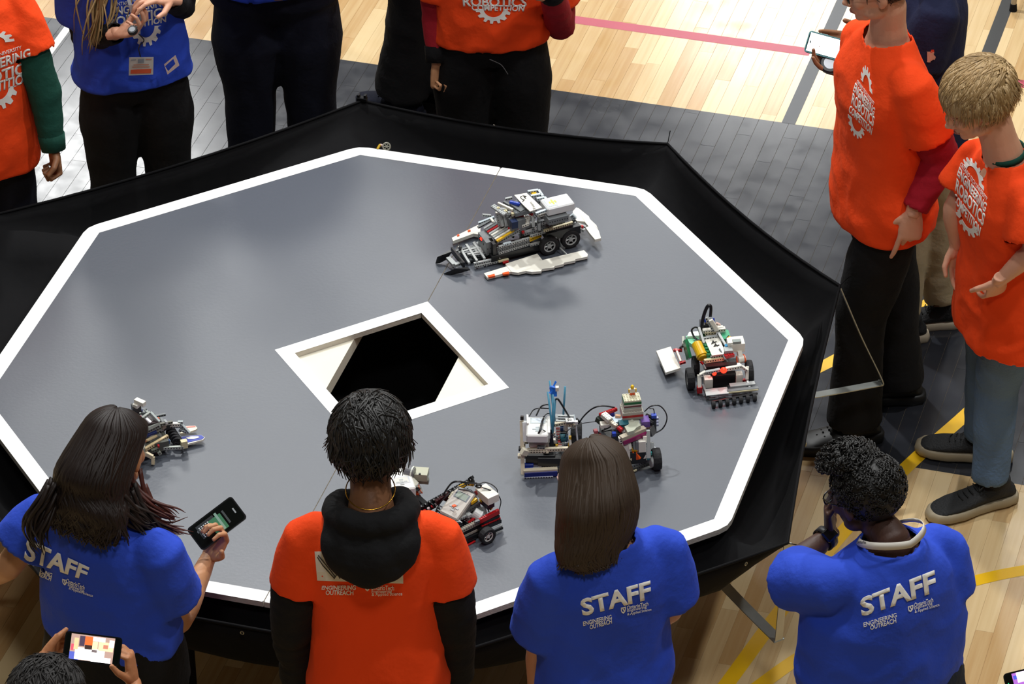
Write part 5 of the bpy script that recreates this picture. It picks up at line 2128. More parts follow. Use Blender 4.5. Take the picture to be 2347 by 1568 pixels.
class Robot:
    def __init__(s, name, label, z, fpx, bpx, cpx):
        """z: (x0, y0, scale) of the zoomed view the pixels are given in"""
        s.z = z
        f = s.w(*fpx, 0)
        b_ = s.w(*bpx, 0)
        s.u = (f - b_)
        s.u.z = 0
        s.u.normalize()
        s.v = Vector((-s.u.y, s.u.x, 0))
        c = s.w(*cpx, 0)
        s.root = thing(name, label, 'robot', (c.x, c.y, TZ))
        s.R = Matrix(((s.u.x, s.v.x, 0), (s.u.y, s.v.y, 0), (0, 0, 1)))

    def w(s, zx, zy, h):
        """place seen at zoom pixel, h metres above the platform"""
        return A(s.z[0] + zx / s.z[2], s.z[1] + zy / s.z[2], TZ + h)

    def put(s, name, key, build, mats, loc, rot, label=None):
        if key not in BMESH:
            bm = build()
            bmesh.ops.recalc_face_normals(bm, faces=bm.faces)
            me = bpy.data.meshes.new(name)
            bm.to_mesh(me)
            bm.free()
            for m in mats:
                me.materials.append(m)
            BMESH[key] = me
        o = bpy.data.objects.new(name, BMESH[key])
        COL.objects.link(o)
        o.parent = s.root
        o.matrix_parent_inverse = PINV[s.root.name]
        o.matrix_basis = Matrix.Translation(loc) @ rot.to_4x4()
        if label:
            o['label'] = label
        return o

    def blk(s, zx, zy, h, L, Wd, T, c, yaw=0, pitch=0, roll=0, st=0, ho=0, name=None, at=None):
        """block centred at the zoom pixel at height h; L along the robot, W across, T up (mm)"""
        L, Wd, T = L / 1000, Wd / 1000, T / 1000
        loc = at if at is not None else s.w(zx, zy, h / 1000)
        rot = s.R @ (Matrix.Rotation(math.radians(yaw), 3, 'Z') @ Matrix.Rotation(math.radians(pitch), 3, 'Y') @ Matrix.Rotation(math.radians(roll), 3, 'X'))
        nm = name or ('brick' if st else ('beam' if ho else 'block'))
        return s.put(nm, (nm, round(L, 4), round(Wd, 4), round(T, 4), c, st, ho), lambda: mesh_block(L, Wd, T, st, ho), [plast(c), HOLE], loc, rot)

    def bar(s, p, q, Wd, T, c, ho=1, st=0, name='beam'):
        """beam between two (zx, zy, h mm) points"""
        a = s.w(p[0], p[1], p[2] / 1000)
        b = s.w(q[0], q[1], q[2] / 1000)
        d = b - a
        L = round(d.length / .004) * .004
        L = max(L, .008)
        d.normalize()
        side = Vector((-d.y, d.x, 0))
        side = side.normalized() if side.length > .05 else s.v
        up = d.cross(side)
        if up.z < 0:
            up = -up
            side = -side
        rot = Matrix(((d.x, side.x, up.x), (d.y, side.y, up.y), (d.z, side.z, up.z)))
        Wd, T = Wd / 1000, T / 1000
        return s.put(name, (name, round(L, 4), round(Wd, 4), round(T, 4), c, st, ho), lambda: mesh_block(L, Wd, T, st, ho), [plast(c), HOLE], (a + b) / 2, rot)

    def wheel(s, zx, zy, h, r, w, hub=LG, yaw=90, tyre=BK, face=1, name='wheel'):
        """wheel with its axle across the robot (yaw=90 relative to u)"""
        r, w = r / 1000, w / 1000

        def build():
            bm = bmesh.new()
            n = 28
            prof = [(r * .62, w * .42), (r * .80, w * .5), (r * .96, w * .46), (r, w * .25), (r * 1.0, -w * .25), (r * .96, -w * .46), (r * .80, -w * .5), (r * .62, -w * .42)]
            rings = [[bm.verts.new((q[0] * math.cos(2 * math.pi * i / n) * (1 + (.018 if i % 2 and q[0] > r * .94 else 0)), q[1], q[0] * math.sin(2 * math.pi * i / n) * (1 + (.018 if i % 2 and q[0] > r * .94 else 0)))) for i in range(n)] for q in prof]
            for a in range(len(rings)):
                b = (a + 1) % len(rings)
                for i in range(n):
                    f = bm.faces.new((rings[a][i], rings[a][(i + 1) % n], rings[b][(i + 1) % n], rings[b][i]))
                    f.material_index = 0
            # rim and spokes
            add_tube(bm, [(0, -w * .36, 0), (0, w * .36, 0)], r * .22, 14, mi=1)
            for sy in (-1, 1):
                rg = [bm.verts.new((r * .62 * math.cos(2 * math.pi * i / n), sy * w * .38, r * .62 * math.sin(2 * math.pi * i / n))) for i in range(n)]
                ri = [bm.verts.new((r * .50 * math.cos(2 * math.pi * i / n), sy * w * .30, r * .50 * math.sin(2 * math.pi * i / n))) for i in range(n)]
                for i in range(n):
                    bm.faces.new((rg[i], rg[(i + 1) % n], ri[(i + 1) % n], ri[i])).material_index = 1
            for k in range(6):
                a = k * math.pi / 3
                add_tube(bm, [(r * .15 * math.cos(a), 0, r * .15 * math.sin(a)), (r * .6 * math.cos(a), 0, r * .6 * math.sin(a))], [(w * .28, r * .06), (w * .32, r * .08)], 6, side=(0, 1, 0), mi=1)
            f = bm.faces.new([bm.verts.new((r * .52 * math.cos(2 * math.pi * i / n), 0, r * .52 * math.sin(2 * math.pi * i / n))) for i in range(n)])
            f.material_index = 2
            return bm
        rot = s.R @ Matrix.Rotation(math.radians(yaw - 90), 3, 'Z')
        return s.put(name, ('wheel', round(r, 4), round(w, 4), hub, tyre), build, [mat('tyre_rubber', '17171a', rough=.75, bump=.2, bscale=200), plast(hub), mat('hub_dark', '2b2c2e', rough=.6)], s.w(zx, zy, h / 1000), rot)

    def cable(s, pts, r=1.4, c=BK, name='cable'):
        P = smoothcurve([s.w(x, y, h / 1000) for x, y, h in pts], 6)
        bm = bmesh.new()
        add_tube(bm, P, [(r / 1000 * 1.25, r / 1000 * .75)] * len(P), 8)
        return bm_obj(name, bm, plast(c), s.root, smooth=True)

    def poly(s, pts, h, T, c, name='plate', tilt=None):
        """flat plate with the outline seen at the zoom pixels, top at height h"""
        P = [s.w(x, y, (h if not tilt else tilt[i]) / 1000) for i, (x, y) in enumerate(pts)]
        bm = bmesh.new()
        a = [bm.verts.new(p) for p in P]
        b = [bm.verts.new(p - Vector((0, 0, T / 1000))) for p in P]
        bm.faces.new(a)
        bm.faces.new(list(reversed(b)))
        n = len(P)
        for i in range(n):
            bm.faces.new((a[i], a[(i + 1) % n], b[(i + 1) % n], b[i]))
        return bm_obj(name, bm, plast(c, .35), s.root)

    def studs(s, pts, h, c, name='stud'):
        """row of studs joined on their plate"""
        bm = bmesh.new()
        for x, y in pts:
            p = s.w(x, y, h / 1000)
            add_tube(bm, [p, p + Vector((0, 0, .0018))], .0024, 8)
        o = bm_obj('stud_field', bm, plast(c), s.root)
        o['kind'] = 'stuff'
        return o

    def hub(s, zx, zy, h, L, Wd, T, yaw=0, pitch=0, roll=0, body=WH, screen='9fb0ad', buttons=LG, scr=(.22, .5, .36), frame='b9c2c2', at=None):
        """programmable brick: case, screen, button pad"""
        L, Wd, T = L / 1000, Wd / 1000, T / 1000
        loc = at if at is not None else s.w(zx, zy, h / 1000)
        rot = s.R @ (Matrix.Rotation(math.radians(yaw), 3, 'Z') @ Matrix.Rotation(math.radians(pitch), 3, 'Y') @ Matrix.Rotation(math.radians(roll), 3, 'X'))
        M = Matrix.Translation(loc) @ rot.to_4x4()
        bm = bmesh.new()
        add_box(bm, (0, 0, 0), (L, Wd, T), bevel=.004)
        bmesh.ops.transform(bm, matrix=M, verts=bm.verts)
        o = bm_obj('control_brick', bm, plast(body, .35), s.root)
        bm = bmesh.new()
        add_box(bm, (L * scr[0], 0, T / 2), (L * scr[2], Wd * .72, .0012))
        bmesh.ops.transform(bm, matrix=M, verts=bm.verts)
        bm_obj('screen_frame', bm, plast(frame), o)
        bm = bmesh.new()
        add_box(bm, (L * scr[0], 0, T / 2 + .0006), (L * scr[2] * .8, Wd * .58, .0008))
        bmesh.ops.transform(bm, matrix=M, verts=bm.verts)
        bm_obj('screen', bm, mat('lcd_' + screen, screen, rough=.15), o)
        bm = bmesh.new()
        for dx, dy, a, b in ((-.18, 0, .010, .010), (-.18, .16, .006, .010), (-.18, -.16, .006, .010), (-.28, 0, .006, .012), (-.08, 0, .006, .012)):
            add_box(bm, (L * dx, Wd * dy, T / 2 + .0006), (a, b, .0022), bevel=.0004)
        bmesh.ops.transform(bm, matrix=M, verts=bm.verts)
        bm_obj('button_pad', bm, plast(buttons), o)
        return o, M

    def motor(s, p, q, r, body=WH, ring=OR, name='motor'):
        """cylindrical motor body between two (zx, zy, h) points with a coloured hub"""
        a, b = s.w(p[0], p[1], p[2] / 1000), s.w(q[0], q[1], q[2] / 1000)
        d = (b - a)
        bm = bmesh.new()
        r /= 1000
        add_tube(bm, [a, a + d * .04, a + d * .75, a + d * .8, b], [r * .8, r, r, r * .85, r * .85], 18)
        o = bm_obj(name, bm, plast(body), s.root, smooth=False)
        bm = bmesh.new()
        add_tube(bm, [a + d * .76, a + d * .90], [r * 1.08, r * 1.08], 18)
        bm_obj('motor_ring', bm, plast(ring), o)
        return o

    def light(s, zx, zy, h, r, c='ff2010', e=6):
        bm = bmesh.new()
        p = s.w(zx, zy, h / 1000)
        add_ell(bm, p, (r / 1000,) * 3, None, 10, 8)
        return bm_obj('red_sensor_light', bm, mat('red_led', c, rough=.3, emit=(c, e)), s.root, smooth=True)

    def text(s, txt, quad_z, hs, m, name='handwritten_label', bold=.01):
        """flat writing on a quad given in zoom pixels with heights"""
        bm = text_tris(txt, bold=bold)
        xs = [v.co.x for v in bm.verts]
        ys = [v.co.y for v in bm.verts]
        x0, x1, y0, y1 = min(xs), max(xs), min(ys), max(ys)
        Q = [s.w(x, y, h / 1000) for (x, y), h in zip(quad_z, hs)]
        for v in bm.verts:
            u, w_ = (v.co.x - x0) / (x1 - x0), (v.co.y - y0) / (y1 - y0)
            v.co = (Q[0] * (1 - u) + Q[1] * u) * (1 - w_) + (Q[3] * (1 - u) + Q[2] * u) * w_
        me = bpy.data.meshes.new(name)
        bm.to_mesh(me)
        bm.free()
        return link(name, me, m, s.root)

    def clutter(s, n, seed, box, cols, hr, size=(10, 40)):
        """small mixed pieces inside the chassis; box = local u0,u1,v0,v1 (mm) from the root"""
        rn = random.Random(seed)
        c0 = s.root.location
        for i in range(n):
            u, v, h = rn.uniform(box[0], box[1]) / 1000, rn.uniform(box[2], box[3]) / 1000, rn.uniform(*hr) / 1000
            L = round(rn.uniform(*size) / 8) * 8
            L = max(8, L)
            at = Vector((c0.x, c0.y, TZ)) + s.u * u + s.v * v + Vector((0, 0, h))
            k = rn.random()
            c = rn.choice(cols)
            if k < .55:
                s.blk(0, 0, 0, L, 8, 8, c, yaw=rn.choice((0, 0, 90)), ho=1, at=at)
            elif k < .8:
                s.blk(0, 0, 0, L, 16, 9.6, c, yaw=rn.choice((0, 90)), st=1, at=at)
            else:
                s.blk(0, 0, 0, L, 8, 8, c, yaw=rn.choice((0, 90)), pitch=rn.choice((0, 20, -20)), ho=1, at=at)


INK = mat('black_ink', '26241f', rough=.7)

# ===== robot with the paper label 42 (top)
R = Robot('brick_robot', 'long grey toy brick robot with white side wings and paper label 42', (960, 400, 5.102), (330, 1010), (1850, 640), (1130, 800))
# wings
R.poly([(760, 1155), (1055, 1065), (1120, 1135), (1060, 1140), (800, 1205)], 12, 9, WH, 'wing_plate')
R.poly([(1010, 1045), (1385, 925), (1445, 1000), (1930, 885), (1975, 930), (1970, 960), (1830, 990), (1830, 1005), (1700, 1030), (1690, 1048), (1590, 1070), (1580, 1085), (1440, 1105), (1430, 1130), (1320, 1140), (1250, 1128), (1160, 1148), (1085, 1140)], 14, 9, WH, 'wing_plate')
R.poly([(800, 1182), (885, 1160), (892, 1185), (815, 1198)], 13.5, 6, OR, 'orange_tile')
R.poly([(975, 1150), (1052, 1132), (1058, 1158), (985, 1168)], 13.5, 6, OR, 'orange_tile')
R.poly([(385, 740), (690, 590), (720, 610), (720, 680), (690, 700), (640, 690), (400, 778)], 22, 12, WH, 'wing_plate')
R.poly([(570, 650), (600, 640), (606, 655), (575, 664)], 26, 5, OR, 'orange_tile')
R.poly([(445, 705), (470, 695), (476, 708), (450, 716)], 26, 5, OR, 'orange_tile')
R.poly([(1800, 430), (1840, 385), (1870, 395), (1990, 490), (2000, 520), (2075, 590), (2095, 640), (2105, 660), (2130, 745), (2060, 760), (2000, 690), (1950, 620), (1985, 605), (1935, 550), (1850, 545), (1800, 500)], 45, 10, WH, 'wing_plate', tilt=[60, 62, 60, 55, 54, 48, 45, 42, 36, 36, 40, 44, 45, 48, 54, 58])
# chassis
for i, (y0, y1) in enumerate(((0, 0),)):
    R.blk(1120, 860, 26, 190, 64, 22, '1c1d1f', name='chassis')  # near-black colour stands in for shadow and wheels underneath
R.blk(640, 920, 12, 84, 80, 7, '3d4043', name='front_deck')
for k in range(5):
    R.bar((420 + 6 * k * 8, 905 - 14 * k + k * 26, 24), (760 + k * 34, 800 + k * 30, 26), 8, 8, LG if k % 2 else DG)
for k in range(4):
    R.bar((470 + k * 85, 845 - k * 22, 27), (590 + k * 90, 1040 - k * 26, 27), 8, 8, LG)
R.bar((640, 1050, 18), (940, 985, 18), 8, 12, LG, ho=1)
R.bar((650, 1080, 10), (930, 1015, 10), 8, 8, LG, ho=1)
R.bar((385, 880, 34), (530, 1060, 30), 7, 22, BK, ho=0, name='front_blade_arm')
R.poly([(195, 1035), (215, 965), (360, 880), (385, 900), (330, 985), (240, 1030)], 12, 3, BK, 'front_blade', tilt=[3, 30, 42, 40, 14, 4])
R.poly([(290, 1158), (430, 1100), (560, 1080), (600, 1110), (480, 1145), (370, 1168)], 10, 3, BK, 'front_blade', tilt=[3, 26, 22, 14, 5, 3])
R.bar((340, 975, 22), (420, 1060, 20), 16, 10, LG, ho=1)
R.bar((420, 1062, 20), (500, 1030, 20), 12, 10, LG, ho=1)
R.bar((480, 880, 30), (490, 840, 48), 8, 8, BK, ho=0)
# nose with two red lights
R.blk(790, 800, 55, 30, 70, 50, DG, ho=1, name='front_housing')
R.motor((715, 745, 66), (745, 752, 66), 10, BK, BK, 'sensor')
R.motor((765, 800, 60), (795, 808, 60), 10, BK, BK, 'sensor')
R.light(738, 750, 70, 7.0)
R.light(788, 806, 62, 8.5)
R.blk(860, 870, 50, 12, 40, 60, BK, ho=0)
# sloping bonnet of coloured long beams
cols = [LG, DG, RD, LG, WH, LG, WH, YL]
for k, c in enumerate(cols):
    R.bar((760 + k * 22, 640 + k * 20, 84), (900 + k * 30, 555 + k * 15, 102), 8, 8, c, ho=0, name='long_tile')
R.bar((925, 790, 78), (1190, 640, 104), 8, 10, DG)
R.bar((700, 570, 86), (880, 500, 100), 8, 8, 'c5d2d8')
R.bar((690, 620, 80), (870, 520, 96), 10, 6, DG)
# flank
for k in range(6):
    R.bar((930 + k * 58, 850 - k * 20, 60), (945 + k * 58, 980 - k * 22, 20), 8, 10, LG)
for k in range(4):
    R.bar((935, 850 + k * 34, 66 - k * 12), (1290, 745 + k * 34, 66 - k * 12), 8, 9, LG if k % 2 == 0 else DG)
R.bar((985, 820, 72), (1080, 795, 72), 10, 8, 'c5d2d8')
R.bar((1290, 760, 62), (1430, 700, 62), 8, 16, YL)
R.bar((1580, 690, 66), (1670, 655, 66), 8, 14, YL)
R.bar((1300, 720, 74), (1800, 570, 84), 8, 10, LG)
R.bar((1460, 660, 88), (1800, 560, 92), 8, 8, TN)
R.bar((1220, 690, 86), (1700, 545, 92), 16, 10, DG)
R.bar((1300, 830, 40), (1420, 800, 40), 8, 12, LG)
R.bar((930, 1020, 14), (1050, 990, 14), 8, 6, TN, ho=0)
R.bar((985, 1035, 10), (1045, 1018, 10), 8, 6, RD, ho=0)
R.bar((1650, 860, 16), (1730, 935, 12), 4, 5, LG, ho=0)
R.bar((1600, 700, 60), (1590, 800, 40), 8, 8, LG)
R.blk(1640, 620, 62, 120, 80, 30, BK, name='rear_chassis')
# wheels
R.wheel(1520, 830, 33, 33, 20, LG)
R.wheel(1770, 750, 33, 33, 20, LG)
R.wheel(1290, 700, 33, 33, 20, LG)
R.wheel(1560, 640, 33, 33, 20, LG)
# cab
for k in range(5):
    R.blk(930 + k * 42, 400 + k * 16, 168 - k * 3, 10, 10, 10, LG if k % 2 else TN, name='brick', st=1)
R.bar((860, 365, 172), (1010, 470, 160), 18, 7, LG, ho=0, st=1, name='plate')
R.bar((925, 335, 172), (1100, 415, 168), 8, 8, WH, ho=0)
R.bar((930, 460, 150), (960, 600, 110), 10, 24, LG)
R.bar((985, 470, 145), (1010, 600, 108), 10, 20, LG)
R.bar((1040, 470, 145), (1055, 560, 112), 14, 24, DG, ho=0)
R.blk(1130, 560, 118, 50, 50, 44, DG, ho=0, name='gear_housing')
R.blk(1110, 575, 130, 22, 22, 26, '243152', name='motor_block')
R.bar((1115, 500, 138), (1230, 490, 138), 8, 8, RD)
R.bar((1085, 465, 150), (1090, 445, 152), 10, 8, RD, ho=0)
R.bar((1250, 430, 150), (1330, 470, 146), 8, 8, RD)
R.bar((1045, 630, 104), (1070, 636, 104), 8, 8, RD, ho=0)
R.bar((1150, 640, 104), (1160, 642, 104), 8, 8, RD, ho=0)
R.bar((1215, 672, 96), (1222, 678, 96), 8, 8, RD, ho=0)
R.bar((1195, 545, 128), (1280, 500, 132), 10, 10, WH)
R.bar((1205, 600, 114), (1280, 575, 116), 10, 10, WH)
R.bar((1280, 500, 132), (1275, 580, 114), 10, 10, WH)
R.bar((1110, 325, 172), (1240, 420, 165), 40, 10, DG)
R.motor((1065, 325, 178), (1180, 352, 178), 7, BL, BL, 'blue_pin')
R.blk(1200, 420, 158, 60, 40, 14, DG, st=1)
R.bar((1010, 290, 168), (1090, 270, 170), 8, 8, LG)
R.bar((990, 320, 164), (1060, 360, 160), 8, 8, DG)
R.bar((1330, 430, 140), (1340, 620, 98), 10, 12, LG)
R.bar((1400, 490, 128), (1410, 660, 92), 10, 14, DG)
R.bar((1480, 480, 130), (1490, 560, 108), 10, 12, LG)
for k in range(4):
    R.bar((1380, 560 + k * 22, 118 - k * 9), (1560, 520 + k * 22, 118 - k * 9), 8, 8, LG if k % 2 else DG)
# roof with label sheet, frames, control brick
R.poly([(1115, 240), (1260, 215), (1440, 385), (1300, 430), (1210, 345)], 182, 3, WH, 'paper_label')
R.text('42', [(1275, 262), (1215, 322), (1175, 262), (1235, 232)], [182.6] * 4, INK)
R.text('Team', [(1372, 405), (1318, 318), (1290, 330), (1345, 412)], [182.6] * 4, INK, bold=.0)
for (a, b) in (((1270, 205), (1400, 185)), ((1400, 185), (1450, 260)), ((1310, 255), (1430, 235)), ((1380, 290), (1470, 270)), ((1470, 270), (1530, 350)), ((1370, 460), (1535, 400)), ((1450, 345), (1540, 380))):
    R.bar((a[0], a[1], 178), (b[0], b[1], 178), 9, 9, 'c5d2d8')
R.blk(1350, 235, 172, 16, 20, 10, YL)
R.blk(1420, 300, 168, 24, 24, 12, DG, ho=1)
R.blk(1490, 365, 165, 24, 24, 12, DG, ho=1)
R.bar((1390, 480, 160), (1540, 430, 160), 12, 10, WH)
R.hub(1620, 355, 176, 96, 66, 30, yaw=90 + 90, screen='c7d8da', buttons='d9e25a', scr=(-.26, .5, .36), body='e8eaea')
R.blk(1590, 480, 148, 70, 64, 22, DG, ho=1, name='brick_cradle')
R.blk(1650, 270, 178, 10, 8, 10, YL)
R.blk(1690, 275, 178, 8, 8, 12, YL)
R.bar((1780, 470, 96), (1830, 520, 80), 10, 14, 'c5d2d8')
R.bar((1830, 610, 66), (1940, 655, 58), 12, 10, LG)
R.bar((1820, 570, 74), (1950, 615, 62), 10, 8, LG)
R.blk(1910, 610, 70, 8, 8, 8, RD)
R.clutter(60, 1, (-110, 90, -48, 48), [LG, DG, LG, DG, WH, LG, BK], (40, 118))
R.clutter(14, 2, (90, 160, -40, 40), [LG, DG, LG], (20, 30), (8, 30))

# ===== robot 44 (right), green with a white ramp
R = Robot('brick_robot', 'green and white toy brick robot with paper label 44 and a grey front scoop', (1480, 680, 5.6), (1130, 1330), (870, 420), (900, 900))
R.blk(900, 800, 45, 120, 86, 26, '1f2022', name='chassis')
R.poly([(135, 695), (320, 640), (445, 915), (255, 975)], 30, 9, WH, 'side_flap')
R.bar((350, 690, 50), (470, 690, 52), 8, 8, RD)
R.bar((385, 670, 54), (460, 860, 40), 8, 8, RD)
R.bar((400, 705, 58), (450, 830, 46), 6, 6, WH, ho=0)
R.bar((430, 860, 40), (515, 835, 44), 8, 8, RD)
R.bar((440, 660, 56), (490, 620, 70), 8, 8, DG)
R.wheel(570, 1050, 34, 34, 24, '8d8d88', name='wheel')
R.wheel(1330, 960, 36, 36, 20, LG, name='wheel')
R.wheel(640, 880, 30, 30, 20, LG)
# green body
R.bar((500, 560, 92), (560, 800, 50), 10, 34, GN, ho=0, name='panel')
R.bar((480, 510, 96), (480, 610, 78), 8, 10, WH)
R.bar((525, 620, 84), (530, 700, 68), 8, 10, WH)
R.poly([(515, 505), (640, 470), (720, 600), (640, 640), (560, 590)], 104, 14, '7fd0a8', 'green_panel')
R.poly([(555, 455), (680, 440), (700, 500), (530, 510)], 112, 12, 'e8f2ea', 'white_panel')
R.poly([(960, 410), (1060, 430), (1085, 500), (1060, 560), (980, 530)], 112, 14, '3fa478', 'green_panel')
R.poly([(730, 600), (790, 590), (860, 790), (790, 800)], 96, 10, '55b487', 'green_panel')
for k in range(4):
    R.bar((740 + k * 14, 640 + k * 38, 102), (800 + k * 14, 630 + k * 38, 102), 8, 8, GN, ho=0, st=1, name='brick')
# yellow cylinder
R.motor((650, 600, 110), (735, 790, 92), 17, YL, YL, 'yellow_cylinder')
R.bar((700, 830, 88), (740, 870, 80), 6, 6, RD, ho=0)
R.bar((735, 870, 80), (770, 930, 66), 5, 5, LG, ho=0)
# paper
R.poly([(750, 530), (935, 505), (1010, 690), (1000, 735), (850, 755)], 108, 2.5, WH, 'paper_label')
R.text('44', [(885, 545), (955, 630), (875, 650), (820, 585)], [109] * 4, INK)
R.bar((745, 535, 110), (945, 505, 110), 8, 7, LG)
R.bar((830, 775, 98), (990, 755, 98), 8, 8, LG)
R.bar((750, 830, 90), (1000, 790, 90), 10, 12, TN)
R.bar((680, 400, 140), (745, 600, 112), 8, 10, LG)
R.bar((930, 470, 118), (1040, 650, 108), 8, 8, LG)
R.bar((945, 670, 112), (1020, 810, 96), 4, 6, DG, ho=0)
R.bar((730, 440, 124), (1020, 415, 124), 14, 12, WH)
R.bar((760, 470, 116), (900, 455, 116), 12, 12, TN)
R.bar((780, 270, 168), (880, 440, 126), 9, 10, LG)
R.bar((835, 300, 166), (920, 430, 128), 9, 12, WH, ho=0)
R.blk(780, 380, 118, 34, 40, 34, BK, name='sensor_head')
R.bar((775, 320, 140), (790, 325, 140), 10, 10, TN, ho=0)
R.bar((755, 270, 160), (765, 330, 150), 5, 7, BL, ho=0)
R.bar((868, 275, 160), (872, 320, 150), 6, 7, BL, ho=0)
R.bar((900, 345, 138), (950, 370, 130), 8, 10, 'e0c4b8')
R.bar((905, 400, 130), (990, 395, 126), 12, 10, WH)
R.cable([(715, 440, 120), (735, 280, 160), (790, 130, 195), (835, 130, 195), (830, 260, 165)], 4.5)
R.cable([(715, 560, 110), (640, 540, 112), (590, 440, 130), (630, 395, 140), (680, 405, 135)], 3)
R.cable([(1050, 620, 100), (1035, 550, 118), (1065, 505, 122)], 3)
R.blk(1070, 535, 118, 8, 12, 10, YL)
R.bar((1030, 650, 110), (1050, 640, 112), 12, 16, AZ, ho=0)
R.blk(1060, 690, 108, 26, 26, 14, LG)
R.bar((1010, 770, 100), (1130, 745, 100), 14, 10, RD, ho=0, st=1, name='brick')
# white colour sensor with grey window
R.blk(1170, 610, 110, 44, 44, 30, WH, name='white_housing')
R.blk(1090, 600, 118, 30, 22, 24, WH, name='white_housing')
R.blk(1168, 575, 130, 16, 26, 8, '8b9490', name='window_tile')
R.bar((1200, 700, 98), (1215, 790, 80), 14, 16, WH, ho=0)
R.motor((1180, 810, 76), (1275, 790, 76), 13, WH, OR)
R.bar((1178, 760, 82), (1185, 850, 64), 10, 8, OR, ho=0)
R.bar((1260, 755, 82), (1275, 840, 64), 10, 8, OR, ho=0)
# front frame
R.blk(960, 850, 62, 20, 100, 16, DG, ho=1)
R.blk(990, 1050, 30, 20, 80, 40, BK, name='dark_bay')
R.bar((770, 975, 74), (950, 940, 74), 10, 10, LG)
R.bar((1030, 930, 76), (1230, 895, 76), 10, 12, WH)
R.bar((700, 1010, 66), (770, 970, 74), 10, 12, WH)
R.bar((1230, 895, 76), (1310, 950, 66), 8, 10, WH)
R.bar((685, 1000, 64), (690, 1170, 26), 12, 14, WH)
R.bar((1305, 900, 70), (1300, 1060, 34), 10, 14, WH)
R.bar((1195, 860, 78), (1190, 900, 74), 10, 10, WH)
R.light(1000, 945, 76, 10)
R.light(880, 985, 66, 7)
R.blk(800, 1090, 32, 26, 26, 32, WH, ho=1, name='white_housing')
R.blk(1195, 1030, 34, 24, 22, 30, WH, ho=1, name='white_housing')
R.blk(690, 1190, 20, 16, 16, 22, RD, name='red_hub')
R.bar((1240, 1080, 24), (1330, 1060, 26), 8, 10, RD)
R.bar((730, 1130, 30), (800, 1310, 8), 7, 8, DG)
R.bar((1300, 1080, 34), (1355, 1230, 12), 7, 8, LG)
R.blk(910, 1220, 24, 30, 72, 4, LG, yaw=2, pitch=8, name='scoop_plate')
R.blk(1240, 1125, 30, 18, 80, 5, LG, yaw=2, name='scoop_plate')
R.blk(1245, 1190, 24, 14, 100, 5, DG, yaw=2, name='scoop_plate')
R.blk(1245, 1210, 22, 8, 98, 5, TN, yaw=2, name='scoop_plate')
for k in range(7):
    R.wheel(870 + k * 88, 1385 - k * 15, 11, 11, 12, LG, name='small_wheel')
R.bar((840, 1355, 16), (1440, 1240, 16), 6, 6, BK, ho=0)
R.clutter(20, 5, (-60, 60, -50, 50), [LG, WH, DG, GN, BK], (60, 92))

# ===== robot with blue straws (centre right, partly hidden behind the head)
Z3 = (1160, 850, 5.6)
R = Robot('brick_robot', 'white and grey toy brick robot with light blue straws standing up', Z3, (420, 1340), (450, 640), (560, 1200))
R.blk(580, 1060, 45, 90, 80, 30, '1f2022', name='chassis')
R.bar((200, 640, 150), (215, 1330, 12), 12, 12, 'd8cdb4')
R.bar((205, 580, 168), (205, 630, 155), 10, 10, '241f1c', ho=0)
R.bar((235, 650, 150), (245, 900, 95), 14, 24, 'e6e9ea', ho=0, name='panel')
R.hub(405, 760, 138, 96, 66, 30, yaw=180, screen='dfe9f4', buttons='b9c3c6', scr=(.28, .5, .30), body='e9e8e4', pitch=0)
R.bar((272, 580, 158), (280, 700, 150), 6, 18, 'e9e8e4', ho=0, name='side_rail')
R.bar((545, 620, 150), (550, 830, 140), 8, 26, 'e2e2de', ho=0, name='side_rail')
R.bar((285, 860, 110), (560, 850, 110), 10, 36, 'cfccc2', ho=1, name='port_panel')
for k in range(4):
    R.blk(310 + k * 66, 890, 112, 6, 10, 12, '2c2a28', name='cable_port')
R.bar((290, 940, 92), (550, 935, 92), 14, 14, 'a9a59a', ho=0)
R.bar((305, 965, 88), (405, 960, 88), 9, 9, WH, ho=0)
R.bar((440, 962, 88), (510, 958, 88), 9, 9, WH, ho=0)
R.bar((205, 1030, 86), (270, 1050, 76), 18, 18, 'e6dfca', ho=0)
R.bar((270, 1020, 80), (800, 1000, 80), 10, 12, 'd8cdb4')
R.bar((270, 1040, 76), (520, 1035, 76), 8, 8, 'd8cdb4')
R.bar((520, 1010, 80), (528, 1060, 70), 8, 10, 'd8cdb4', ho=0)
R.blk(440, 1110, 48, 30, 90, 34, BK, name='dark_bay')
R.bar((350, 1130, 46), (680, 1120, 46), 8, 10, LG)
R.bar((430, 1170, 36), (660, 1160, 36), 8, 10, LG)
R.bar((450, 1140, 44), (440, 1240, 22), 8, 8, LG)
R.bar((640, 1060, 60), (650, 1230, 20), 8, 10, LG)
R.bar((260, 1200, 26), (420, 1195, 26), 14, 14, 'b4b8bd', ho=0)
R.bar((218, 1215, 30), (345, 1210, 30), 10, 12, BL, ho=0)
R.bar((222, 1250, 20), (340, 1245, 20), 12, 10, BL, ho=0)
R.bar((440, 1225, 18), (680, 1215, 18), 10, 10, LG)
R.bar((220, 1290, 22), (660, 1265, 22), 14, 12, 'd8cdb4', ho=0)
R.bar((230, 1335, 12), (660, 1310, 12), 10, 18, '1d2a80', ho=0)
R.bar((235, 1372, 3), (600, 1360, 3), 5, 5, 'b8bcc4')
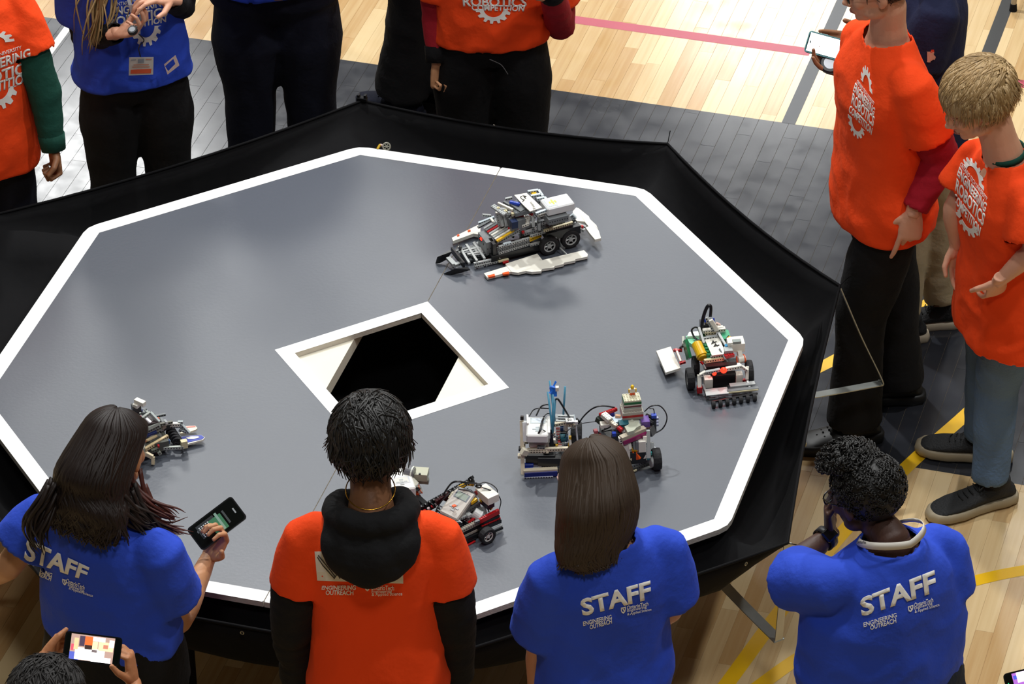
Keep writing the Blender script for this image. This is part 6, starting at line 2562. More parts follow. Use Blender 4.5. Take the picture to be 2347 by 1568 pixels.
# back frame
for k in range(3):
    R.bar((635, 580 + k * 34, 132 - k * 2), (870, 590 + k * 32, 132 - k * 2), 8, 8, LG if k % 2 == 0 else DG)
R.bar((640, 560, 136), (660, 690, 122), 8, 8, LG)
R.bar((760, 570, 132), (770, 680, 122), 8, 8, LG)
R.bar((860, 570, 132), (885, 660, 120), 8, 8, 'b9c4ca')
R.poly([(760, 610), (860, 600), (880, 655), (770, 660)], 138, 2, 'eeeeea', 'paper_label')
R.text('50', [(790, 645), (845, 640), (838, 615), (785, 618)], [138.6] * 4, INK)
R.bar((600, 695, 122), (760, 665, 124), 10, 12, 'd8cdb4')
R.bar((760, 690, 118), (900, 700, 112), 10, 10, 'c9bfa6')
R.bar((760, 690, 112), (770, 820, 84), 10, 30, 'a0988c', ho=0, name='panel')
R.wheel(900, 840, 46, 46, 34, DG)
R.bar((890, 640, 126), (915, 900, 60), 5, 5, 'cfd6dc', ho=0, name='axle')
R.blk(900, 662, 128, 10, 10, 10, 'f0f0f0')
for k in range(9):
    R.blk(665 + (k % 2) * 5 + k * 1.5, 740 + k * 18, 100 - k * 4, 8, 12, 6, RD if k % 2 == 0 else WH, name='striped_tile')
for k in range(6):
    R.blk(688 + (k % 2) * 4, 915 + k * 16, 70 - k * 3, 8, 12, 6, RD if k % 2 == 0 else WH, name='striped_tile')
R.motor((690, 860, 84), (790, 850, 84), 14, TQ, '243f60', 'teal_motor')
R.blk(740, 800, 96, 14, 20, 14, BK)
R.blk(715, 740, 108, 10, 10, 12, '223a66')
R.blk(620, 900, 78, 10, 8, 14, WH)
R.blk(585, 870, 84, 10, 8, 18, RD)
R.blk(650, 960, 66, 8, 8, 8, YL)
R.blk(820, 860, 82, 8, 8, 12, YL)
R.bar((815, 880, 76), (825, 960, 60), 8, 10, 'cfcac0', ho=0)
R.blk(815, 950, 60, 8, 10, 12, YL)
R.bar((560, 760, 112), (590, 1000, 60), 12, 14, BK, ho=0)
straw = mat('pale_blue_straw', '6cc0e0', rough=.25, trans=.35)
for p, q in (((535, 270, 235), (600, 800, 108)), ((560, 130, 265), (625, 640, 140)), ((600, 300, 228), (600, 780, 112)), ((757, 205, 250), (735, 560, 150)), ((632, 360, 215), (608, 700, 130))):
    bm = bmesh.new()
    add_tube(bm, [R.w(p[0], p[1], p[2] / 1000), R.w(q[0], q[1], q[2] / 1000)], .0032, 10)
    bm_obj('straw', bm, straw, R.root, smooth=True)
bm = bmesh.new()
for (x0, y0, h0), (x1, y1, h1), w_ in (((560, 195, 250), (640, 215, 248), 5), ((640, 135, 262), (610, 195, 250), 4), ((590, 210, 248), (600, 300, 228), 9), ((625, 220, 246), (635, 330, 222), 6), ((560, 290, 232), (590, 240, 240), 4)):
    add_tube(bm, [R.w(x0, y0, h0 / 1000), R.w(x1, y1, h1 / 1000)], [(w_ / 1000, .002), (w_ / 1300, .0015)], 6)
bm_obj('blue_tape_flag', bm, mat('blue_tape', '1d6fd8', rough=.4), R.root)
R.blk(655, 228, 246, 12, 10, 14, WH)
R.cable([(490, 590, 145), (460, 660, 165), (430, 780, 160), (350, 890, 118)], 2.6)
R.cable([(475, 760, 160), (600, 830, 130), (700, 880, 96)], 1.8)
R.cable([(300, 580, 150), (350, 505, 175), (430, 480, 185), (550, 485, 170)], 2.2)
R.cable([(390, 570, 150), (440, 470, 185), (500, 437, 195), (550, 437, 185)], 3)
R.cable([(480, 590, 150), (530, 550, 170), (570, 555, 160)], 2)
R.cable([(635, 365, 215), (670, 370, 215), (730, 460, 185), (790, 560, 150), (810, 590, 136)], 3.4)
R.cable([(900, 610, 120), (930, 640, 115), (945, 660, 105)], 3)
R.cable([(750, 860, 90), (800, 760, 120), (930, 690, 125), (1080, 660, 118), (1225, 650, 110)], 1.6)
R.clutter(26, 7, (-50, 60, -95, 55), [LG, DG, 'd8cdb4', BK, DG], (30, 95))

# ===== robot with a brick tower and a little yellow figure
R = Robot('brick_robot', 'grey and red toy brick robot carrying a stack of bricks with a tiny figure', Z3, (1640, 1290), (1440, 600), (1560, 1150))
R.blk(1580, 1030, 50, 80, 90, 40, '1f2022', name='chassis')
R.blk(1350, 900, 70, 90, 60, 60, '3a3a3a', name='body_block')
# cage front with white posts
for x in (1465, 1555):
    R.bar((x, 850 + (x - 1465) * -.15, 132), (x + 40, 1200 - (x - 1465) * .3, 28), 12, 12, WH if x < 1500 else LG)
R.bar((1540, 950, 100), (1550, 1180, 34), 20, 12, WH, ho=0, name='post')
R.bar((1575, 930, 104), (1585, 1000, 86), 10, 10, WH, ho=0, name='post')
R.bar((1740, 900, 108), (1750, 1110, 46), 22, 14, WH, ho=0, name='post')
R.bar((1780, 840, 118), (1780, 920, 100), 12, 12, WH, ho=0, name='post')
R.bar((1690, 900, 108), (1690, 1000, 80), 12, 12, DG)
R.bar((1640, 900, 106), (1650, 1000, 80), 12, 12, DG)
R.bar((1820, 760, 130), (1830, 1120, 46), 12, 12, LG)
R.bar((1470, 870, 130), (1780, 740, 132), 18, 14, 'b8ae9a', ho=0, name='lintel')
R.bar((1500, 920, 116), (1800, 800, 120), 12, 14, '8a1558', ho=0, name='magenta_bar')
R.bar((1600, 1000, 78), (1680, 1010, 76), 10, 12, YL, ho=0)
R.bar((1580, 1080, 60), (1640, 1060, 64), 12, 14, OR, ho=0)
R.bar((1660, 1040, 68), (1710, 1130, 46), 14, 14, OR, ho=0)
R.bar((1515, 1170, 34), (1525, 1215, 26), 8, 8, OR, ho=0)
R.bar((1770, 1080, 50), (1780, 1100, 48), 8, 8, OR, ho=0)
R.bar((1590, 1140, 46), (1630, 1110, 50), 8, 8, TN, ho=0)
R.bar((1560, 1240, 22), (1840, 1140, 24), 10, 12, DG)
R.bar((1560, 1275, 12), (1900, 1160, 14), 14, 12, '4a4c4a')
R.bar((1615, 1288, 8), (1670, 1270, 8), 8, 6, TN, ho=0)
# side towards the other robot
R.bar((1190, 820, 100), (1335, 960, 82), 8, 14, RD, ho=0, name='red_bar')
R.bar((1200, 780, 108), (1400, 960, 84), 10, 10, DG)
R.bar((1160, 860, 84), (1420, 1090, 46), 10, 16, DG)
R.bar((1125, 780, 104), (1175, 770, 104), 14, 10, 'c86a70', ho=0)
R.blk(1420, 830, 116, 24, 30, 30, '2a2c30', name='motor_block')
R.blk(1385, 812, 128, 12, 12, 12, BL)
R.bar((1370, 880, 104), (1430, 1060, 60), 14, 14, '33353a', ho=0)
R.blk(1385, 1000, 70, 12, 10, 20, 'cfcac0')
# top
R.bar((1200, 570, 158), (1420, 490, 160), 10, 10, RD, ho=0, st=1, name='brick')
R.bar((1240, 555, 166), (1340, 640, 158), 20, 14, WH, ho=0, st=1, name='brick')
R.bar((1340, 660, 150), (1420, 720, 145), 12, 12, 'd8cdb4', ho=0, st=1, name='brick')
R.motor((1440, 730, 142), (1490, 770, 138), 8, RD, RD, 'red_pin')
R.bar((1180, 600, 140), (1300, 700, 128), 24, 18, '39443f', ho=0, name='side_block')
R.blk(1270, 690, 138, 22, 30, 12, WH)
R.blk(1345, 550, 148, 18, 20, 12, '2b2a86')
R.poly([(1360, 600), (1430, 570), (1490, 620), (1400, 670)], 148, 8, 'c3d6e4', 'pale_tile')
R.bar((1400, 580, 152), (1470, 590, 150), 8, 10, 'e9b48a', ho=0)
R.blk(1510, 700, 138, 26, 30, 24, TQ)
R.poly([(1520, 715), (1570, 690), (1560, 655), (1620, 620), (1660, 665), (1700, 655), (1730, 700), (1670, 730), (1640, 765), (1560, 790)], 150, 14, 'b7bba9', 'grey_cross_block')
R.bar((1650, 600, 146), (1670, 680, 134), 18, 14, 'b7bba9')
R.bar((1490, 800, 128), (1790, 680, 132), 10, 12, LG)
R.blk(1780, 650, 138, 34, 26, 20, '6a4a9a', name='purple_pin_block')
R.bar((1700, 590, 142), (1880, 680, 128), 12, 14, '1d1e22')
R.bar((1790, 560, 142), (1900, 620, 132), 8, 8, BK)
R.bar((1890, 600, 132), (1895, 800, 86), 16, 14, '2a2c31', ho=1)
for k in range(3):
    R.blk(1930, 610 + k * 40, 122 - k * 6, 10, 12, 8, 'a9adc4', name='pin')
R.blk(1895, 580, 140, 14, 16, 12, '3c58c8')
R.bar((1840, 720, 118), (1870, 820, 92), 24, 20, '55575a', ho=0)
R.wheel(1930, 1130, 34, 34, 26, LG)
R.poly([(1870, 1000), (1900, 970), (1970, 1010), (1965, 1035), (1900, 1060)], 62, 8, 'd5d8dc', 'mudguard')
R.bar((1860, 920, 78), (1870, 1000, 60), 14, 12, LG)
R.blk(1855, 1060, 52, 8, 8, 10, '5ac0c0')
R.blk(1825, 1120, 40, 8, 8, 10, '5ac0c0')
R.motor((1850, 1180, 28), (1890, 1170, 28), 16, LG, LG, 'hub_gear')
# brick tower
tower = [(16, 46, 46, LG, 150), (40, 52, 46, 'b9b5a8', 0)]
base = R.w(1610, 560, .150)
def tw(i, L, Wd, T, c, zc, st=0, dx=0, dy=0):
    R.blk(0, 0, 0, L, Wd, T, c, st=st, at=Vector((base.x, base.y, TZ + zc / 1000)) + R.u * dx / 1000 + R.v * dy / 1000)
tw(0, 52, 64, 10, 'a9a598', 152)
tw(1, 52, 64, 9, RD, 161)
tw(2, 52, 64, 10, 'b9b5a8', 170, 1)
tw(3, 44, 56, 10, 'b9b5a8', 180, 1)
tw(4, 42, 54, 6, 'a7b0a4', 188)
tw(5, 42, 54, 6, '6a2830', 194)
tw(6, 42, 54, 5, 'd8d6c8', 199)
tw(7, 42, 54, 8, '1d6a3c', 205)
tw(8, 40, 52, 6, 'd8d4b8', 212, 1)
# little figure
f0 = Vector((base.x, base.y, TZ + .216)) - R.u * .012 + CR * .004
root = thing('toy_figure', 'tiny yellow headed toy figure standing on the stack of bricks', 'figurine', tuple(f0))
rz = R.R.to_4x4()
def fb(name, c, size, col):
    bm = bmesh.new()
    add_box(bm, c, size, bevel=.0008)
    bmesh.ops.transform(bm, matrix=Matrix.Translation(f0) @ rz, verts=bm.verts)
    bm_obj(name, bm, plast(col), root)
for sx in (-1, 1):
    fb('leg', (0, sx * .004, .0045), (.008, .0072, .009), OR)
    fb('arm', (.002, sx * .0105, .016), (.006, .004, .012), YL)
bm = bmesh.new()
add_prism(bm, [(-.004, -.0085), (.004, -.0085), (.004, .0085), (-.004, .0085)], .009, .022)
bmesh.ops.transform(bm, matrix=Matrix.Translation(f0) @ rz, verts=bm.verts)
bm_obj('torso', bm, plast(WH), root)
bm = bmesh.new()
add_tube(bm, [f0 + Vector((0, 0, .0222)), f0 + Vector((0, 0, .0235)), f0 + Vector((0, 0, .031)), f0 + Vector((0, 0, .0325)), f0 + Vector((0, 0, .0345))], [.0045, .0055, .0055, .004, .0028], 14)
bm_obj('head', bm, plast('f2c318'), root, smooth=True)
R.cable([(930, 680, 100), (1000, 580, 135), (1110, 485, 165), (1230, 450, 175), (1390, 470, 165)], 3.2)
R.cable([(1060, 880, 70), (1130, 820, 90), (1230, 770, 110), (1340, 720, 140)], 2.6)
R.cable([(1100, 890, 66), (1200, 800, 100), (1350, 760, 130)], 2)
R.cable([(1780, 520, 150), (1860, 455, 175), (1970, 450, 175), (2050, 540, 150), (2060, 640, 125), (2000, 750, 100), (1870, 820, 90)], 2.6)
R.cable([(1840, 485, 160), (1890, 490, 160), (1905, 560, 142)], 2)
R.clutter(26, 9, (-50, 40, -55, 55), [LG, DG, WH, BK, DG, LG], (40, 125))

# ===== black, red and grey robot
R = Robot('brick_robot', 'black and grey toy brick robot with a red and black ramp, beside the hooded person', (870, 1050, 6.816), (1900, 900), (1080, 1270), (1300, 1080))
R.blk(1330, 1010, 30, 130, 90, 30, '222326', name='chassis')
R.hub(1215, 745, 96, 108, 62, 34, yaw=22, pitch=-16, roll=12, screen='9aa89a', buttons=LG, scr=(.24, .5, .24), body='b9b2a8', frame='3b4654')
R.bar((1140, 760, 122), (1190, 735, 122), 10, 4, OR, ho=0, name='orange_button')
R.bar((1090, 1010, 70), (1550, 700, 88), 12, 16, '4a4b4c')
R.bar((1020, 1040, 54), (1460, 860, 60), 14, 14, '3c3d3e')
R.bar((960, 760, 92), (1020, 680, 100), 16, 8, '8b9298', ho=0)
R.bar((1100, 650, 104), (1190, 590, 108), 5, 8, BK, ho=0)
R.bar((1370, 560, 118), (1440, 640, 106), 14, 12, 'a59e98', ho=0)
# ramp walls
R.bar((1560, 985, 58), (1860, 830, 62), 10, 16, RD, ho=0, st=1, name='brick')
R.bar((1570, 1030, 46), (1870, 900, 48), 8, 8, BK, ho=0, st=1, name='brick')
R.bar((1590, 1070, 36), (1880, 935, 38), 8, 8, RD, ho=0, st=1, name='brick')
R.bar((1540, 1120, 30), (1890, 975, 30), 12, 12, BK, ho=0, st=1, name='brick')
R.bar((1620, 1180, 16), (1905, 1055, 16), 8, 8, LG, ho=0, name='tile')
R.bar((1570, 1225, 10), (1915, 1085, 10), 10, 8, BK, ho=0, st=1, name='brick')
R.bar((1080, 1230, 46), (1570, 985, 50), 12, 12, 'a9a598', ho=1, st=1, name='brick')
R.bar((1100, 1270, 34), (1580, 1040, 38), 8, 8, BK, ho=0, name='tile')
R.bar((1110, 1285, 28), (1295, 1200, 30), 8, 8, RD, ho=0, st=1, name='brick')
R.bar((1120, 1310, 22), (1580, 1085, 26), 10, 8, 'a9a598', ho=0, st=1, name='brick')
R.bar((1130, 1370, 12), (1560, 1170, 14), 12, 12, BK, ho=0, name='tile')
R.bar((1190, 1460, 2), (1490, 1300, 2), 6, 4, RD, ho=0, name='red_strip')
R.bar((1150, 1400, 4), (1500, 1250, 5), 10, 6, BK, ho=0, name='tile')
R.wheel(1680, 1210, 26, 26, 22, 'c9c9c2')
R.wheel(1250, 1330, 24, 24, 20, 'c9c9c2')
# back rack (shiny black studs)
R.bar((620, 800, 62), (1470, 330, 128), 12, 12, BK, ho=0, st=1, name='rack')
R.bar((660, 850, 50), (1330, 470, 104), 10, 14, '2a1214', ho=0, st=1, name='rack')
for k in range(13):
    x, y, h = 640 + k * 64, 780 - k * 35, 68 + k * 4.9
    R.bar((x, y, h), (x + 14, y - 26, h + 10), 5, 6, '0c0c0e', ho=0, name='tooth')
R.bar((1410, 330, 128), (1450, 300, 142), 10, 10, BK, ho=0)
R.bar((1430, 380, 118), (1480, 370, 118), 14, 20, BK, ho=0)
for k in range(5):
    R.bar((690 + k * 60, 830 - k * 34, 62 + k * 5), (720 + k * 60, 815 - k * 34, 64 + k * 5), 8, 6, RD if k % 2 == 0 else 'c9b9ba', ho=0)
R.studs([(1100 + (k % 4) * 16 - (k // 4) * 8, 640 - (k % 4) * 26 + (k // 4) * 6 - 30) for k in range(12)], 112, 'd8d0b0')
R.bar((880, 700, 84), (1080, 560, 100), 12, 16, '3a1418', ho=0, st=1, name='brick')
# sensors right
R.blk(1680, 570, 106, 40, 66, 26, WH, yaw=0, name='sensor_body')
R.motor((1560, 510, 108), (1620, 500, 112), 8, 'e8dccb', OR, 'sensor_eye')
R.motor((1620, 605, 102), (1680, 595, 106), 8, 'e8dccb', OR, 'sensor_eye')
R.blk(1680, 690, 82, 26, 40, 22, '2a2d3c', name='sensor_mount')
R.bar((1690, 740, 72), (1755, 800, 62), 8, 10, YL)
R.bar((1570, 670, 86), (1615, 640, 90), 8, 10, YL)
R.bar((1370, 400, 124), (1470, 415, 122), 8, 10, YL)
R.bar((1250, 460, 118), (1330, 410, 124), 8, 10, YL, ho=0)
R.bar((1420, 710, 100), (1520, 640, 104), 8, 10, YL, ho=0)
R.bar((1490, 510, 110), (1530, 570, 100), 10, 14, '9a2a2a', ho=0)
R.motor((1460, 850, 70), (1580, 930, 56), 18, 'c9cbc8', 'dadcdc', 'drive_motor')
R.bar((1600, 760, 70), (1640, 880, 50), 14, 14, '8f938f')
R.bar((1540, 760, 74), (1600, 880, 56), 12, 12, '6f7370')
R.bar((1360, 940, 56), (1440, 1010, 46), 14, 14, 'a5a8a4')
R.bar((880, 960, 54), (1050, 1010, 52), 30, 18, '1a1b1e', ho=0, name='motor_block')
for k in range(8):
    R.blk(930 + (k % 4) * 34, 880 + (k // 4) * 50 + (k % 4) * 26, 76, 5, 5, 5, 'd9dce0', name='stud_cap')
R.blk(960, 985, 66, 20, 30, 12, '8e96a0')
R.bar((770, 700, 62), (830, 740, 58), 10, 14, '33445a', ho=0)
R.bar((740, 860, 48), (800, 1000, 36), 8, 8, '6a6e74')
R.bar((590, 890, 40), (760, 880, 40), 8, 8, '8e9296')
R.bar((700, 960, 34), (840, 1000, 30), 10, 10, '8e9296')
R.cable([(960, 640, 90), (1040, 500, 120), (1130, 390, 150), (1230, 365, 158), (1330, 385, 150), (1440, 390, 140), (1520, 400, 132)], 2.8)
R.cable([(860, 900, 70), (900, 780, 100), (1000, 640, 130), (1130, 520, 145), (1260, 440, 150), (1400, 400, 145), (1560, 400, 138), (1640, 380, 136), (1760, 420, 130), (1840, 510, 118), (1795, 630, 100)], 2.2)
R.cable([(1600, 460, 128), (1720, 500, 120), (1840, 570, 105), (1895, 680, 85), (1855, 850, 62)], 1.9)
R.cable([(1230, 480, 128), (1340, 490, 128), (1440, 520, 122), (1500, 600, 108), (1530, 680, 96)], 3.4, '5d6064')
R.cable([(880, 870, 72), (920, 780, 86), (940, 840, 80), (900, 940, 66)], 2.4)
R.cable([(1540, 420, 128), (1590, 430, 124), (1560, 460, 120), (1500, 440, 122), (1540, 420, 128)], 3)
R.cable([(1640, 720, 76), (1690, 780, 66), (1710, 850, 56)], 2)
R.clutter(34, 11, (-70, 60, -70, 70), [BK, DG, BK, LG, DG, RD], (44, 88))

# ===== white and grey robot mostly hidden behind the hooded head
R = Robot('brick_robot', 'white and grey toy brick robot peeping out right of the black haired head', (870, 1050, 6.816), (250, 900), (420, 250), (250, 700))
R.blk(300, 720, 36, 110, 110, 40, '5a5c58', name='chassis')
R.hub(330, 400, 118, 110, 72, 40, yaw=180 + 20, screen='e4e2da', buttons=LG, scr=(-.10, .5, .30), body='ecebe4', frame='c7c9ce')
R.blk(360, 560, 82, 70, 60, 26, 'b5aca0', name='brick_cradle')
R.bar((470, 330, 120), (570, 430, 104), 18, 16, 'dcd9c8', ho=0, name='side_housing')
R.motor((400, 190, 140), (540, 230, 138), 18, '77797d', 'e2e8dc')
R.blk(630, 250, 118, 40, 50, 24, 'b9b9a2', ho=0, name='sensor_body')
R.blk(580, 290, 112, 16, 12, 20, '3a3a36', name='sensor_mount')
R.blk(640, 350, 96, 16, 50, 16, '8f8f80', ho=1)
R.blk(628, 250, 132, 6, 6, 4, '1a1a1a', name='knob')
R.motor((600, 500, 80), (650, 480, 84), 14, 'e8e0d0', OR, 'sensor_eye')
R.bar((565, 545, 74), (615, 560, 72), 10, 10, OR, ho=0)
R.bar((590, 600, 64), (625, 620, 60), 10, 14, RD, ho=0)
R.bar((350, 640, 70), (520, 560, 78), 16, 16, 'a59c92', ho=0)
R.bar((250, 680, 62), (430, 640, 66), 14, 14, 'b7a296', ho=0)
R.bar((490, 560, 74), (560, 640, 60), 14, 14, '1f4a2c', ho=0)
R.bar((560, 620, 60), (690, 740, 44), 18, 26, '26282a', ho=0)
R.bar((520, 700, 52), (640, 790, 40), 18, 20, '33353a')
R.bar((560, 790, 44), (620, 800, 42), 10, 10, BL, ho=0)
R.bar((560, 830, 34), (600, 900, 26), 8, 8, LG)
R.bar((600, 900, 26), (680, 880, 28), 8, 8, LG)
R.wheel(330, 900, 28, 28, 20, LG)
R.wheel(520, 820, 28, 28, 20, DG)
R.cable([(440, 520, 96), (500, 530, 96), (600, 500, 92), (620, 470, 92), (540, 480, 96)], 2.8)
R.cable([(430, 560, 84), (440, 640, 74), (400, 690, 66), (440, 740, 60)], 1.6)
R.clutter(26, 13, (-50, 60, -55, 55), [LG, DG, BK, 'b7a296'], (40, 80))

# ===== left robot with skis
R = Robot('brick_robot', 'small grey toy brick robot with ski arms, right of the long haired head', (270, 890, 7.839), (1400, 760), (240, 1000), (560, 960))
R.blk(520, 960, 34, 120, 84, 34, '54564f', name='chassis')
# ski arms
R.poly([(1130, 700), (1210, 680), (1390, 672), (1430, 715), (1400, 745), (1260, 790), (1120, 810), (1110, 790)], 20, 6, 'efe6cf', 'ski')
R.poly([(1190, 690), (1380, 674), (1400, 690), (1220, 712)], 21.2, 2, 'e08d84', 'ski_stripe')
R.poly([(1120, 880), (1180, 860), (1500, 840), (1565, 885), (1530, 925), (1200, 1015), (1150, 1000)], 18, 6, 'e9e6d8', 'ski')
R.poly([(1125, 880), (1180, 862), (1500, 842), (1552, 880), (1515, 915), (1240, 975), (1150, 930)], 19.2, 1.6, '2b3fa8', 'ski_stripe')
R.poly([(1225, 885), (1300, 865), (1440, 862), (1470, 880), (1360, 912), (1260, 912)], 20.4, 1.2, 'f2efe6', 'ski_stripe')
R.bar((780, 1075, 26), (1190, 1060, 26), 8, 10, 'b6bdb4')
R.bar((930, 650, 60), (1110, 650, 56), 10, 12, WH)
R.bar((940, 690, 50), (1130, 680, 48), 8, 10, 'a8b0b0')
R.bar((1090, 600, 62), (1290, 810, 30), 8, 10, 'b6c0c2')
R.bar((1080, 610, 62), (1170, 610, 62), 8, 8, 'b6c0c2')
R.bar((1180, 670, 50), (1110, 780, 34), 7, 7, DG)
R.bar((1110, 740, 40), (1250, 800, 30), 7, 7, 'a8b0b0')
R.blk(1190, 1000, 34, 20, 16, 26, 'd9cfa8', name='ski_mount')
R.bar((1150, 1010, 26), (1240, 960, 30), 12, 12, 'd9cfa8', ho=0)
# gear roller
for k in range(5):
    R.wheel(960 + k * 30, 790 + k * 45, 30 - k * 2, 17, 9, '3a3638', yaw=70, name='gear_wheel')
R.bar((790, 700, 66), (900, 660, 64), 10, 12, 'b4ab9c', ho=0)
R.blk(880, 690, 60, 18, 12, 18, '2a2a2c')
R.bar((760, 780, 50), (880, 700, 56), 10, 10, 'a5a7a3')
R.bar((800, 860, 40), (920, 980, 24), 12, 14, '6f87a0', ho=0)
R.blk(870, 960, 32, 20, 14, 12, '2c4472')
# upper frame
R.bar((430, 550, 128), (580, 440, 132), 8, 10, 'a6aaa4')
R.bar((580, 440, 132), (740, 610, 108), 8, 12, 'bfc8c6', ho=0)
R.bar((520, 735, 96), (745, 625, 104), 8, 12, 'b6bdb4', ho=0)
R.bar((530, 770, 84), (750, 665, 94), 10, 14, '868a84')
R.bar((560, 800, 72), (770, 700, 80), 10, 16, '7b7f79')
R.bar((430, 560, 118), (520, 735, 96), 8, 12, '4a3f3e', ho=0)
R.blk(590, 600, 102, 40, 46, 20, '3b2f30', name='dark_bay')
R.bar((510, 545, 124), (590, 615, 116), 9, 6, 'f1f0f4', ho=0, name='shiny_tile')
R.bar((465, 600, 118), (515, 660, 110), 9, 6, 'f1f0f4', ho=0, name='shiny_tile')
R.bar((710, 530, 112), (720, 570, 106), 10, 8, OR, ho=0)
R.bar((320, 560, 112), (430, 530, 118), 10, 12, RD, ho=0)
R.bar((280, 520, 116), (380, 525, 118), 10, 12, '26256a', ho=0)
R.bar((345, 780, 92), (460, 890, 72), 12, 16, RD, ho=0)
R.bar((480, 870, 72), (700, 780, 78), 8, 8, '1e2d66', ho=0)
R.bar((520, 940, 62), (700, 850, 66), 8, 6, 'dcc79c', ho=0)
R.bar((470, 1110, 44), (900, 860, 52), 9, 12, 'dcc79c')
R.bar((330, 1180, 34), (860, 900, 44), 10, 10, '757a6c')
R.poly([(250, 880), (400, 830), (440, 910), (300, 1000)], 82, 14, 'c9bda4', 'cream_block')
R.poly([(270, 1080), (430, 950), (490, 1040), (480, 1080), (310, 1180)], 64, 30, '8d8d80', 'grey_block')
R.bar((300, 960, 74), (450, 900, 76), 8, 8, 'e0d4b6', ho=0)
R.bar((200, 660, 104), (420, 700, 98), 60, 26, '8f8f86', ho=0, name='grey_block')
R.bar((180, 620, 116), (300, 600, 118), 30, 14, 'b4b2aa')
R.blk(300, 780, 84, 50, 40, 30, '6d6d62')
R.bar((200, 500, 122), (300, 470, 128), 10, 10, '8f8f86')
# raised white sensor on an arm
R.bar((120, 540, 118), (330, 370, 150), 7, 8, '1b1b1e', ho=0)
R.bar((340, 440, 138), (350, 370, 152), 12, 14, '3a3a3c')
R.blk(330, 350, 158, 26, 26, 20, '3c3c3a', name='sensor_mount')
R.blk(400, 250, 184, 16, 36, 14, WH, yaw=35, name='white_housing')
R.blk(345, 300, 172, 22, 18, 12, WH, yaw=35, name='white_housing')
R.bar((400, 400, 142), (450, 410, 140), 8, 8, '232a5a', ho=0)
# leg and wheels
R.bar((370, 1260, 30), (500, 1170, 38), 9, 14, 'e2d4b4', ho=0)
R.bar((500, 1170, 38), (630, 1240, 28), 9, 14, 'e2d4b4', ho=0)
R.bar((635, 1230, 28), (635, 1370, 4), 10, 10, 'd5c7a6')
R.bar((600, 1130, 34), (740, 1080, 38), 9, 10, '5f6357')
R.bar((730, 1140, 30), (770, 1190, 18), 8, 10, '8e9288')
R.blk(730, 1035, 50, 6, 8, 8, RD)
R.wheel(300, 1210, 28, 28, 20, DG)
R.wheel(690, 1090, 22, 22, 14, '3a3a3a')
R.clutter(28, 17, (-60, 50, -45, 45), [LG, '6d6d62', DG, 'b6bdb4'], (44, 95))

# ===== loose parts lying on the cloth behind the platform edge
root = thing('loose_wheel', 'small grey spoked wheel resting on the cloth behind the far white edge', 'wheel', tuple(A(886, 337, TZ - .0)))
p = A(886, 336, TZ + .004) + Vector((0, .03, 0))
p = A(886, 336, p.z)
bm = bmesh.new()
x, y = frame_from((CAMPOS - p).normalized())
n_ = (CAMPOS - p).normalized()
ringp = [p + x * (.0125 * math.cos(a)) + y * (.0125 * math.sin(a)) for a in [i * math.pi / 12 for i in range(25)]]
add_tube(bm, ringp, .0028, 8, cap=False)
for k in range(6):
    a = k * math.pi / 3
    add_tube(bm, [p, p + x * (.012 * math.cos(a)) + y * (.012 * math.sin(a))], .0016, 6)
add_tube(bm, [p - n_ * .004, p + n_ * .004], .004, 10)
bm_obj('rim', bm, plast('98978a'), root)
root = thing('loose_beam', 'short yellow and pink toy beam beside the small spoked wheel on the cloth', 'toy piece', tuple(A(868, 335, TZ)))
a, b_ = A(865, 342, TZ), A(871, 332, TZ + .004)
bm = bmesh.new()
add_tube(bm, [a, b_], .0045, 8)
bm_obj('beam', bm, plast('c8a434'), root)
bm = bmesh.new()
add_tube(bm, [b_, A(877, 334, TZ + .002)], .0045, 8)
bm_obj('pin', bm, plast('c9a79c'), root)

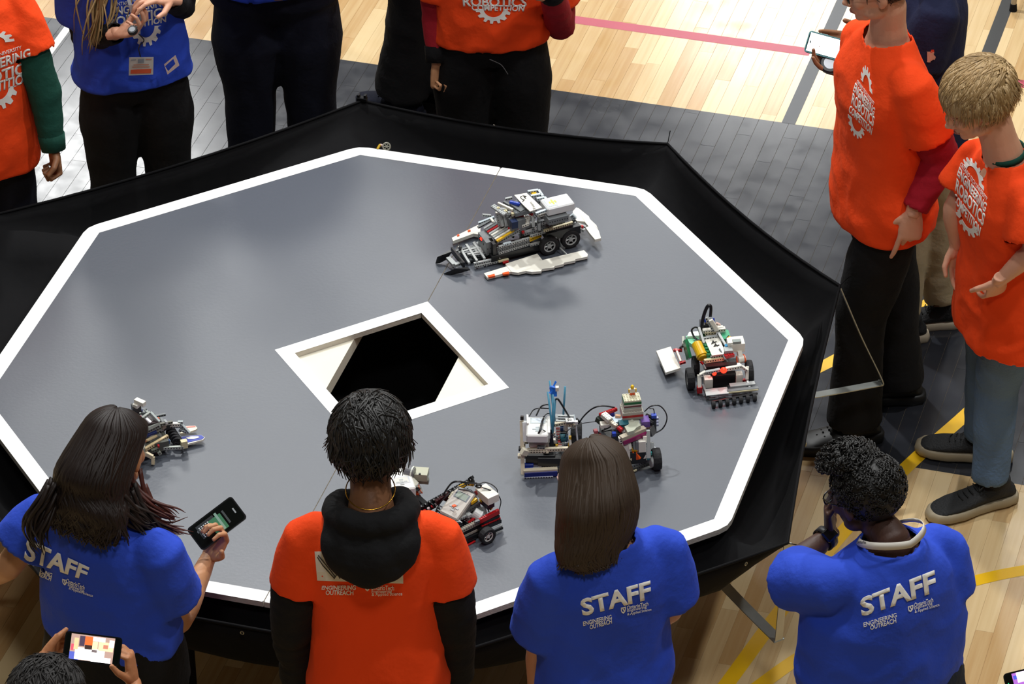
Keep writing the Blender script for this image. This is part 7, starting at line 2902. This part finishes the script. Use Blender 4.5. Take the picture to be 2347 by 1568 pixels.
# ===== white sneaker seen between black trouser legs
q = A(1130, 300, 0)
root = thing('sneaker', 'white sneaker on the floor, seen between the legs of the black joggers', 'shoe', (q.x, q.y, 0))
class _S: pass
bm = bmesh.new()
q2 = Vector((q.x, q.y, 0))
rings = []
fw = Vector((-HV.x, -HV.y, 0))
for yy, w_, zt in ((-.10, .028, .075), (-.06, .036, .09), (0, .040, .088), (.06, .044, .062), (.12, .046, .045), (.17, .034, .03)):
    rings.append([q2 + fw * yy + CR * (w_ * math.cos(t)) + Vector((0, 0, .004 + zt * .5 * (1 + math.sin(t)))) for t in [2 * math.pi * i / 14 for i in range(14)]])
add_loft(bm, rings)
bm_obj('upper', remesh(bm, .006, 3), WHITESH, root, smooth=True)
bm = bmesh.new()
add_tube(bm, [q2 - fw * .05 + Vector((0, 0, .07)), q2 - fw * .05 + Vector((0, 0, .26))], [.04, .042], 14)
bm_obj('sock', bm, mat('cream_sock', 'cfc2a8', rough=.9), root, smooth=True)

# ===== chair whose foot shows at the top right
q = A(2322, 24, 0)
root = thing('folding_chair', 'metal chair at the top right edge, only a leg tip in view', 'chair', (q.x, q.y, 0))
mt = mat('chair_tube_beige', 'b3a893', rough=.35, metal=.4)
cx, cy = q.x + .25, q.y + .30
for dx, dy in ((0, 0), (.46, .0), (0, .48), (.46, .48)):
    bm = bmesh.new()
    foot = Vector((q.x + dx, q.y + dy, 0))
    add_tube(bm, [foot + Vector((0, 0, .015)), foot + Vector((.02 if dx == 0 else -.02, .03 if dy == 0 else -.03, .44))], .011, 10)
    l = bm_obj('leg', bm, mt, root)
    bm = bmesh.new()
    add_tube(bm, [foot, foot + Vector((0, 0, .03))], [.016, .013], 10)
    bm_obj('rubber_foot', bm, BLACK2, l)
bm = bmesh.new()
add_box(bm, (q.x + .23, q.y + .24, .45), (.44, .42, .03), bevel=.01)
bm_obj('seat', bm, mat('chair_seat_black', '1d1d20', rough=.5), root)
bm = bmesh.new()
add_box(bm, (q.x + .23, q.y + .47, .72), (.42, .025, .22), bevel=.01)
add_tube(bm, [(q.x + .04, q.y + .45, .44), (q.x + .04, q.y + .48, .84)], .011, 8)
add_tube(bm, [(q.x + .42, q.y + .45, .44), (q.x + .42, q.y + .48, .84)], .011, 8)
bm_obj('backrest', bm, mat('chair_seat_black', '1d1d20', rough=.5), root)
